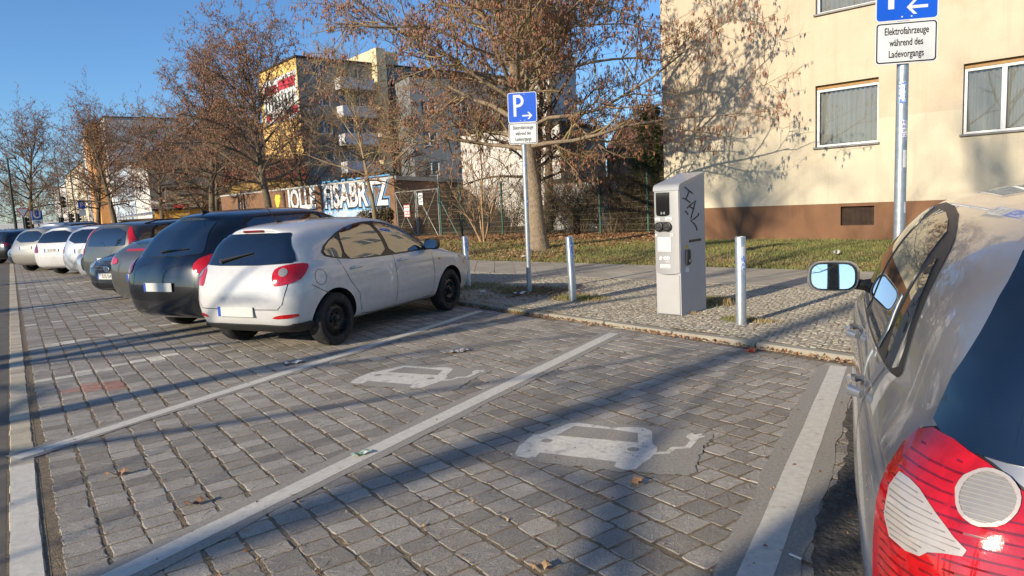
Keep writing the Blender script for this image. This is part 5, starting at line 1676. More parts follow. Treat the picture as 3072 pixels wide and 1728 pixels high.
def white_hatchback(loc, az):
    sp = dict(L=3.97, W=1.67, H=1.445, wb=2.47, ro=.68, r=.302, belt=.985, beltf=.93, z4=.86, headx=2.18, cowlx=2.86, cowlz=.985, hoodz=.80, roofx=.42,
              tail=[.16, .16, .04, 0, .05, .13, .27, .40, .33, .31], rdrop=.085, gw=.865, rw=.69, archk=1.17, bulge=.055, taper=.85, rcorner=.79)
    c = Car('hatchback', 'white five-door hatchback with black steel wheels in the bay next to the white line', sp, paint('white', (.52, .52, .51), 0, .32, 1), loc, az, sub=3)
    c.root['group'] = 'cars parked along the bays'
    D = lambda q: X(c, [(.57 + (x - .93) * 1.075, z) for x, z in q])
    frame_p = chaikin(D([(.93, 1.03), (1.02, 1.15), (1.35, 1.295), (1.75, 1.36), (2.1, 1.355), (2.45, 1.26), (2.72, 1.11), (2.93, .965), (2.86, .93), (2.2, .92), (1.45, .935), (1.14, .97)]), 1)
    win = [chaikin(D([(.97, 1.04), (1.05, 1.145), (1.24, 1.23), (1.24, .97), (1.13, .985)]), 1),
           chaikin(D([(1.28, .955), (1.28, 1.25), (1.45, 1.312), (1.72, 1.338), (1.87, 1.338), (1.93, 1.2), (1.985, .94), (1.5, .945)]), 1),
           chaikin(D([(2.06, .94), (2.0, 1.2), (1.95, 1.336), (2.1, 1.33), (2.42, 1.245), (2.64, 1.11), (2.74, 1.02), (2.76, .95), (2.4, .94)]), 1),
           D([(2.80, .965), (2.79, 1.025), (2.87, .972)])]
    side_glass(c, win, frame_poly=frame_p)
    # tailgate glass and surround
    rg = chaikin([(-.61, .965), (.61, .965), (.655, 1.01), (.50, 1.27), (.44, 1.30), (-.44, 1.30), (-.50, 1.27), (-.655, 1.01)], 1)
    c.patch('rear_window', rg, M_GLASS_T, 'B', off=.006)
    for sd in ('L', 'R'):
        # rear and front door outlines, filler flap, bumper joints
        rd = X(c, [(.80, .985), (.84, .86), (.93, .70), (1.07, .54), (1.10, .40), (1.16, .285), (1.35, .265), (1.83, .27)])
        c.ribbon(rd, .007, sd)
        c.ribbon(X(c, [(1.80, .93), (1.83, .70), (1.83, .27)]), .007, sd)
        c.ribbon(X(c, [(1.83, .27), (2.38, .272), (2.62, .29), (2.69, .34), (2.71, .60), (2.68, .92)]), .007, sd)
        c.ribbon(X(c, [(.33, .735), (.46, .66), (.60, .595)]), .006, sd)
        c.ribbon(X(c, [(3.55, .64), (3.62, .70), (3.75, .72)]), .006, sd)
    fl = [(.47 + .08 * math.cos(a) - sp['L'] / 2, .80 + .085 * math.sin(a)) for a in np.linspace(0, 2 * math.pi, 20, endpoint=False)]
    c.ribbon(fl, .005, 'R', closed=True)
    c.ribbon([(-.70, .96), (-.66, .72), (-.62, .56), (-.56, .50), (.56, .50), (.62, .56), (.66, .72), (.70, .96)], .008, 'B')
    for sd in ('L', 'R'):
        for pts, hx in (([(.84, .965), (.875, .86), (.96, .71), (1.095, .55), (1.125, .41), (1.18, .30), (1.35, .275), (1.82, .28), (1.82, .7), (1.79, .92), (1.3, .925)], 1.06),
                        ([(1.84, .28), (2.38, .282), (2.60, .30), (2.67, .35), (2.695, .60), (2.665, .91), (2.2, .91), (1.815, .915), (1.84, .7)], 1.98)):
            d = c.patch('door', X(c, pts), c.paint, sd, off=.0012, res=.16, skirt=.004)
            c.handle(hx - sp['L'] / 2, .845, sd, parent=d, m=c.paint)
    # tail lamps wrap round the corner
    for sg in (1, -1):
        lamp = chaikin([(sg * q[0], q[1]) for q in [(.46, .86), (.50, .935), (.64, .965), (.80, .965), (.815, .92), (.79, .85), (.74, .79), (.56, .75), (.47, .745)]], 1)
        lm = c.patch('tail_lamp', lamp, M_LAMP, sg * 28.0, off=.008, res=.04)
        ci = [(sg * (.585 + .048 * math.cos(a)), .885 + .042 * math.sin(a)) for a in np.linspace(0, 2 * math.pi, 16, endpoint=False)]
        c.patch('reversing_lamp', ci, M_LENS, sg * 28.0, off=.0115, res=.04, parent=lm)
        rf = chaikin([(sg * q[0], q[1]) for q in [(.42, .395), (.70, .405), (.73, .43), (.70, .445), (.50, .44)]], 1)
        c.patch('rear_reflector', rf, M_LAMP, sg * 25.0, off=.006, res=.04)
    # black lower bumper apron
    ap = [(-.74, .345), (-.6, .32), (-.3, .335), (.3, .335), (.6, .32), (.74, .345), (.72, .25), (.6, .235), (-.6, .235), (-.72, .25)]
    c.patch('bumper_apron', ap, M_PLAST, 'B', off=.016, res=.05, skirt=.03)
    for sg in (1, -1):
        c.patch('bumper_apron', X(c, [(.13, .335), (.385, .335), (.375, .25), (.13, .245)]), M_PLAST, 'L' if sg > 0 else 'R', off=.008)
    # high brake light in the roof edge, badge, wiper, aerial
    hbz, _ = c.hit(0, 1.325, 'B')
    part('brake_light', M_LAMPD, c.root, lambda b: b.box((hbz.x - .002, 0, 1.325), (.03, .30, .024), .006))
    h0, _ = c.hit(.28, 1.02, 'B'); h1, _ = c.hit(-.16, 1.10, 'B')
    part('rear_wiper', M_TRIM, c.root, lambda b: (b.tube([h0 + Vector((-.03, 0, 0)), h0.lerp(h1, .45) + Vector((-.035, 0, .0)), h1 + Vector((-.022, 0, 0))], [.02, .012, .007], 6), b.tube([h0 + Vector((.01, 0, -.01)), h0 + Vector((-.035, 0, 0))], .024, 8)), 'auto')
    ha, _ = c.hit(-1.28, 0, 'T')
    part('aerial', M_TRIM, c.root, lambda b: (b.tube([ha + Vector((.06, 0, -.01)), ha + Vector((-.02, 0, .03))], [.03, .016], 6), b.tube([ha + Vector((-.02, 0, .025)), ha + Vector((-.16, 0, .20))], [.006, .0035], 6)), 'auto')
    c.plate('B', .475, '')
    # front end and small fittings
    for sg in (1, -1):
        hl = chaikin([(sg * q[0], q[1]) for q in [(.36, .66), (.40, .74), (.62, .80), (.80, .80), (.80, .72), (.6, .66)]], 1)
        c.patch('headlamp', hl, M_LENS, 180.0 - sg * 30.0 if False else 'F', off=.006, res=.06)
    c.patch('grille', [(-.3, .56), (.3, .56), (.36, .66), (-.36, .66)], M_TRIM, 'F', off=.004)
    sr, _ = c.hit(2.86 - sp['L'] / 2, .78, 'R')
    part('side_repeater', M_AMBER, c.root, lambda b: b.box((sr.x, sr.y - .003, .78), (.05, .012, .025), .005))
    c.mirror(2.56 - sp['L'] / 2, 1.0, 'R', m=M_TRIM)
    c.mirror(2.56 - sp['L'] / 2, 1.0, 'L', m=M_TRIM)
    c.wheels('steel')
    # windscreen
    c.patch('windscreen', chaikin([(-.52, 1.335), (.52, 1.335), (.66, 1.04), (.60, 1.01), (-.60, 1.01), (-.66, 1.04)], 1), M_GLASS, 'F', off=.008)
    return c

# ------------------------------------------------------------------ silver hatchback right beside the camera
def silver_hatchback(loc, az):
    sp = dict(L=3.90, W=1.66, H=1.505, wb=2.46, ro=.66, r=.295, belt=.99, beltf=.95, z4=.86, z3=.60, headx=2.28, cowlx=2.92, cowlz=1.0, hoodz=.82, roofx=.36,
              tail=[.15, .15, .035, 0, .07, .13, .27, .40, .35, .33], rdrop=.07, gw=.845, rw=.645, archk=1.17, bulge=.06, taper=1.0)
    pm = paint('silver', (.29, .305, .33), .6, .33, 1)
    c = Car('hatchback', 'silver hatchback with large red tail lamps parked beside the wide painted line', sp, pm, loc, az, sub=3)
    fr = chaikin(X(c, [(.615, 1.02), (.635, 1.06), (.715, 1.22), (.80, 1.30), (.92, 1.35), (1.25, 1.41), (1.8, 1.42), (2.2, 1.345), (2.55, 1.155), (2.76, .995), (2.70, .958), (1.9, .96), (.95, .98), (.66, .995)]), 1)
    win = [chaikin(X(c, [(.66, 1.025), (.74, 1.2), (.90, 1.315), (.90, 1.0), (.72, 1.005)]), 1),
           chaikin(X(c, [(.96, .995), (.96, 1.335), (1.25, 1.388), (1.62, 1.398), (1.67, 1.2), (1.70, .985), (1.3, .985)]), 1),
           chaikin(X(c, [(1.79, .98), (1.75, 1.2), (1.71, 1.398), (1.85, 1.395), (2.18, 1.32), (2.48, 1.145), (2.64, 1.02), (2.62, .975), (2.2, .975)]), 1)]
    side_glass(c, win, m=M_GLASS, frame_poly=fr)
    rg = chaikin([(-.655, .965), (.655, .965), (.685, 1.01), (.52, 1.33), (.46, 1.36), (-.46, 1.36), (-.52, 1.33), (-.685, 1.01)], 1)
    c.patch('rear_window', rg, M_GLASS_T, 'B', off=.006)
    for sd in ('L', 'R'):
        c.ribbon(X(c, [(.84, .98), (.90, .80), (1.0, .55), (1.06, .30), (1.2, .265), (1.76, .27)]), .008, sd)
        c.ribbon(X(c, [(1.72, .96), (1.76, .70), (1.76, .27)]), .008, sd)
        c.ribbon(X(c, [(1.76, .27), (2.5, .27), (2.68, .33), (2.72, .62), (2.70, .95)]), .008, sd)
        for pts, hx in (([(.865, .975), (.925, .80), (1.02, .55), (1.08, .31), (1.2, .275), (1.75, .28), (1.75, .7), (1.71, .955), (1.3, .965)], 1.02),
                        ([(1.77, .28), (2.5, .28), (2.66, .34), (2.705, .62), (2.685, .945), (2.2, .95), (1.735, .955), (1.77, .7)], 1.93)):
            d = c.patch('door', X(c, pts), c.paint, sd, off=.0012, res=.16, skirt=.004)
            c.handle(hx - sp['L'] / 2, .875, sd, parent=d, m=c.paint)
        # rub strip along the doors
    c.ribbon([(-.70, .97), (-.64, .70), (-.60, .56), (.60, .56), (.64, .70), (.70, .97)], .009, 'B')
    for sg in (1, -1):
        an = sg * 33.0
        P_ = lambda q: [(sg * a, z) for a, z in q]
        lamp = chaikin(P_([(.34, .60), (.37, .76), (.45, .86), (.55, .955), (.70, .992), (.775, .96), (.80, .86), (.785, .70), (.755, .585), (.6, .56), (.42, .565)]), 1)
        c.patch('lamp_gasket', [(q[0] * 1.0 + (q[0] - sg * .6) * .035, q[1] + (q[1] - .78) * .03) for q in lamp], M_TRIM, an, off=.004, res=.05)
        lm = c.patch('tail_lamp', lamp, M_LAMP, an, off=.014, res=.035, skirt=.02)
        ci = [(sg * (.575 + .043 * math.cos(a)), .912 + .042 * math.sin(a)) for a in np.linspace(0, 2 * math.pi, 24, endpoint=False)]
        c.patch('reversing_lamp', ci, M_LENS, an, off=.019, res=.03, parent=lm)
        iw = chaikin(P_([(.770, .90), (.70, .905), (.645, .885), (.605, .85), (.565, .815), (.625, .80), (.66, .772), (.755, .785)]), 1)
        iw = inset(iw, .010)
        c.patch('indicator_lens', iw, M_LENSW, an, off=.019, res=.03, parent=lm)
        for k in range(-5, 6):
            hw_ = math.sqrt(max(0, .040 ** 2 - (k * .0072) ** 2))
            if hw_ > .01:
                rb = MB(); c.ribbon(P_([(.575 - hw_, .912 + k * .0072), (.575 + hw_, .912 + k * .0072)]), .0016, an, off=.0235, mb=rb); rb.build('lens_rib', M_LENSR, lm)
        rb = MB(); c.ribbon([(sg * (.575 + .043 * math.cos(a)), .912 + .042 * math.sin(a)) for a in np.linspace(0, 2 * math.pi, 24, endpoint=False)], .006, an, off=.022, closed=True, mb=rb); rb.build('lens_ring', M_LENSW, lm)
        for k in range(14):
            zz = .775 + k * .0098
            xs_ = [a for a in np.linspace(.54, .78, 40) if inpoly(sg * a, zz, inset(iw, .006))]
            if len(xs_) > 4:
                rb = MB(); c.ribbon(P_([(xs_[0], zz), (xs_[-1], zz)]), .0016, an, off=.0245, mb=rb); rb.build('lens_rib', M_LENSR, lm)
        li = inset(lamp, .022)
        for k in range(24):
            zz = .575 + k * .0172
            xs_ = [a for a in np.linspace(.34, .80, 47) if inpoly(sg * a, zz, li)]
            if len(xs_) < 6: continue
            rb = MB(); c.ribbon(P_([(xs_[0], zz), (xs_[-1], zz)]), .0035, an, off=.0156, mb=rb)
            rb.build('lens_rib', M_LAMPD, lm)
    ht, _ = c.hit(.46 - sp['L'] / 2, 0, 'T')
    part('brake_light', M_LAMPD, c.root, lambda b: b.box((c.hit(0, 1.385, 'B')[0].x - .004, 0, 1.385), (.02, .34, .025), .005))
    h0, _ = c.hit(0, 1.03, 'B'); h1, _ = c.hit(-.42, 1.06, 'B')
    part('rear_wiper', M_TRIM, c.root, lambda b: b.tube([h0 + Vector((-.03, 0, 0)), h0.lerp(h1, .45) + Vector((-.04, 0, .0)), h1 + Vector((-.03, 0, 0))], [.02, .012, .007], 6), 'auto')
    ha, _ = c.hit(.62 - sp['L'] / 2, 0, 'T')
    part('aerial', M_TRIM, c.root, lambda b: (b.tube([ha + Vector((.05, 0, -.01)), ha + Vector((-.02, 0, .03))], [.03, .016], 6), b.tube([ha + Vector((-.02, 0, .025)), ha + Vector((-.12, 0, .2))], [.006, .0035], 6)), 'auto')
    c.plate('B', .70, '')
    c.mirror(2.62 - sp['L'] / 2, 1.035, 'L', m=pm, sc=1.12)
    c.mirror(2.62 - sp['L'] / 2, 1.035, 'R', m=pm, sc=1.12)
    c.patch('windscreen', chaikin([(-.52, 1.36), (.52, 1.36), (.66, 1.05), (.60, 1.02), (-.60, 1.02), (-.66, 1.05)], 1), M_GLASS, 'F', off=.008)
    for sg in (1, -1):
        c.patch('headlamp', [(sg * q[0], q[1]) for q in rrect(.26, .2, .09, 4, .52, .72)], M_LENS, 'F', off=.006)
    c.wheels('alloy')
    return c

# ------------------------------------------------------------------ the other parked cars
def parked_car(name, label, sp, pm, loc, az, face='B', plate='', lamps=None, rails=None, tint=False, wheels='alloy', details=None, plate_z=.62, win=True, sub=2):
    c = Car(name, label, sp, pm, loc, az, sub=sub)
    L, H, bz, bf = sp['L'], sp['H'], sp.get('belt', .96), sp.get('beltf', .92)
    hx, cx, rx = sp['headx'], sp['cowlx'], sp['roofx']
    g = M_GLASS_T if tint else M_GLASS
    t = H - .115
    sedan = sp.get('type') == 'sedan'
    q0 = sp.get('qx', rx + .45)
    b = (sp['ro'] + sp['ro'] + sp['wb']) / 2 - .05
    fr = X(c, [(q0 - .12, bz + .03), (q0 + .02, t - .09), (q0 + .22, t), (b, t + .015), (hx - .02, t - .03), ((hx + cx) / 2, (t + bf) / 2 + .04), (cx - .16, bf + .03), (cx - .3, bf + .0), (b, (bz + bf) / 2 + .005), (q0, bz + .01)])
    sides = ('L', 'R')
    for sd in sides:
        c.patch('window_surround', chaikin(fr, 1), M_TRIM, sd, off=.004, res=.06)
        c.patch('side_window', X(c, [(q0 - .04, bz + .045), (q0 + .08, t - .11), (q0 + .25, t - .035), (b - .04, t - .02), (b - .02, (bz + bf) / 2 + .03), (q0 + .05, bz + .035)]), g, sd, off=.009, res=.06)
        c.patch('side_window', X(c, [(b + .05, (bz + bf) / 2 + .03), (b + .03, t - .02), (hx - .05, t - .065), ((hx + cx) / 2 - .03, (t + bf) / 2 + .02), (cx - .28, bf + .035)]), g, sd, off=.009, res=.06)
        c.ribbon(X(c, [(b, bf), (b + .02, .3), (q0 + .4, .3), (q0 + .1, .75), (q0 + .05, bz)]), .008, sd)
        for x_ in (b - .22, b + .75):
            h, _ = c.hit(x_ - L / 2, bz - .1, sd)
            part('handle', pm, c.root, lambda q: q.box((h.x, h.y, h.z), (.18, .05, .03), .01))
    # front and back glass
    z0, z1 = sp.get('cowlz', .98) + .03, H - .1
    c.patch('windscreen', chaikin([(-.55, z1), (.55, z1), (.66, z0 + .03), (.6, z0), (-.6, z0), (-.66, z0 + .03)], 1), g, 'F', off=.01)
    rw = sp.get('rwin')
    if rw: c.patch('rear_window', chaikin(rw, 1), g, 'B', off=.009)
    for nm, poly, m_, d in (lamps or []):
        for sg in (1, -1):
            if d == 'D':   c.patch(nm, chaikin([(sg * a, z) for a, z in poly], 1), m_, sg * 30.0, off=.009)
            elif d == 'S': c.patch(nm, chaikin(X(c, poly), 1), m_, 'L' if sg > 0 else 'R', off=.009)
            else:          c.patch(nm, chaikin([(sg * a, z) for a, z in poly], 1), m_, d, off=.009)
    for nm, poly, m_, d, off in (details or []):
        c.patch(nm, poly, m_, d, off=off)
    if plate is not None:
        c.plate('B' if face == 'B' else 'F', plate_z, plate)
    if rails:
        for sg in (1, -1):
            pts = []
            for k, x_ in enumerate(np.linspace(rx + .3, hx - .1, 7)):
                h, _ = c.hit(x_ - L / 2, sg * sp['W'] / 2 * .62, 'T')
                pts.append(h + Vector((0, 0, .0 if k in (0, 6) else .045)))
            part('roof_rail', rails, c.root, lambda q: q.tube(pts, .016, 6), 'auto')
    c.mirror(cx - .25 - L / 2, bf + .09, 'L', m=pm)
    c.mirror(cx - .25 - L / 2, bf + .09, 'R', m=pm)
    c.wheels(wheels)
    return c
# ------------------------------------------------------------------ parked cars in their bays
white_hatchback((-2.12, 9.29, 0), 26.3)
silver_hatchback((2.21, 2.60, 0), 26)

P_ = lambda *a, **k: paint(*a, **k)
TL_TALL = [(.60, .80), (.66, .80), (.80, .86), (.80, 1.05), (.70, 1.08), (.60, .98)]
c = parked_car('minivan', 'black people carrier with rounded tail next to the white hatchback', dict(L=4.74, W=1.86, H=1.62, wb=2.85, ro=.93, r=.325, belt=1.04, beltf=1.0, z4=.93, z3=.62, headx=2.55, cowlx=3.55, cowlz=1.06, hoodz=.88, roofx=.5, gw=.83, rw=.64,
           tail=[.16, .16, .04, 0, .05, .14, .36, .62, .55, .52], rdrop=.09, bulge=.07, taper=1.6, rcorner=.8, rwin=[(-.55, 1.04), (.55, 1.04), (.58, 1.1), (.45, 1.42), (.40, 1.46), (-.40, 1.46), (-.45, 1.42), (-.58, 1.1)], qx=.82),
           P_('black', (.006, .007, .009), 0, .25), (-3.42, 10.95), 26.3, plate='', lamps=[('tail_lamp', [(.50, .86), (.54, .98), (.70, 1.05), (.84, 1.06), (.85, .96), (.80, .84), (.66, .80)], M_LAMP, 'D')], plate_z=.66, sub=3)
ht, _ = c.hit(.78 - c.sp['L'] / 2, 0, 'T')
part('aerial', M_TRIM, c.root, lambda b: (b.tube([ht + Vector((.07, 0, -.01)), ht + Vector((-.03, 0, .035))], [.035, .018], 6), b.tube([ht + Vector((-.02, 0, .03)), ht + Vector((-.22, 0, .30))], [.007, .004], 6)), 'auto')
h0, _ = c.hit(.05, 1.10, 'B'); h1, _ = c.hit(-.38, 1.13, 'B')
part('rear_wiper', M_TRIM, c.root, lambda b: b.tube([h0 + Vector((-.03, 0, 0)), h1 + Vector((-.03, 0, 0))], [.016, .007], 6))

parked_car('fastback', 'bronze grey fastback with a thin red brake light strip behind the people carrier', dict(L=4.35, W=1.78, H=1.40, wb=2.6, ro=.85, r=.315, belt=1.0, beltf=.93, headx=2.4, cowlx=3.2, hoodz=.8, roofx=.7, rw=.66, rdrop=.10,
           tail=[.16, .16, .04, 0, .02, .06, .42, .95, .9, .88], rwin=[(-.58, 1.12), (.58, 1.12), (.48, 1.27), (-.48, 1.27)], qx=1.0), P_('bronze', (.10, .095, .085), .5), (-4.95, 13.0), 26, plate='',
           lamps=[('tail_lamp', [(.45, .84), (.48, .93), (.80, .97), (.82, .86), (.7, .82)], M_LAMP, 'D')], details=[('brake_light', [(-.42, 1.035), (.42, 1.035), (.42, 1.06), (-.42, 1.06)], M_LAMP, 'B', .012)])

c = parked_car('hatchback', 'dark grey hatchback with mesh grille facing the street, plate B ES 554', dict(L=4.34, W=1.79, H=1.455, wb=2.65, ro=.79, r=.32, belt=.98, beltf=.95, headx=2.45, cowlx=3.25, cowlz=1.0, hoodz=.84, roofx=.4, rwin=[(-.55, 1.02), (.55, 1.02), (.45, 1.30), (-.45, 1.30)]),
           P_('slate', (.045, .052, .062), .5), (-6.70, 15.15), 206, face='F', plate='B ES 554', plate_z=.50, sub=3,
           lamps=[('headlamp', [(.52, .66), (.54, .73), (.80, .80), (.83, .74), (.7, .66)], M_LENS, 'F')],
           details=[('grille', chaikin([(-.46, .70), (.46, .70), (.40, .58), (.30, .44), (-.30, .44), (-.40, .58)], 1), M_TRIM, 'F', .006), ('lower_grille', [(-.62, .37), (.62, .37), (.5, .27), (-.5, .27)], M_TRIM, 'F', .006)])
hb, _ = c.hit(0, .63, 'F')
for k in range(5):
    for sg in (1, -1):
        part('grille_bar', M_METAL, c.root, lambda b: b.tube([c.hit(sg * (.08 + .36 * j / 4), .68 - k * .05 - .0 * j, 'F')[0] + Vector((.010, 0, 0)) for j in range(5)], .007, 5))
em_ = part('emblem', M_CHROME, c.root, lambda b: b.lathe([(.085, .0), (.085, .014), (.07, .018), (.07, .008), (0, .008)], 20, frame((hb.x + .012, 0, .635), (0, 1, 0), (0, 0, 1)) @ Matrix.Diagonal((1, .62, 1, 1))), 'auto')
text('emblem_letter', 'H', .10, M_CHROME, em_, frame((hb.x + .026, 0, .635), (0, 1, 0), (0, 0, 1)), sx=1.2, ext=.003)

c = parked_car('estate_car', 'dark grey estate with tall vertical red tail lamps and black roof rails', dict(L=4.7, W=1.86, H=1.54, wb=2.76, ro=1.02, r=.325, belt=1.03, beltf=.97, z4=.9, headx=2.7, cowlx=3.45, cowlz=1.02, hoodz=.86, roofx=.3, gw=.885, rw=.74,
           tail=[.15, .15, .035, 0, .03, .06, .16, .30, .27, .26], rwin=[(-.56, 1.0), (.56, 1.0), (.60, 1.05), (.50, 1.38), (-.50, 1.38), (-.60, 1.05)], qx=.62), P_('greygreen', (.085, .085, .075), .45), (-7.85, 17.3), 24, plate='B ER 30', plate_z=.70, rails=M_TRIM,
           lamps=[('tail_lamp', [(.62, .86), (.66, 1.02), (.60, 1.2), (.58, 1.40), (.66, 1.40), (.74, 1.2), (.82, 1.02), (.84, .84), (.72, .80)], M_LAMP, 'D')])

c = parked_car('hatchback', 'silver hatchback with a large black grille and four-ring emblem facing the street', dict(L=4.33, W=1.80, H=1.42, wb=2.6, ro=.8, r=.32, belt=.97, beltf=.94, headx=2.45, cowlx=3.2, hoodz=.83, roofx=.4), P_('cool_silver', (.46, .48, .50), .5), (-9.5, 19.2), 202, face='F', plate='B MC 885', plate_z=.42,
           lamps=[('headlamp', [(.50, .66), (.52, .72), (.80, .77), (.82, .70), (.7, .64)], M_LENS, 'F')],
           details=[('grille', chaikin([(-.42, .72), (.42, .72), (.46, .60), (.36, .30), (-.36, .30), (-.46, .60)], 1), M_TRIM, 'F', .006)])
hb, _ = c.hit(0, .63, 'F')
for k in range(4):
    part('emblem_ring', M_CHROME, c.root, lambda b: b.tube([(hb.x + .016, (k - 1.5) * .062 + .042 * math.cos(a), .63 + .042 * math.sin(a)) for a in np.linspace(0, 6.2832, 14)], .007, 5))
parked_car('estate_car', 'silver estate with tinted back window behind the four-ring hatchback', dict(L=4.6, W=1.79, H=1.50, wb=2.7, ro=1.0, r=.315, belt=1.0, beltf=.95, headx=2.65, cowlx=3.4, hoodz=.84, roofx=.3, rw=.72, tail=[.15, .15, .035, 0, .03, .07, .2, .36, .33, .32],
           rwin=[(-.58, 1.0), (.58, 1.0), (.5, 1.36), (-.5, 1.36)], qx=.6), P_('warm_silver', (.50, .51, .52), .45), (-10.75, 20.9), 18, plate='', plate_z=.80, lamps=[('tail_lamp', [(.60, .74), (.63, .92), (.82, .93), (.83, .76)], M_LAMP, 'D')], rails=M_TRIM, tint=True)
c = parked_car('estate_car', 'white estate with dark windows and large red corner lamps between silver cars', dict(L=4.24, W=1.66, H=1.50, wb=2.46, ro=.93, r=.305, belt=1.0, beltf=.96, headx=2.4, cowlx=3.1, hoodz=.86, roofx=.3, rw=.70, tail=[.15, .15, .035, 0, .04, .09, .24, .42, .38, .36],
           rwin=[(-.58, 1.0), (.58, 1.0), (.62, 1.04), (.48, 1.35), (-.48, 1.35), (-.62, 1.04)], qx=.62), paint('white', (.52, .52, .51), 0, .32, 1), (-13.16, 22.9), 14, plate='B DZ 420', plate_z=.78, lamps=[('tail_lamp', [(.46, .70), (.48, .84), (.60, .98), (.80, .99), (.78, .84), (.66, .74)], M_LAMPD, 'D')], rails=M_TRIM, tint=True)
parked_car('hatchback', 'small beige grey hatchback beyond the white estate', dict(L=3.95, W=1.68, H=1.50, wb=2.5, ro=.72, r=.3, belt=.99, beltf=.95, headx=2.3, cowlx=2.95, hoodz=.85, roofx=.4, rwin=[(-.55, 1.0), (.55, 1.0), (.45, 1.36), (-.45, 1.36)]), P_('beige', (.30, .285, .25), .4), (-15.6, 25.2), 16, plate='', plate_z=.82, lamps=[('tail_lamp', [(.60, .80), (.62, .94), (.78, .98), (.80, .82)], M_LAMP, 'D')])
c = parked_car('saloon', 'dark blue saloon with chrome slatted grille and twin oval headlamps facing the street', dict(L=4.8, W=1.82, H=1.45, wb=2.85, ro=1.05, r=.325, type='sedan', trunkz=.98, trunkx=1.0, belt=.97, beltf=.93, headx=2.9, cowlx=3.6, hoodz=.86, roofx=1.65, qx=1.5), P_('navy', (.008, .011, .022), .2), (-16.4, 26.8), 203, face='F', plate='B JE 73', plate_z=.42,
           lamps=[('headlamp', [(.40 + .09 * math.cos(a), .68 + .085 * math.sin(a)) for a in np.linspace(0, 6.28, 12, endpoint=False)], M_LENS, 'F'), ('headlamp', [(.62 + .13 * math.cos(a), .70 + .11 * math.sin(a)) for a in np.linspace(0, 6.28, 12, endpoint=False)], M_LENS, 'F')],
           details=[('grille', chaikin([(-.28, .74), (.28, .74), (.24, .54), (-.24, .54)], 1), M_TRIM, 'F', .008)])
for k in range(4):
    part('grille_bar', M_CHROME, c.root, lambda b: b.tube([c.hit(y, .57 + k * .05, 'F')[0] + Vector((.014, 0, 0)) for y in (-.24, -.12, 0, .12, .24)], .008, 5))
parked_car('saloon', 'black saloon seen from behind beyond the dark blue one', dict(L=4.5, W=1.78, H=1.44, wb=2.7, ro=.95, r=.315, belt=.98, beltf=.94, headx=2.5, cowlx=3.3, hoodz=.83, roofx=.5, rwin=[(-.55, 1.0), (.55, 1.0), (.45, 1.3), (-.45, 1.3)]), P_('black', (.006, .007, .009), 0, .25), (-21.05, 31.3), 15, plate='', lamps=[('tail_lamp', [(.55, .76), (.58, .90), (.80, .92), (.82, .78)], M_LAMPD, 'D')])
parked_car('suv', 'tall silver off-roader with roof rails beyond the beige hatchback', dict(L=4.5, W=1.82, H=1.66, wb=2.65, ro=.9, r=.34, belt=1.1, beltf=1.04, z4=.96, headx=2.45, cowlx=3.2, cowlz=1.08, hoodz=.95, roofx=.3, rw=.72, rwin=[(-.58, 1.12), (.58, 1.12), (.5, 1.48), (-.5, 1.48)], tail=[.15, .15, .035, 0, .03, .08, .22, .38, .34, .33]), P_('warm_silver', (.50, .51, .52), .45), (-20.3, 33.6), 16, plate='', plate_z=.85, rails=M_TRIM, lamps=[('tail_lamp', [(.62, .90), (.64, 1.06), (.82, 1.08), (.83, .92)], M_LAMP, 'D')])
parked_car('saloon', 'dark red saloon half hidden behind the black saloon', dict(L=4.5, W=1.76, H=1.43, wb=2.65, ro=1.0, r=.31, type='sedan', trunkz=.98, trunkx=.8, belt=.97, beltf=.93, headx=2.8, cowlx=3.4, hoodz=.83, roofx=1.5, qx=1.4), P_('dark_red', (.07, .008, .012), .3), (-24.6, 36.2), 18, plate='', lamps=[('tail_lamp', [(.50, .76), (.52, .90), (.80, .92), (.82, .78)], M_LAMPD, 'D')])
parked_car('hatchback', 'dark distant hatchback at the far end of the parked row', dict(L=4.2, W=1.74, H=1.46, wb=2.55, ro=.8, r=.31, belt=.98, beltf=.94, headx=2.4, cowlx=3.1, hoodz=.83, roofx=.4, rwin=[(-.55, 1.0), (.55, 1.0), (.45, 1.3), (-.45, 1.3)]), P_('slate', (.045, .052, .062), .5), (-28.4, 41.0), 18, plate='', lamps=[('tail_lamp', [(.55, .76), (.58, .90), (.80, .92), (.82, .78)], M_LAMPD, 'D')])
# ------------------------------------------------------------------ charging station
M_STAT = mat('station_grey', (.35, .35, .35), rough=.38, metal=.15, var=.04, scale=5, coat=.3)
M_STATL = mat('station_light_grey', (.43, .43, .425), rough=.4, metal=.1, var=.04, scale=5, coat=.2)
M_STATD = mat('station_side_grey', (.40, .40, .41), rough=.45, metal=.1, var=.05, scale=5)
M_SCREEN = mat('black_screen', (.005, .005, .006), rough=.06, var=.2, coat=1)
M_STICK = mat('sticker_white', (.68, .68, .66), rough=.5, var=.08, scale=30)
M_STICKR = mat('sticker_red', (.55, .08, .06), rough=.5)
M_STICKG = mat('sticker_grey_print', (.35, .35, .36), rough=.6, var=.3, scale=90)
M_MARKER = mat('marker_ink', (.02, .02, .025), rough=.5)
M_YSIGN = mat('warning_yellow', (.75, .48, .02), rough=.5)
M_WPRINT = mat('white_print', (.8, .8, .8), rough=.5)
ST = empty('charging_station', 'grey electric charging column with twin black sockets and a scrawled tag', 'charging station', (1.77, 8.44, WALK))
Mst = frame((0, 0, 0), (BT[0], BT[1], 0), (0, 0, 1))            # X along the front, Y up, Z towards the bays
SW, SD = .335, .60
prof = [(0, 0), (0, 1.512), (-.008, 1.53), (-.03, 1.545), (-.12, 1.566), (-.35, 1.622), (-SD, 1.685), (-SD, 0)]   # (Z, Y) side outline
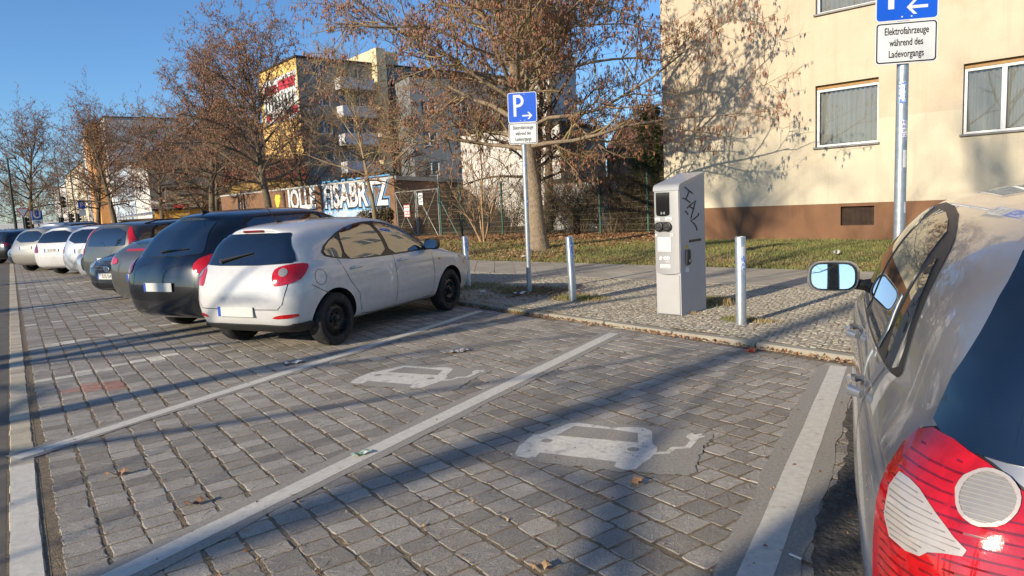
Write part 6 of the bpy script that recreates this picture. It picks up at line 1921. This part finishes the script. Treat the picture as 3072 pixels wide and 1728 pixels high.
def side_prism(mb, pr_, x0, x1, M=Mst):
    n = len(pr_)
    mb.add([M @ Vector((x0, y, z)) for z, y in pr_] + [M @ Vector((x1, y, z)) for z, y in pr_], [tuple(range(n)), tuple(range(n, 2 * n))] + [(i, (i + 1) % n, n + (i + 1) % n, n + i) for i in range(n)])
part('column', M_STATD, ST, lambda b: side_prism(b, prof, 0, SW), 'auto')
capp = [(.022, 1.494), (.020, 1.53), (.006, 1.556), (-.02, 1.570), (-.1, 1.590), (-.35, 1.648), (-SD - .004, 1.708), (-SD - .004, 1.676), (-.35, 1.612), (-.12, 1.556), (-.03, 1.535), (-.002, 1.52), (.0, 1.494)]
part('top_cover', M_STAT, ST, lambda b: side_prism(b, capp, -.006, SW + .006), 'auto')
# bowed front cover above, flat cover below
def bowed(mb, x0, x1, y0, y1, z, bow, n=12, th=.02):
    V_, F_ = [], []
    for i in range(n + 1):
        f = i / n; x = x0 + (x1 - x0) * f; q = z + bow * (1 - (2 * f - 1) ** 2)
        yl = y0 + .018 * (2 * f - 1) ** 2
        V_ += [Mst @ Vector((x, yl, q)), Mst @ Vector((x, y1, q)), Mst @ Vector((x, yl, 0.0)), Mst @ Vector((x, y1, 0.0))]
    for i in range(n):
        a, b = 4 * i, 4 * i + 4
        F_ += [(a, b, b + 1, a + 1), (a, a + 2, b + 2, b), (a + 1, b + 1, b + 3, a + 3)]
    F_ += [(0, 1, 3, 2), (4 * n, 4 * n + 2, 4 * n + 3, 4 * n + 1)]
    mb.add(V_, F_)
def bowz(x, z=.016, bow=.016): return z + bow * (1 - (2 * x / SW - 1) ** 2)
FC = part('front_cover', M_STAT, ST, lambda b: bowed(b, .004, SW - .004, .50, 1.491, .016, .016), 'auto')
part('lower_cover', M_STATL, ST, lambda b: lbox(b, Mst, .016, SW - .012, .012, .49, .001, .012, .005))
part('foot', M_METAL, ST, lambda b: lbox(b, Mst, .01, SW - .01, -.02, .011, -SD + .01, .004))
part('screen', M_SCREEN, FC, lambda b: b.prism([(q[0], q[1]) for q in [(.038, 1.475), (.038, 1.22), (.05, 1.205), (.09, 1.196), (.13, 1.193), (.17, 1.196), (.21, 1.205), (.222, 1.22), (.222, 1.475)]], .018, .0345, Mst))
for k, r_ in enumerate((.010, .018, .026)):
    for sg in (-1, 1):
        pts = [(.13 + sg * r_ * math.cos(a), 1.232 + r_ * math.sin(a)) for a in np.linspace(-.7, .7, 6)]
        part('contactless_mark', M_WPRINT, FC, lambda b: b.tube([Mst @ Vector((x, y, .0352)) for x, y in pts], .0016, 4))
rec = part('socket_plate', M_PLAST, FC, lambda b: b.prism(rrect(.225, .118, .058, 5, .135, 1.07), .016, .034, Mst))
for cx_ in (.078, .192):
    so = part('socket', M_TRIM, FC, lambda b: b.lathe([(0, .035), (.056, .035), (.058, .052), (.054, .062), (.047, .064), (.045, .058), (.0, .058)], 28, Mst @ Matrix.Translation((cx_, 1.07, 0))), 'auto')
    part('socket_lid', M_PLAST, so, lambda b: (b.lathe([(.044, .058), (.041, .068), (0, .070)], 24, Mst @ Matrix.Translation((cx_, 1.07, 0))), lbox(b, Mst, cx_ - .03, cx_ + .03, 1.064, 1.076, .069, .078, .003)), 'auto')
for x0, x1, y0, y1, m_ in ((.016, .088, 1.145, 1.178, M_STICK), (.165, .25, 1.145, 1.182, M_STICK), (.012, .04, .955, .985, M_STICK), (.225, .26, .955, .988, M_STICK), (.05, .225, .775, .945, M_STICK), (.078, .215, .575, .618, M_STICK)):
    zz = max(bowz(x0), bowz(x1), bowz((x0 + x1) / 2)) + .002
    st_ = part('sticker', m_, FC, lambda b: lbox(b, Mst, x0, x1, y0, y1, zz - .02, zz))
    if x1 - x0 > .06:
        nl = 7 if y1 - y0 > .1 else 2
        for k in range(nl):
            yy = y1 - (y1 - y0) * (k + .7) / (nl + .4)
            part('print_line', M_STICKG if k < nl - 1 else M_STICKR, st_, lambda b: lbox(b, Mst, x0 + .012, x0 + (x1 - x0) * (.55 + .35 * ((k * 7) % 3) / 2), yy - .004, yy + .003, zz, zz + .0008))
    else:
        part('print_line', M_STICKG, st_, lambda b: lbox(b, Mst, x0 + .006, x1 - .006, y0 + .006, y1 - .006, zz, zz + .0008))
text('lettering', 'e·on', .085, M_WPRINT, FC, Mst @ Matrix.Translation((.14, .70, .0335)) @ Matrix(((1, .2, 0, 0), (0, 1, 0, 0), (0, 0, 1, 0), (0, 0, 0, 1))), sx=.95, off=.0016)
text('lettering', 'Drive', .026, M_WPRINT, FC, Mst @ Matrix.Translation((.18, .652, .0335)), sx=.9)
# side wall fittings; local side coordinates: distance back from the front edge, height
Msd = Mst @ Matrix(((0, 0, 1, SW), (0, 1, 0, 0), (-1, 0, 0, 0), (0, 0, 0, 1)))
def spt(px, py): return ((px - 292) / 220 * SD, 1.53 - (py - 175) * .00124 + (px - 292) / 220 * .04)
for stroke in ([(340, 185), (372, 222), (405, 258)], [(378, 226), (352, 290), (345, 300), (320, 285)], [(345, 300), (382, 340)], [(355, 388), (395, 358), (430, 335), (410, 410), (385, 500)], [(372, 375), (415, 408)], [(338, 412), (352, 428), (362, 450)], [(452, 458), (455, 482), (420, 505), (385, 520), (415, 552), (432, 590), (438, 625)]):
    q = [spt(*p) for p in stroke]
    part('marker_tag', M_MARKER, ST, lambda b: b.tube([Msd @ Vector((x, y, .0005)) for x, y in q], .0085, 6))
part('cable_slot', M_TRIM, ST, lambda b: lbox(b, Msd, .205, .50, .865, .895, -.01, .003, .002))
hd_ = part('lock_handle', M_PLAST, ST, lambda b: (lbox(b, Msd, .115, .205, .60, .785, -.005, .028, .012)), 'auto')
part('lock', M_METAL, hd_, lambda b: b.lathe([(.022, .02), (.022, .036), (.012, .04), (0, .04)], 14, Msd @ Matrix.Translation((.175, .645, 0))), 'auto')
wt = part('warning_triangle', M_YSIGN, ST, lambda b: b.prism([(.105, .795), (.185, .80), (.147, .855)], -.002, .002, Msd))
part('bolt_mark', M_INK, wt, lambda b: b.prism([(.150, .842), (.138, .82), (.146, .82), (.142, .806), (.156, .826), (.148, .826)], .002, .003, Msd))
part('sticker', M_STICK, ST, lambda b: lbox(b, Msd, .11, .19, .515, .575, -.002, .002))

# ------------------------------------------------------------------ bollards
M_GALV = mat('galvanised_steel', (.42, .46, .48), rough=.42, metal=.65, var=.16, scale=22, bump=.06, bscale=120, bdist=.001, col2=(.30, .33, .35), c2scale=7, c2lo=.52, c2hi=.7)
M_STB = mat('sticker_blue', (.05, .16, .55), rough=.5, var=.25, scale=40, col2=(.6, .65, .7), c2scale=45, c2lo=.5, c2hi=.54)
M_STW = mat('torn_sticker', (.55, .57, .58), rough=.6, var=.2, scale=30, col2=(.08, .2, .55), c2scale=30, c2lo=.55, c2hi=.6)
def cyl_patch(mb, r_, a0, a1, z0, z1, n=8, jag=0.0):
    V_, F_ = [], []
    for i in range(n + 1):
        a = a0 + (a1 - a0) * i / n
        j0, j1 = RNG.uniform(-jag, jag), RNG.uniform(-jag, jag)
        V_ += [(r_ * math.cos(a), r_ * math.sin(a), z0 + j0), (r_ * math.cos(a), r_ * math.sin(a), z1 + j1)]
    mb.add(V_, [(2 * i, 2 * i + 2, 2 * i + 3, 2 * i + 1) for i in range(n)])
br_ = .056
bolm = MB().lathe([(0, -.05), (br_, -.05), (br_, .908), (br_ - .004, .914), (br_ - .009, .915), (br_ - .009, .90), (0, .90)], 28).mesh('bollard', M_GALV, 'auto')
for i, (x, y, h, lab, lean_) in enumerate(((-.783, 12.40, .90, 'galvanised steel bollard beside the bonnet of the white hatchback', .012), (.87, 9.92, .93, 'galvanised steel bollard between the small parking sign and the charging column', .02), (2.49, 7.51, .96, 'galvanised steel bollard with torn blue sticker right of the charging column', 0))):
    root = empty('bollard', lab, 'bollard', (x, y, WALK), 0, 'bollards along the kerb')
    root.rotation_euler = (0, lean_ * -1, 0)
    p_ = link('post', bolm, root); p_.scale = (1, 1, h / .915)
    toc = math.atan2(-y, -x)
    q = MB(); cyl_patch(q, br_ + .0012, toc + .1, toc + 1.1, .62, .84 if i != 2 else .86, 8, .02); q.build('torn_sticker', (M_STB, M_STB, M_STW)[i], root)
    if i == 0:
        q = MB(); cyl_patch(q, br_ + .0014, toc - .9, toc + 1.0, .46, .52, 8); bs = q.build('sticker', M_STICK, root)
        text('lettering', 'UNE', .06, M_INK, bs, frame((math.cos(toc) * (br_ + .004), math.sin(toc) * (br_ + .004), .49), (-math.sin(toc), math.cos(toc), 0), (0, 0, 1)), sx=.8, ext=.0006)
    if i == 2:
        q = MB(); cyl_patch(q, br_ + .0016, toc + .25, toc + 1.15, .60, .76, 8, .025); q.build('torn_sticker', M_STB, root)

# ------------------------------------------------------------------ parking signs
M_SBLUE = mat('sign_blue', (.004, .085, .56), rough=.35, var=.06, coat=.4)
M_SWHITE = mat('sign_white', (.66, .67, .66), rough=.4, var=.05)
M_SBACK = mat('sign_back', (.35, .36, .37), rough=.4, metal=.7, var=.1)
def parking_sign(x, y, lab, right, zsub, w, r_=.038, stickers=False, tilt=0.0, hp=.455, hs=.325):
    root = empty('parking_sign', lab, 'sign', (x, y, WALK), 0, 'parking signs')
    root.rotation_euler = (0, tilt, 0)
    top = zsub + hs + hp
    part('pole', M_GALV, root, lambda b: b.tube([(0, 0, -.03), (0, 0, 1.4), (0, 0, top - WALK - .03)], r_, 20), 'auto')
    ex = (math.sin(R(100)), math.cos(R(100)), 0)
    Mg_ = frame((0, 0, 0), ex, (0, 0, 1))             # +Z faces the bays
    z0, z1 = zsub - WALK, zsub + hs - WALK
    off = r_ + .012
    def plate_(zc, h, base_m, nm):
        o = part(nm, base_m, root, lambda b: b.prism(rrect(w, h, .03, 4, 0, zc), off, off + .004, Mg_))
        part('plate_back', M_SBACK, o, lambda b: b.prism(rrect(w - .004, h - .004, .03, 4, 0, zc), off - .004, off - .0005, Mg_))
        return o
    pz = z1 + .004 + hp / 2
    P_ = plate_(pz, hp, M_SWHITE, 'parking_plate')
    part('blue_field', M_SBLUE, P_, lambda b: b.prism(rrect(w - .018, hp - .018, .024, 4, 0, pz), off + .004, off + .0055, Mg_))
    # letter P and arrow
    lx, lz, sc = -.062, pz + .03, hp / .6
    st_w, hgt = .058 * sc, .43 * sc
    part('letter_p', M_SWHITE, P_, lambda b: (b.prism([(lx - .10 * sc, lz - hgt / 2), (lx - .10 * sc + st_w, lz - hgt / 2), (lx - .10 * sc + st_w, lz + hgt / 2), (lx - .10 * sc, lz + hgt / 2)], off + .0055, off + .0068, Mg_),
         [b.add([Mg_ @ Vector((cx_, cy_, off + .0068)) for cx_, cy_ in quad], [(0, 1, 2, 3)]) for quad in bowl(lx - .10 * sc + st_w - .002, lz + hgt / 2, .125 * sc, st_w * .95, sc)]))
    ax, az_, L_ = .075, pz - .142 * sc / .76 * .9, .155
    s_ = 1 if right else -1
    tip = ax + s_ * L_ / 2
    t_ = .0115
    part('arrow', M_SWHITE, P_, lambda b: (b.prism([(ax - s_ * L_ / 2, az_ - t_), (tip - s_ * .02, az_ - t_), (tip - s_ * .02, az_ + t_), (ax - s_ * L_ / 2, az_ + t_)], off + .0055, off + .0068, Mg_),
         b.prism([(tip, az_), (tip - s_ * .052, az_ + .055), (tip - s_ * .078, az_ + .055), (tip - s_ * .026, az_), (tip - s_ * .078, az_ - .055), (tip - s_ * .052, az_ - .055)], off + .0056, off + .0071, Mg_)))
    for bx in (-.035, .035):
        for bz in (pz - hp / 2 + .03, pz + hp / 2 - .03):
            part('bolt', M_SWHITE, P_, lambda b: b.lathe([(.006, off + .005), (.006, off + .009), (0, off + .0095)], 8, Mg_ @ Matrix.Translation((bx, bz, 0))))
    zc = (z0 + z1) / 2
    S_ = plate_(zc, hs, M_SWHITE, 'text_plate')
    part('black_border', M_INK, S_, lambda b: b.prism(rrect(w - .018, hs - .018, .024, 4, 0, zc), off + .004, off + .0052, Mg_))
    part('white_field', M_SWHITE, S_, lambda b: b.prism(rrect(w - .038, hs - .038, .018, 4, 0, zc), off + .0052, off + .0062, Mg_))
    for k, tx in enumerate(('Elektrofahrzeuge', 'während des', 'Ladevorgangs')):
        text('lettering', tx, .078, M_INK, S_, Mg_ @ Matrix.Translation((0, zc + hs * .27 - k * hs * .27, off + .0075)), sx=.60 * w / .45, ext=.0007, off=.0010)
    for z_ in (z1 - .06, z1 + .08, pz + .1):
        part('clamp', M_SBACK, root, lambda b: b.lathe([(r_ + .001, z_ - .015), (r_ + .006, z_ - .015), (r_ + .006, z_ + .015), (r_ + .001, z_ + .015)], 16))
    if stickers:
        toc = math.atan2(-y, -x)
        for k, (za, zb, m_, a0, a1) in enumerate(((2.13, 2.30, M_STB, -.55, .6), (1.86, 2.0, M_STB, .1, 1.1), (1.62, 1.76, M_STICK, .35, 1.2), (1.25, 1.34, M_STICK, .7, 1.3))):
            q = MB(); cyl_patch(q, r_ + .0012, toc + a0, toc + a1, za - WALK, zb - WALK, 8)
            so = q.build('sticker', m_, root)
            if k == 1:
                q2 = MB(); cyl_patch(q2, r_ + .002, toc + a0, toc + a1, za - WALK + .004, zb - WALK - .004, 8); q2.build('sticker_face', M_STICK, so)
                for j, tx in enumerate(('HE', 'BE', 'SP', 'CL')):
                    a_ = toc + .45
                    text('lettering', tx, .034, M_PBLUE, so, frame((math.cos(a_) * (r_ + .003), math.sin(a_) * (r_ + .003), zb - WALK - .02 - j * .033), (-math.sin(a_), math.cos(a_), 0), (0, 0, 1)), sx=.9, ext=.0005)
        q = MB(); cyl_patch(q, r_ + .002, toc - .3, toc + .4, 2.16 - WALK, 2.27 - WALK, 6, .015); q.build('sticker_rays', M_STICK, root)
    else:
        toc = math.atan2(-y, -x)
        for za, zb, a0, a1 in ((2.05, 2.09, -.7, .9), (1.42, 1.56, .3, 1.2), (.72, .86, .5, 1.3)):
            q = MB(); cyl_patch(q, r_ + .0012, toc + a0, toc + a1, za - WALK, zb - WALK, 8); q.build('sticker', M_STB, root)
    return root
def bowl(x0, ztop, rad, th, sc):
    """Quads of the round bowl of a letter P starting at its stem."""
    zc = ztop - rad
    q = []
    arm = .035 * sc
    q.append([(x0, ztop - th), (x0 + arm, ztop - th), (x0 + arm, ztop), (x0, ztop)])
    q.append([(x0, ztop - 2 * rad), (x0 + arm, ztop - 2 * rad), (x0 + arm, ztop - 2 * rad + th), (x0, ztop - 2 * rad + th)])
    n = 14
    for i in range(n):
        a, b = math.pi / 2 - math.pi * i / n, math.pi / 2 - math.pi * (i + 1) / n
        ri = rad - th
        q.append([(x0 + arm + ri * math.cos(a), zc + ri * math.sin(a)), (x0 + arm + ri * math.cos(b), zc + ri * math.sin(b)), (x0 + arm + rad * math.cos(b), zc + rad * math.sin(b)), (x0 + arm + rad * math.cos(a), zc + rad * math.sin(a))])
    return q
parking_sign(.275, 11.05, 'blue parking sign with right arrow and text plate, standing in the grass tuft', True, 2.39, .45, tilt=.012)
parking_sign(3.22, 5.75, 'blue parking sign with left arrow on the stickered pole beside the silver car', False, 2.437, .46, r_=.044, stickers=True, tilt=.004)

# ------------------------------------------------------------------ wire fence and gate
M_GPOST = mat('green_fence_post', (.035, .10, .075), rough=.55, var=.2)
M_WIRE = mat('fence_wire', (.11, .09, .055), rough=.6, metal=.3, var=.3)
M_GFRAME = mat('gate_frame_grey', (.33, .33, .31), rough=.55, metal=.4, var=.2)
FP = [(-3.0, 31.2), (-2.05, 30.5), (-.25, 29.3), (1.33, 28.0), (3.41, 25.95), (4.9, 24.5), (6.3, 23.0)]
fen = empty('wire_fence', 'wire mesh fence with green posts closing off the garden', 'fence')
for i, (x, y) in enumerate(FP):
    part('post', M_GPOST, fen, lambda b: b.box((x, y, 1.2), (.07, .07, 2.4), .008, rz=.8))
def mesh_panel(parent, a, b, z0, z1, step=.055, hs=.2, name='mesh_panel'):
    a, b = Vector((a[0], a[1], 0)), Vector((b[0], b[1], 0))
    L_ = (b - a).length; ex = (b - a).normalized()
    M = frame(a, ex, (0, 0, 1))
    mb = MB()
    r_ = .004
    for k in range(int(L_ / step) + 1):
        x = min(k * step, L_)
        lbox(mb, M, x - r_, x + r_, z0, z1, -r_, r_)
    for k in range(int((z1 - z0) / hs) + 1):
        z = z0 + k * hs
        lbox(mb, M, 0, L_, z - r_ * 1.6, z + r_ * 1.6, r_, 2.4 * r_)
    me = bpy.data.meshes.new(name); me.from_pydata(mb.v, [], mb.f); me.materials.append(M_WIRE)
    return tag(link(name, me, parent), kind='stuff')
for a, b in zip(FP, FP[1:]):
    mesh_panel(fen, a, b, .12, 2.3)
part('brace', M_GPOST, fen, lambda b: b.tube([(-2.95, 31.15, 1.7), (-2.2, 30.6, .1)], .03, 8))
GA, GB = Vector((-5.5, 34.6, 0)), Vector((-3.05, 31.25, 0))
gate = empty('wire_gate', 'double-leaf wire gate with crossed braces between shed and fence', 'gate')
gm_ = (GA + GB) / 2
for a, b in ((GA, gm_), (gm_, GB)):
    a = a.lerp(b, .02); b = b.lerp(a, .02)
    M = frame(a, (b - a), (0, 0, 1)); L_ = (b - a).length
    lf = part('gate_leaf', M_GFRAME, gate, lambda q: (lbox(q, M, 0, .05, .1, 2.3, -.025, .025, .006), lbox(q, M, L_ - .05, L_, .1, 2.3, -.025, .025, .006), lbox(q, M, .05, L_ - .05, .1, .15, -.025, .025, .006), lbox(q, M, .05, L_ - .05, 2.25, 2.3, -.025, .025, .006)))
    part('cross_brace', M_GFRAME, lf, lambda q: q.tube([M @ Vector((.05, .15, .032)), M @ Vector((L_ - .05, 2.25, .032))], .018, 6))
    part('cross_brace', M_GFRAME, lf, lambda q: q.tube([M @ Vector((.05, 2.25, .07)), M @ Vector((L_ - .05, .15, .07))], .018, 6))
    mesh_panel(lf, (a.x, a.y), (b.x, b.y), .15, 2.25, .06, .2)
Mgt = frame(GA, GB - GA, (0, 0, 1))
for x0, x1, z0, z1, bord, lines in ((.95, 1.55, 1.05, 1.65, M_STICKR, ('Einfahrt', 'freihalten')), (2.45, 2.85, 1.6, 2.15, M_SWHITE, ('Ladezone', 'frei'))):
    sg_ = part('notice_plate', bord, gate, lambda b: lbox(b, Mgt, x0, x1, z0, z1, .08, .09, .004))
    part('notice_face', M_SWHITE, sg_, lambda b: lbox(b, Mgt, x0 + .035, x1 - .035, z0 + .035, z1 - .035, .0905, .0915))
    for k, zz in enumerate((z0 + .14, z0 + .27, z1 - .12)):
        part('print_line', M_STICKR if bord is M_STICKR else M_INK, sg_, lambda b: lbox(b, Mgt, x0 + .08, x1 - .08 - .06 * (k % 2), zz - .02, zz + .02, .0916, .0922))
part('lock_box', M_GFRAME, gate, lambda b: lbox(b, Mgt, 2.03, 2.13, 1.0, 1.25, .03, .1, .01))
lp = empty('gate_lamp', 'small lamp on a thin mast above the wire gate', 'lamp', (-3.05, 31.25, 0))
part('mast', M_GFRAME, lp, lambda b: b.tube([(0, .08, 2.3), (0, .08, 2.95)], .02, 8))
part('lamp_head', mat('lamp_brass', (.25, .17, .07), rough=.5), lp, lambda b: b.lathe([(0, -.08), (.07, -.05), (.08, .02), (.05, .06), (0, .07)], 12, Matrix.Translation((0, .08, 3.0))), 'auto')

# ------------------------------------------------------------------ far end of the street: underground entrance, signs, signals, trailer
M_UBLUE = mat('underground_blue', (.01, .09, .42), rough=.4)
us = empty('underground_sign', 'blue underground sign with white U on a post', 'sign', (-37.0, 55.2, 0))
Mu = frame((0, 0, 0), (math.sin(R(52)), math.cos(R(52)), 0), (0, 0, 1))
part('post', M_METAL, us, lambda b: b.tube([(0, .08, 0), (0, .08, 2.9)], .05, 10))
part('blue_box', M_UBLUE, us, lambda b: lbox(b, Mu, -.36, .36, 2.05, 2.78, -.08, .08, .03))
text('letter_u', 'U', .78, M_SWHITE, us, Mu @ Matrix.Translation((0, 2.42, .085)), sx=1.0, off=.02)
part('line_box', M_SWHITE, us, lambda b: lbox(b, Mu, -.36, .36, 1.72, 2.03, -.06, .06, .01))
text('lettering', 'U6', .24, M_INK, us, Mu @ Matrix.Translation((0, 1.875, .065)))
ub = empty('underground_entrance', 'dark blue underground entrance board reading Westphalweg', 'sign board', (-36.6, 54.7, 0))
part('board', mat('board_blue', (.012, .035, .12), rough=.5), ub, lambda b: lbox(b, Mu, 0, 3.35, .85, 1.32, -.05, .05, .02))
part('rail', M_GPOST, ub, lambda b: lbox(b, Mu, -.1, 3.5, 1.42, 1.47, -.03, .03, .01))
for xx in (.05, 1.7, 3.3): part('post', M_METAL, ub, lambda b: lbox(b, Mu, xx - .04, xx + .04, 0, 1.42, -.045, -.0, .005))
text('lettering', 'Westphalweg', .36, M_SWHITE, ub, Mu @ Matrix.Translation((1.75, 1.09, .056)), sx=.95)

M_SIGH = mat('signal_housing', (.02, .035, .03), rough=.6)
M_RLAMP = mat('signal_red_lit', (.6, .02, .02), rough=.4, emit=((1, .05, .03), 3.0))
def signal(x, y, z0, lab, lit=False, mast=True, zp=3.4, az=215):
    root = empty('traffic_signal', lab, 'traffic light', (x, y, 0), 0, 'traffic signals at the junction')
    Mq = frame((0, 0, 0), (math.sin(R(az - 90)) * -1, math.cos(R(az - 90)) * -1, 0), (0, 0, 1))
    if mast: part('mast', M_GFRAME, root, lambda b: b.tube([(0, 0, 0), (0, 0, zp)], [.06, .05], 8))
    hs_ = part('housing', M_SIGH, root, lambda b: lbox(b, Mq, -.16, .16, z0, z0 + .95, .06, .26, .03))
    for k in range(3):
        part('lens', M_RLAMP if (lit and k == 2) else M_TRIM, hs_, lambda b: b.lathe([(.1, .262), (.1, .272), (0, .275)], 12, Mq @ Matrix.Translation((0, z0 + .17 + .3 * k, 0))))
        part('visor', M_SIGH, hs_, lambda b: b.lathe([(.115, .262), (.115, .40)], 12, Mq @ Matrix.Translation((0, z0 + .17 + .3 * k, 0))))
signal(-38.06, 60.00, 3.0, 'traffic signal high on a pale mast near the orange house', mast=True, zp=7.5)
signal(-35.87, 56.00, 1.2, 'traffic signal showing red beside the underground board', lit=True, zp=2.4)
signal(-36.29, 58.00, 1.5, 'dark traffic signal right of the underground board', zp=2.6)
signal(-36.93, 60.00, 1.5, 'dark traffic signal on a tall lamp mast', zp=7.8)
signal(-35.95, 52.00, 1.3, 'dark traffic signal before the white trailer', zp=2.4)
gs_ = empty('give_way_sign', 'white triangular give way sign seen before the scrub', 'sign', (-36.55, 53.00, 0))
part('post', M_METAL, gs_, lambda b: b.tube([(0, .05, 0), (0, .05, 2.9)], .03, 8))
part('plate', M_STICKR, gs_, lambda b: b.prism([(-.45, 2.95), (.45, 2.95), (0, 2.18)], 0, .02, Mu))
part('plate_face', M_SWHITE, gs_, lambda b: b.prism([(-.33, 2.88), (.33, 2.88), (0, 2.31)], .021, .025, Mu))
lpst = empty('lamp_post', 'dark green lamp post before the white trailer', 'lamp post', (-35.11, 50.00, 0))
part('mast', M_SIGH, lpst, lambda b: b.tube([(0, 0, 0), (0, 0, 3.4), (.05, 0, 6.4)], [.11, .09, .06], 10))
part('lamp_head', M_SIGH, lpst, lambda b: b.box((.3, 0, 6.4), (.7, .2, .12), .03))
sp_ = empty('parking_post', 'small blue parking sign on a thin post far down the street', 'sign', (-34.49, 57.00, 0))
part('post', M_GFRAME, sp_, lambda b: b.tube([(0, .04, 0), (0, .04, 3.6)], .035, 8))
part('plate', M_SBLUE, sp_, lambda b: lbox(b, Mu, -.24, .24, 2.75, 3.45, 0, .02))
text('lettering', 'P', .5, M_SWHITE, sp_, Mu @ Matrix.Translation((0, 3.12, .022)))
part('plate', M_SWHITE, sp_, lambda b: lbox(b, Mu, -.24, .24, 2.2, 2.7, 0, .02))
tr = empty('truck_trailer', 'long white trailer with blue lettering parked across the end of the street', 'trailer', (-80.5, 101, 0))
Mt = frame((0, 0, 0), (math.sin(R(62)), math.cos(R(62)), 0), (0, 0, 1))
part('box_body', mat('trailer_white', (.66, .67, .66), rough=.5, var=.04), tr, lambda b: lbox(b, Mt, 0, 15, .42, 2.15, -2.4, 0, .05))
part('skirt', M_METAL, tr, lambda b: lbox(b, Mt, .3, 14.7, .2, .41, -2.3, -.1, .02))
for xx in (2.2, 3.3, 12.4, 13.5):
    part('wheel', M_RUBBER, tr, lambda b: b.lathe([(0, -.12), (.34, -.12), (.36, 0), (.34, .12), (0, .12)], 16, Mt @ Matrix.Translation((xx, .36, -.1))))
M_NAVY = mat('navy_print', (.02, .03, .12), rough=.5)
text('lettering', 'MOBILITÄT HAT EINE BASIS', .62, M_NAVY, tr, Mt @ Matrix.Translation((8.2, 1.2, .008)), sx=.95)
text('lettering', 'b', 1.3, M_NAVY, tr, Mt @ Matrix.Translation((14.0, 1.3, .008)))

# ------------------------------------------------------------------ litter on the ground
def scrap(name, lab, cat, x, y, z, w, l, m_, rz, bend=.01):
    n = 5
    V_, F_ = [], []
    for i in range(n + 1):
        for j in (0, 1):
            V_.append((-l / 2 + l * i / n, (j - .5) * w * (1 - .15 * math.sin(i * 2.1)), bend * math.sin(i * 1.7 + j) + bend))
    for i in range(n): F_.append((2 * i, 2 * i + 2, 2 * i + 3, 2 * i + 1))
    me = bpy.data.meshes.new(name); me.from_pydata(V_ + [(a, b, c - .0015) for a, b, c in V_], [], F_ + [tuple(q + len(V_) for q in f)[::-1] for f in F_]); me.materials.append(m_)
    return tag(link(name, me, None, (x, y, z), rz), lab, cat)
M_PAPER = mat('paper_scrap', (.66, .62, .58), rough=.8, var=.15, scale=30)
M_PAPERP = mat('printed_paper', (.60, .56, .52), rough=.8, var=.2, scale=30, col2=(.16, .12, .12), c2scale=22, c2lo=.5, c2hi=.55)
M_GREENP = mat('green_wrapper', (.16, .36, .19), rough=.5, var=.4, scale=40, col2=(.6, .66, .6), c2scale=40, c2lo=.5, c2hi=.56)
scrap('paper_scrap', 'crumpled white paper lying just beyond the first painted line', 'litter', -2.24, 6.89, .006, .08, .17, M_PAPER, .5, .012)
scrap('paper_scrap', 'printed leaflet lying between the two painted lines', 'litter', -.59, 7.07, .004, .13, .21, M_PAPERP, .3, .008)
scrap('wrapper', 'torn green and white wrapper touching the middle painted line', 'litter', -.985, 4.15, .009, .055, .12, M_GREENP, .6, .006)
scrap('fallen_leaf', 'light tan leaf on the pavers in front of the middle line', 'leaf', .06, 2.7, .006, .045, .08, M_LEAF[3], .2, .01)
scrap('fallen_leaf', 'curled brown leaf on pavers between edge line and middle line', 'leaf', -2.41, 4.01, .006, .04, .13, M_LEAF[1], .5, .015)
scrap('fallen_leaf', 'small dark leaf close to the middle painted line', 'leaf', -1.73, 3.52, .006, .04, .10, M_LEAF[2], .7, .014)
scrap('fallen_leaf', 'reddish crumpled leaf near the kerb below the sticker bollard', 'leaf', 2.18, 6.33, .006, .07, .11, mat('red_leaf', (.28, .07, .035), rough=.85, var=.3), .4, .02)
scrap('fallen_leaf', 'tan leaf lying in front of the larger car symbol', 'leaf', .60, 3.5, .006, .05, .08, M_LEAF[1], 1.0, .012)
part('cigarette_butt', M_PAPER, None, lambda b: b.tube([(1.085, 2.70, .009), (1.115, 2.655, .009)], .0045, 8)); tag(bpy.data.objects['cigarette_butt'], 'white cigarette end on asphalt beside the wide painted line', 'litter')
cb_ = bpy.data.objects['cigarette_butt']
for nm_, x, y, w, l, lab in (('paper_scrap', .12, 10.75, .1, .2, 'pale paper scrap at the foot of the small parking sign'), ('paper_scrap', -.47, 11.1, .08, .1, 'white paper scrap in the grass near the far bollard'), ('paper_scrap', .33, 17.6, .12, .16, 'pale blue paper scrap on the leaves by the big tree')):
    scrap(nm_, lab, 'litter', x, y, (WALK + .03) if y < 17 else lawn_z(x, y) + .04, w, l, M_PAPER, x * 3, .02)
cup = part('paper_cup', M_PAPER, None, lambda b: b.lathe([(.0, 0), (.03, 0), (.042, .11), (.045, .112), (.04, .108), (.028, .006), (0, .006)], 16, Matrix.Translation((6.55, 14.0, float(lawn_z(6.55, 14.0)) + .05)) @ Matrix.Rotation(R(78), 4, 'X')), 'auto')
tag(cup, 'white paper cup lying on the lawn before the cellar vent', 'cup')
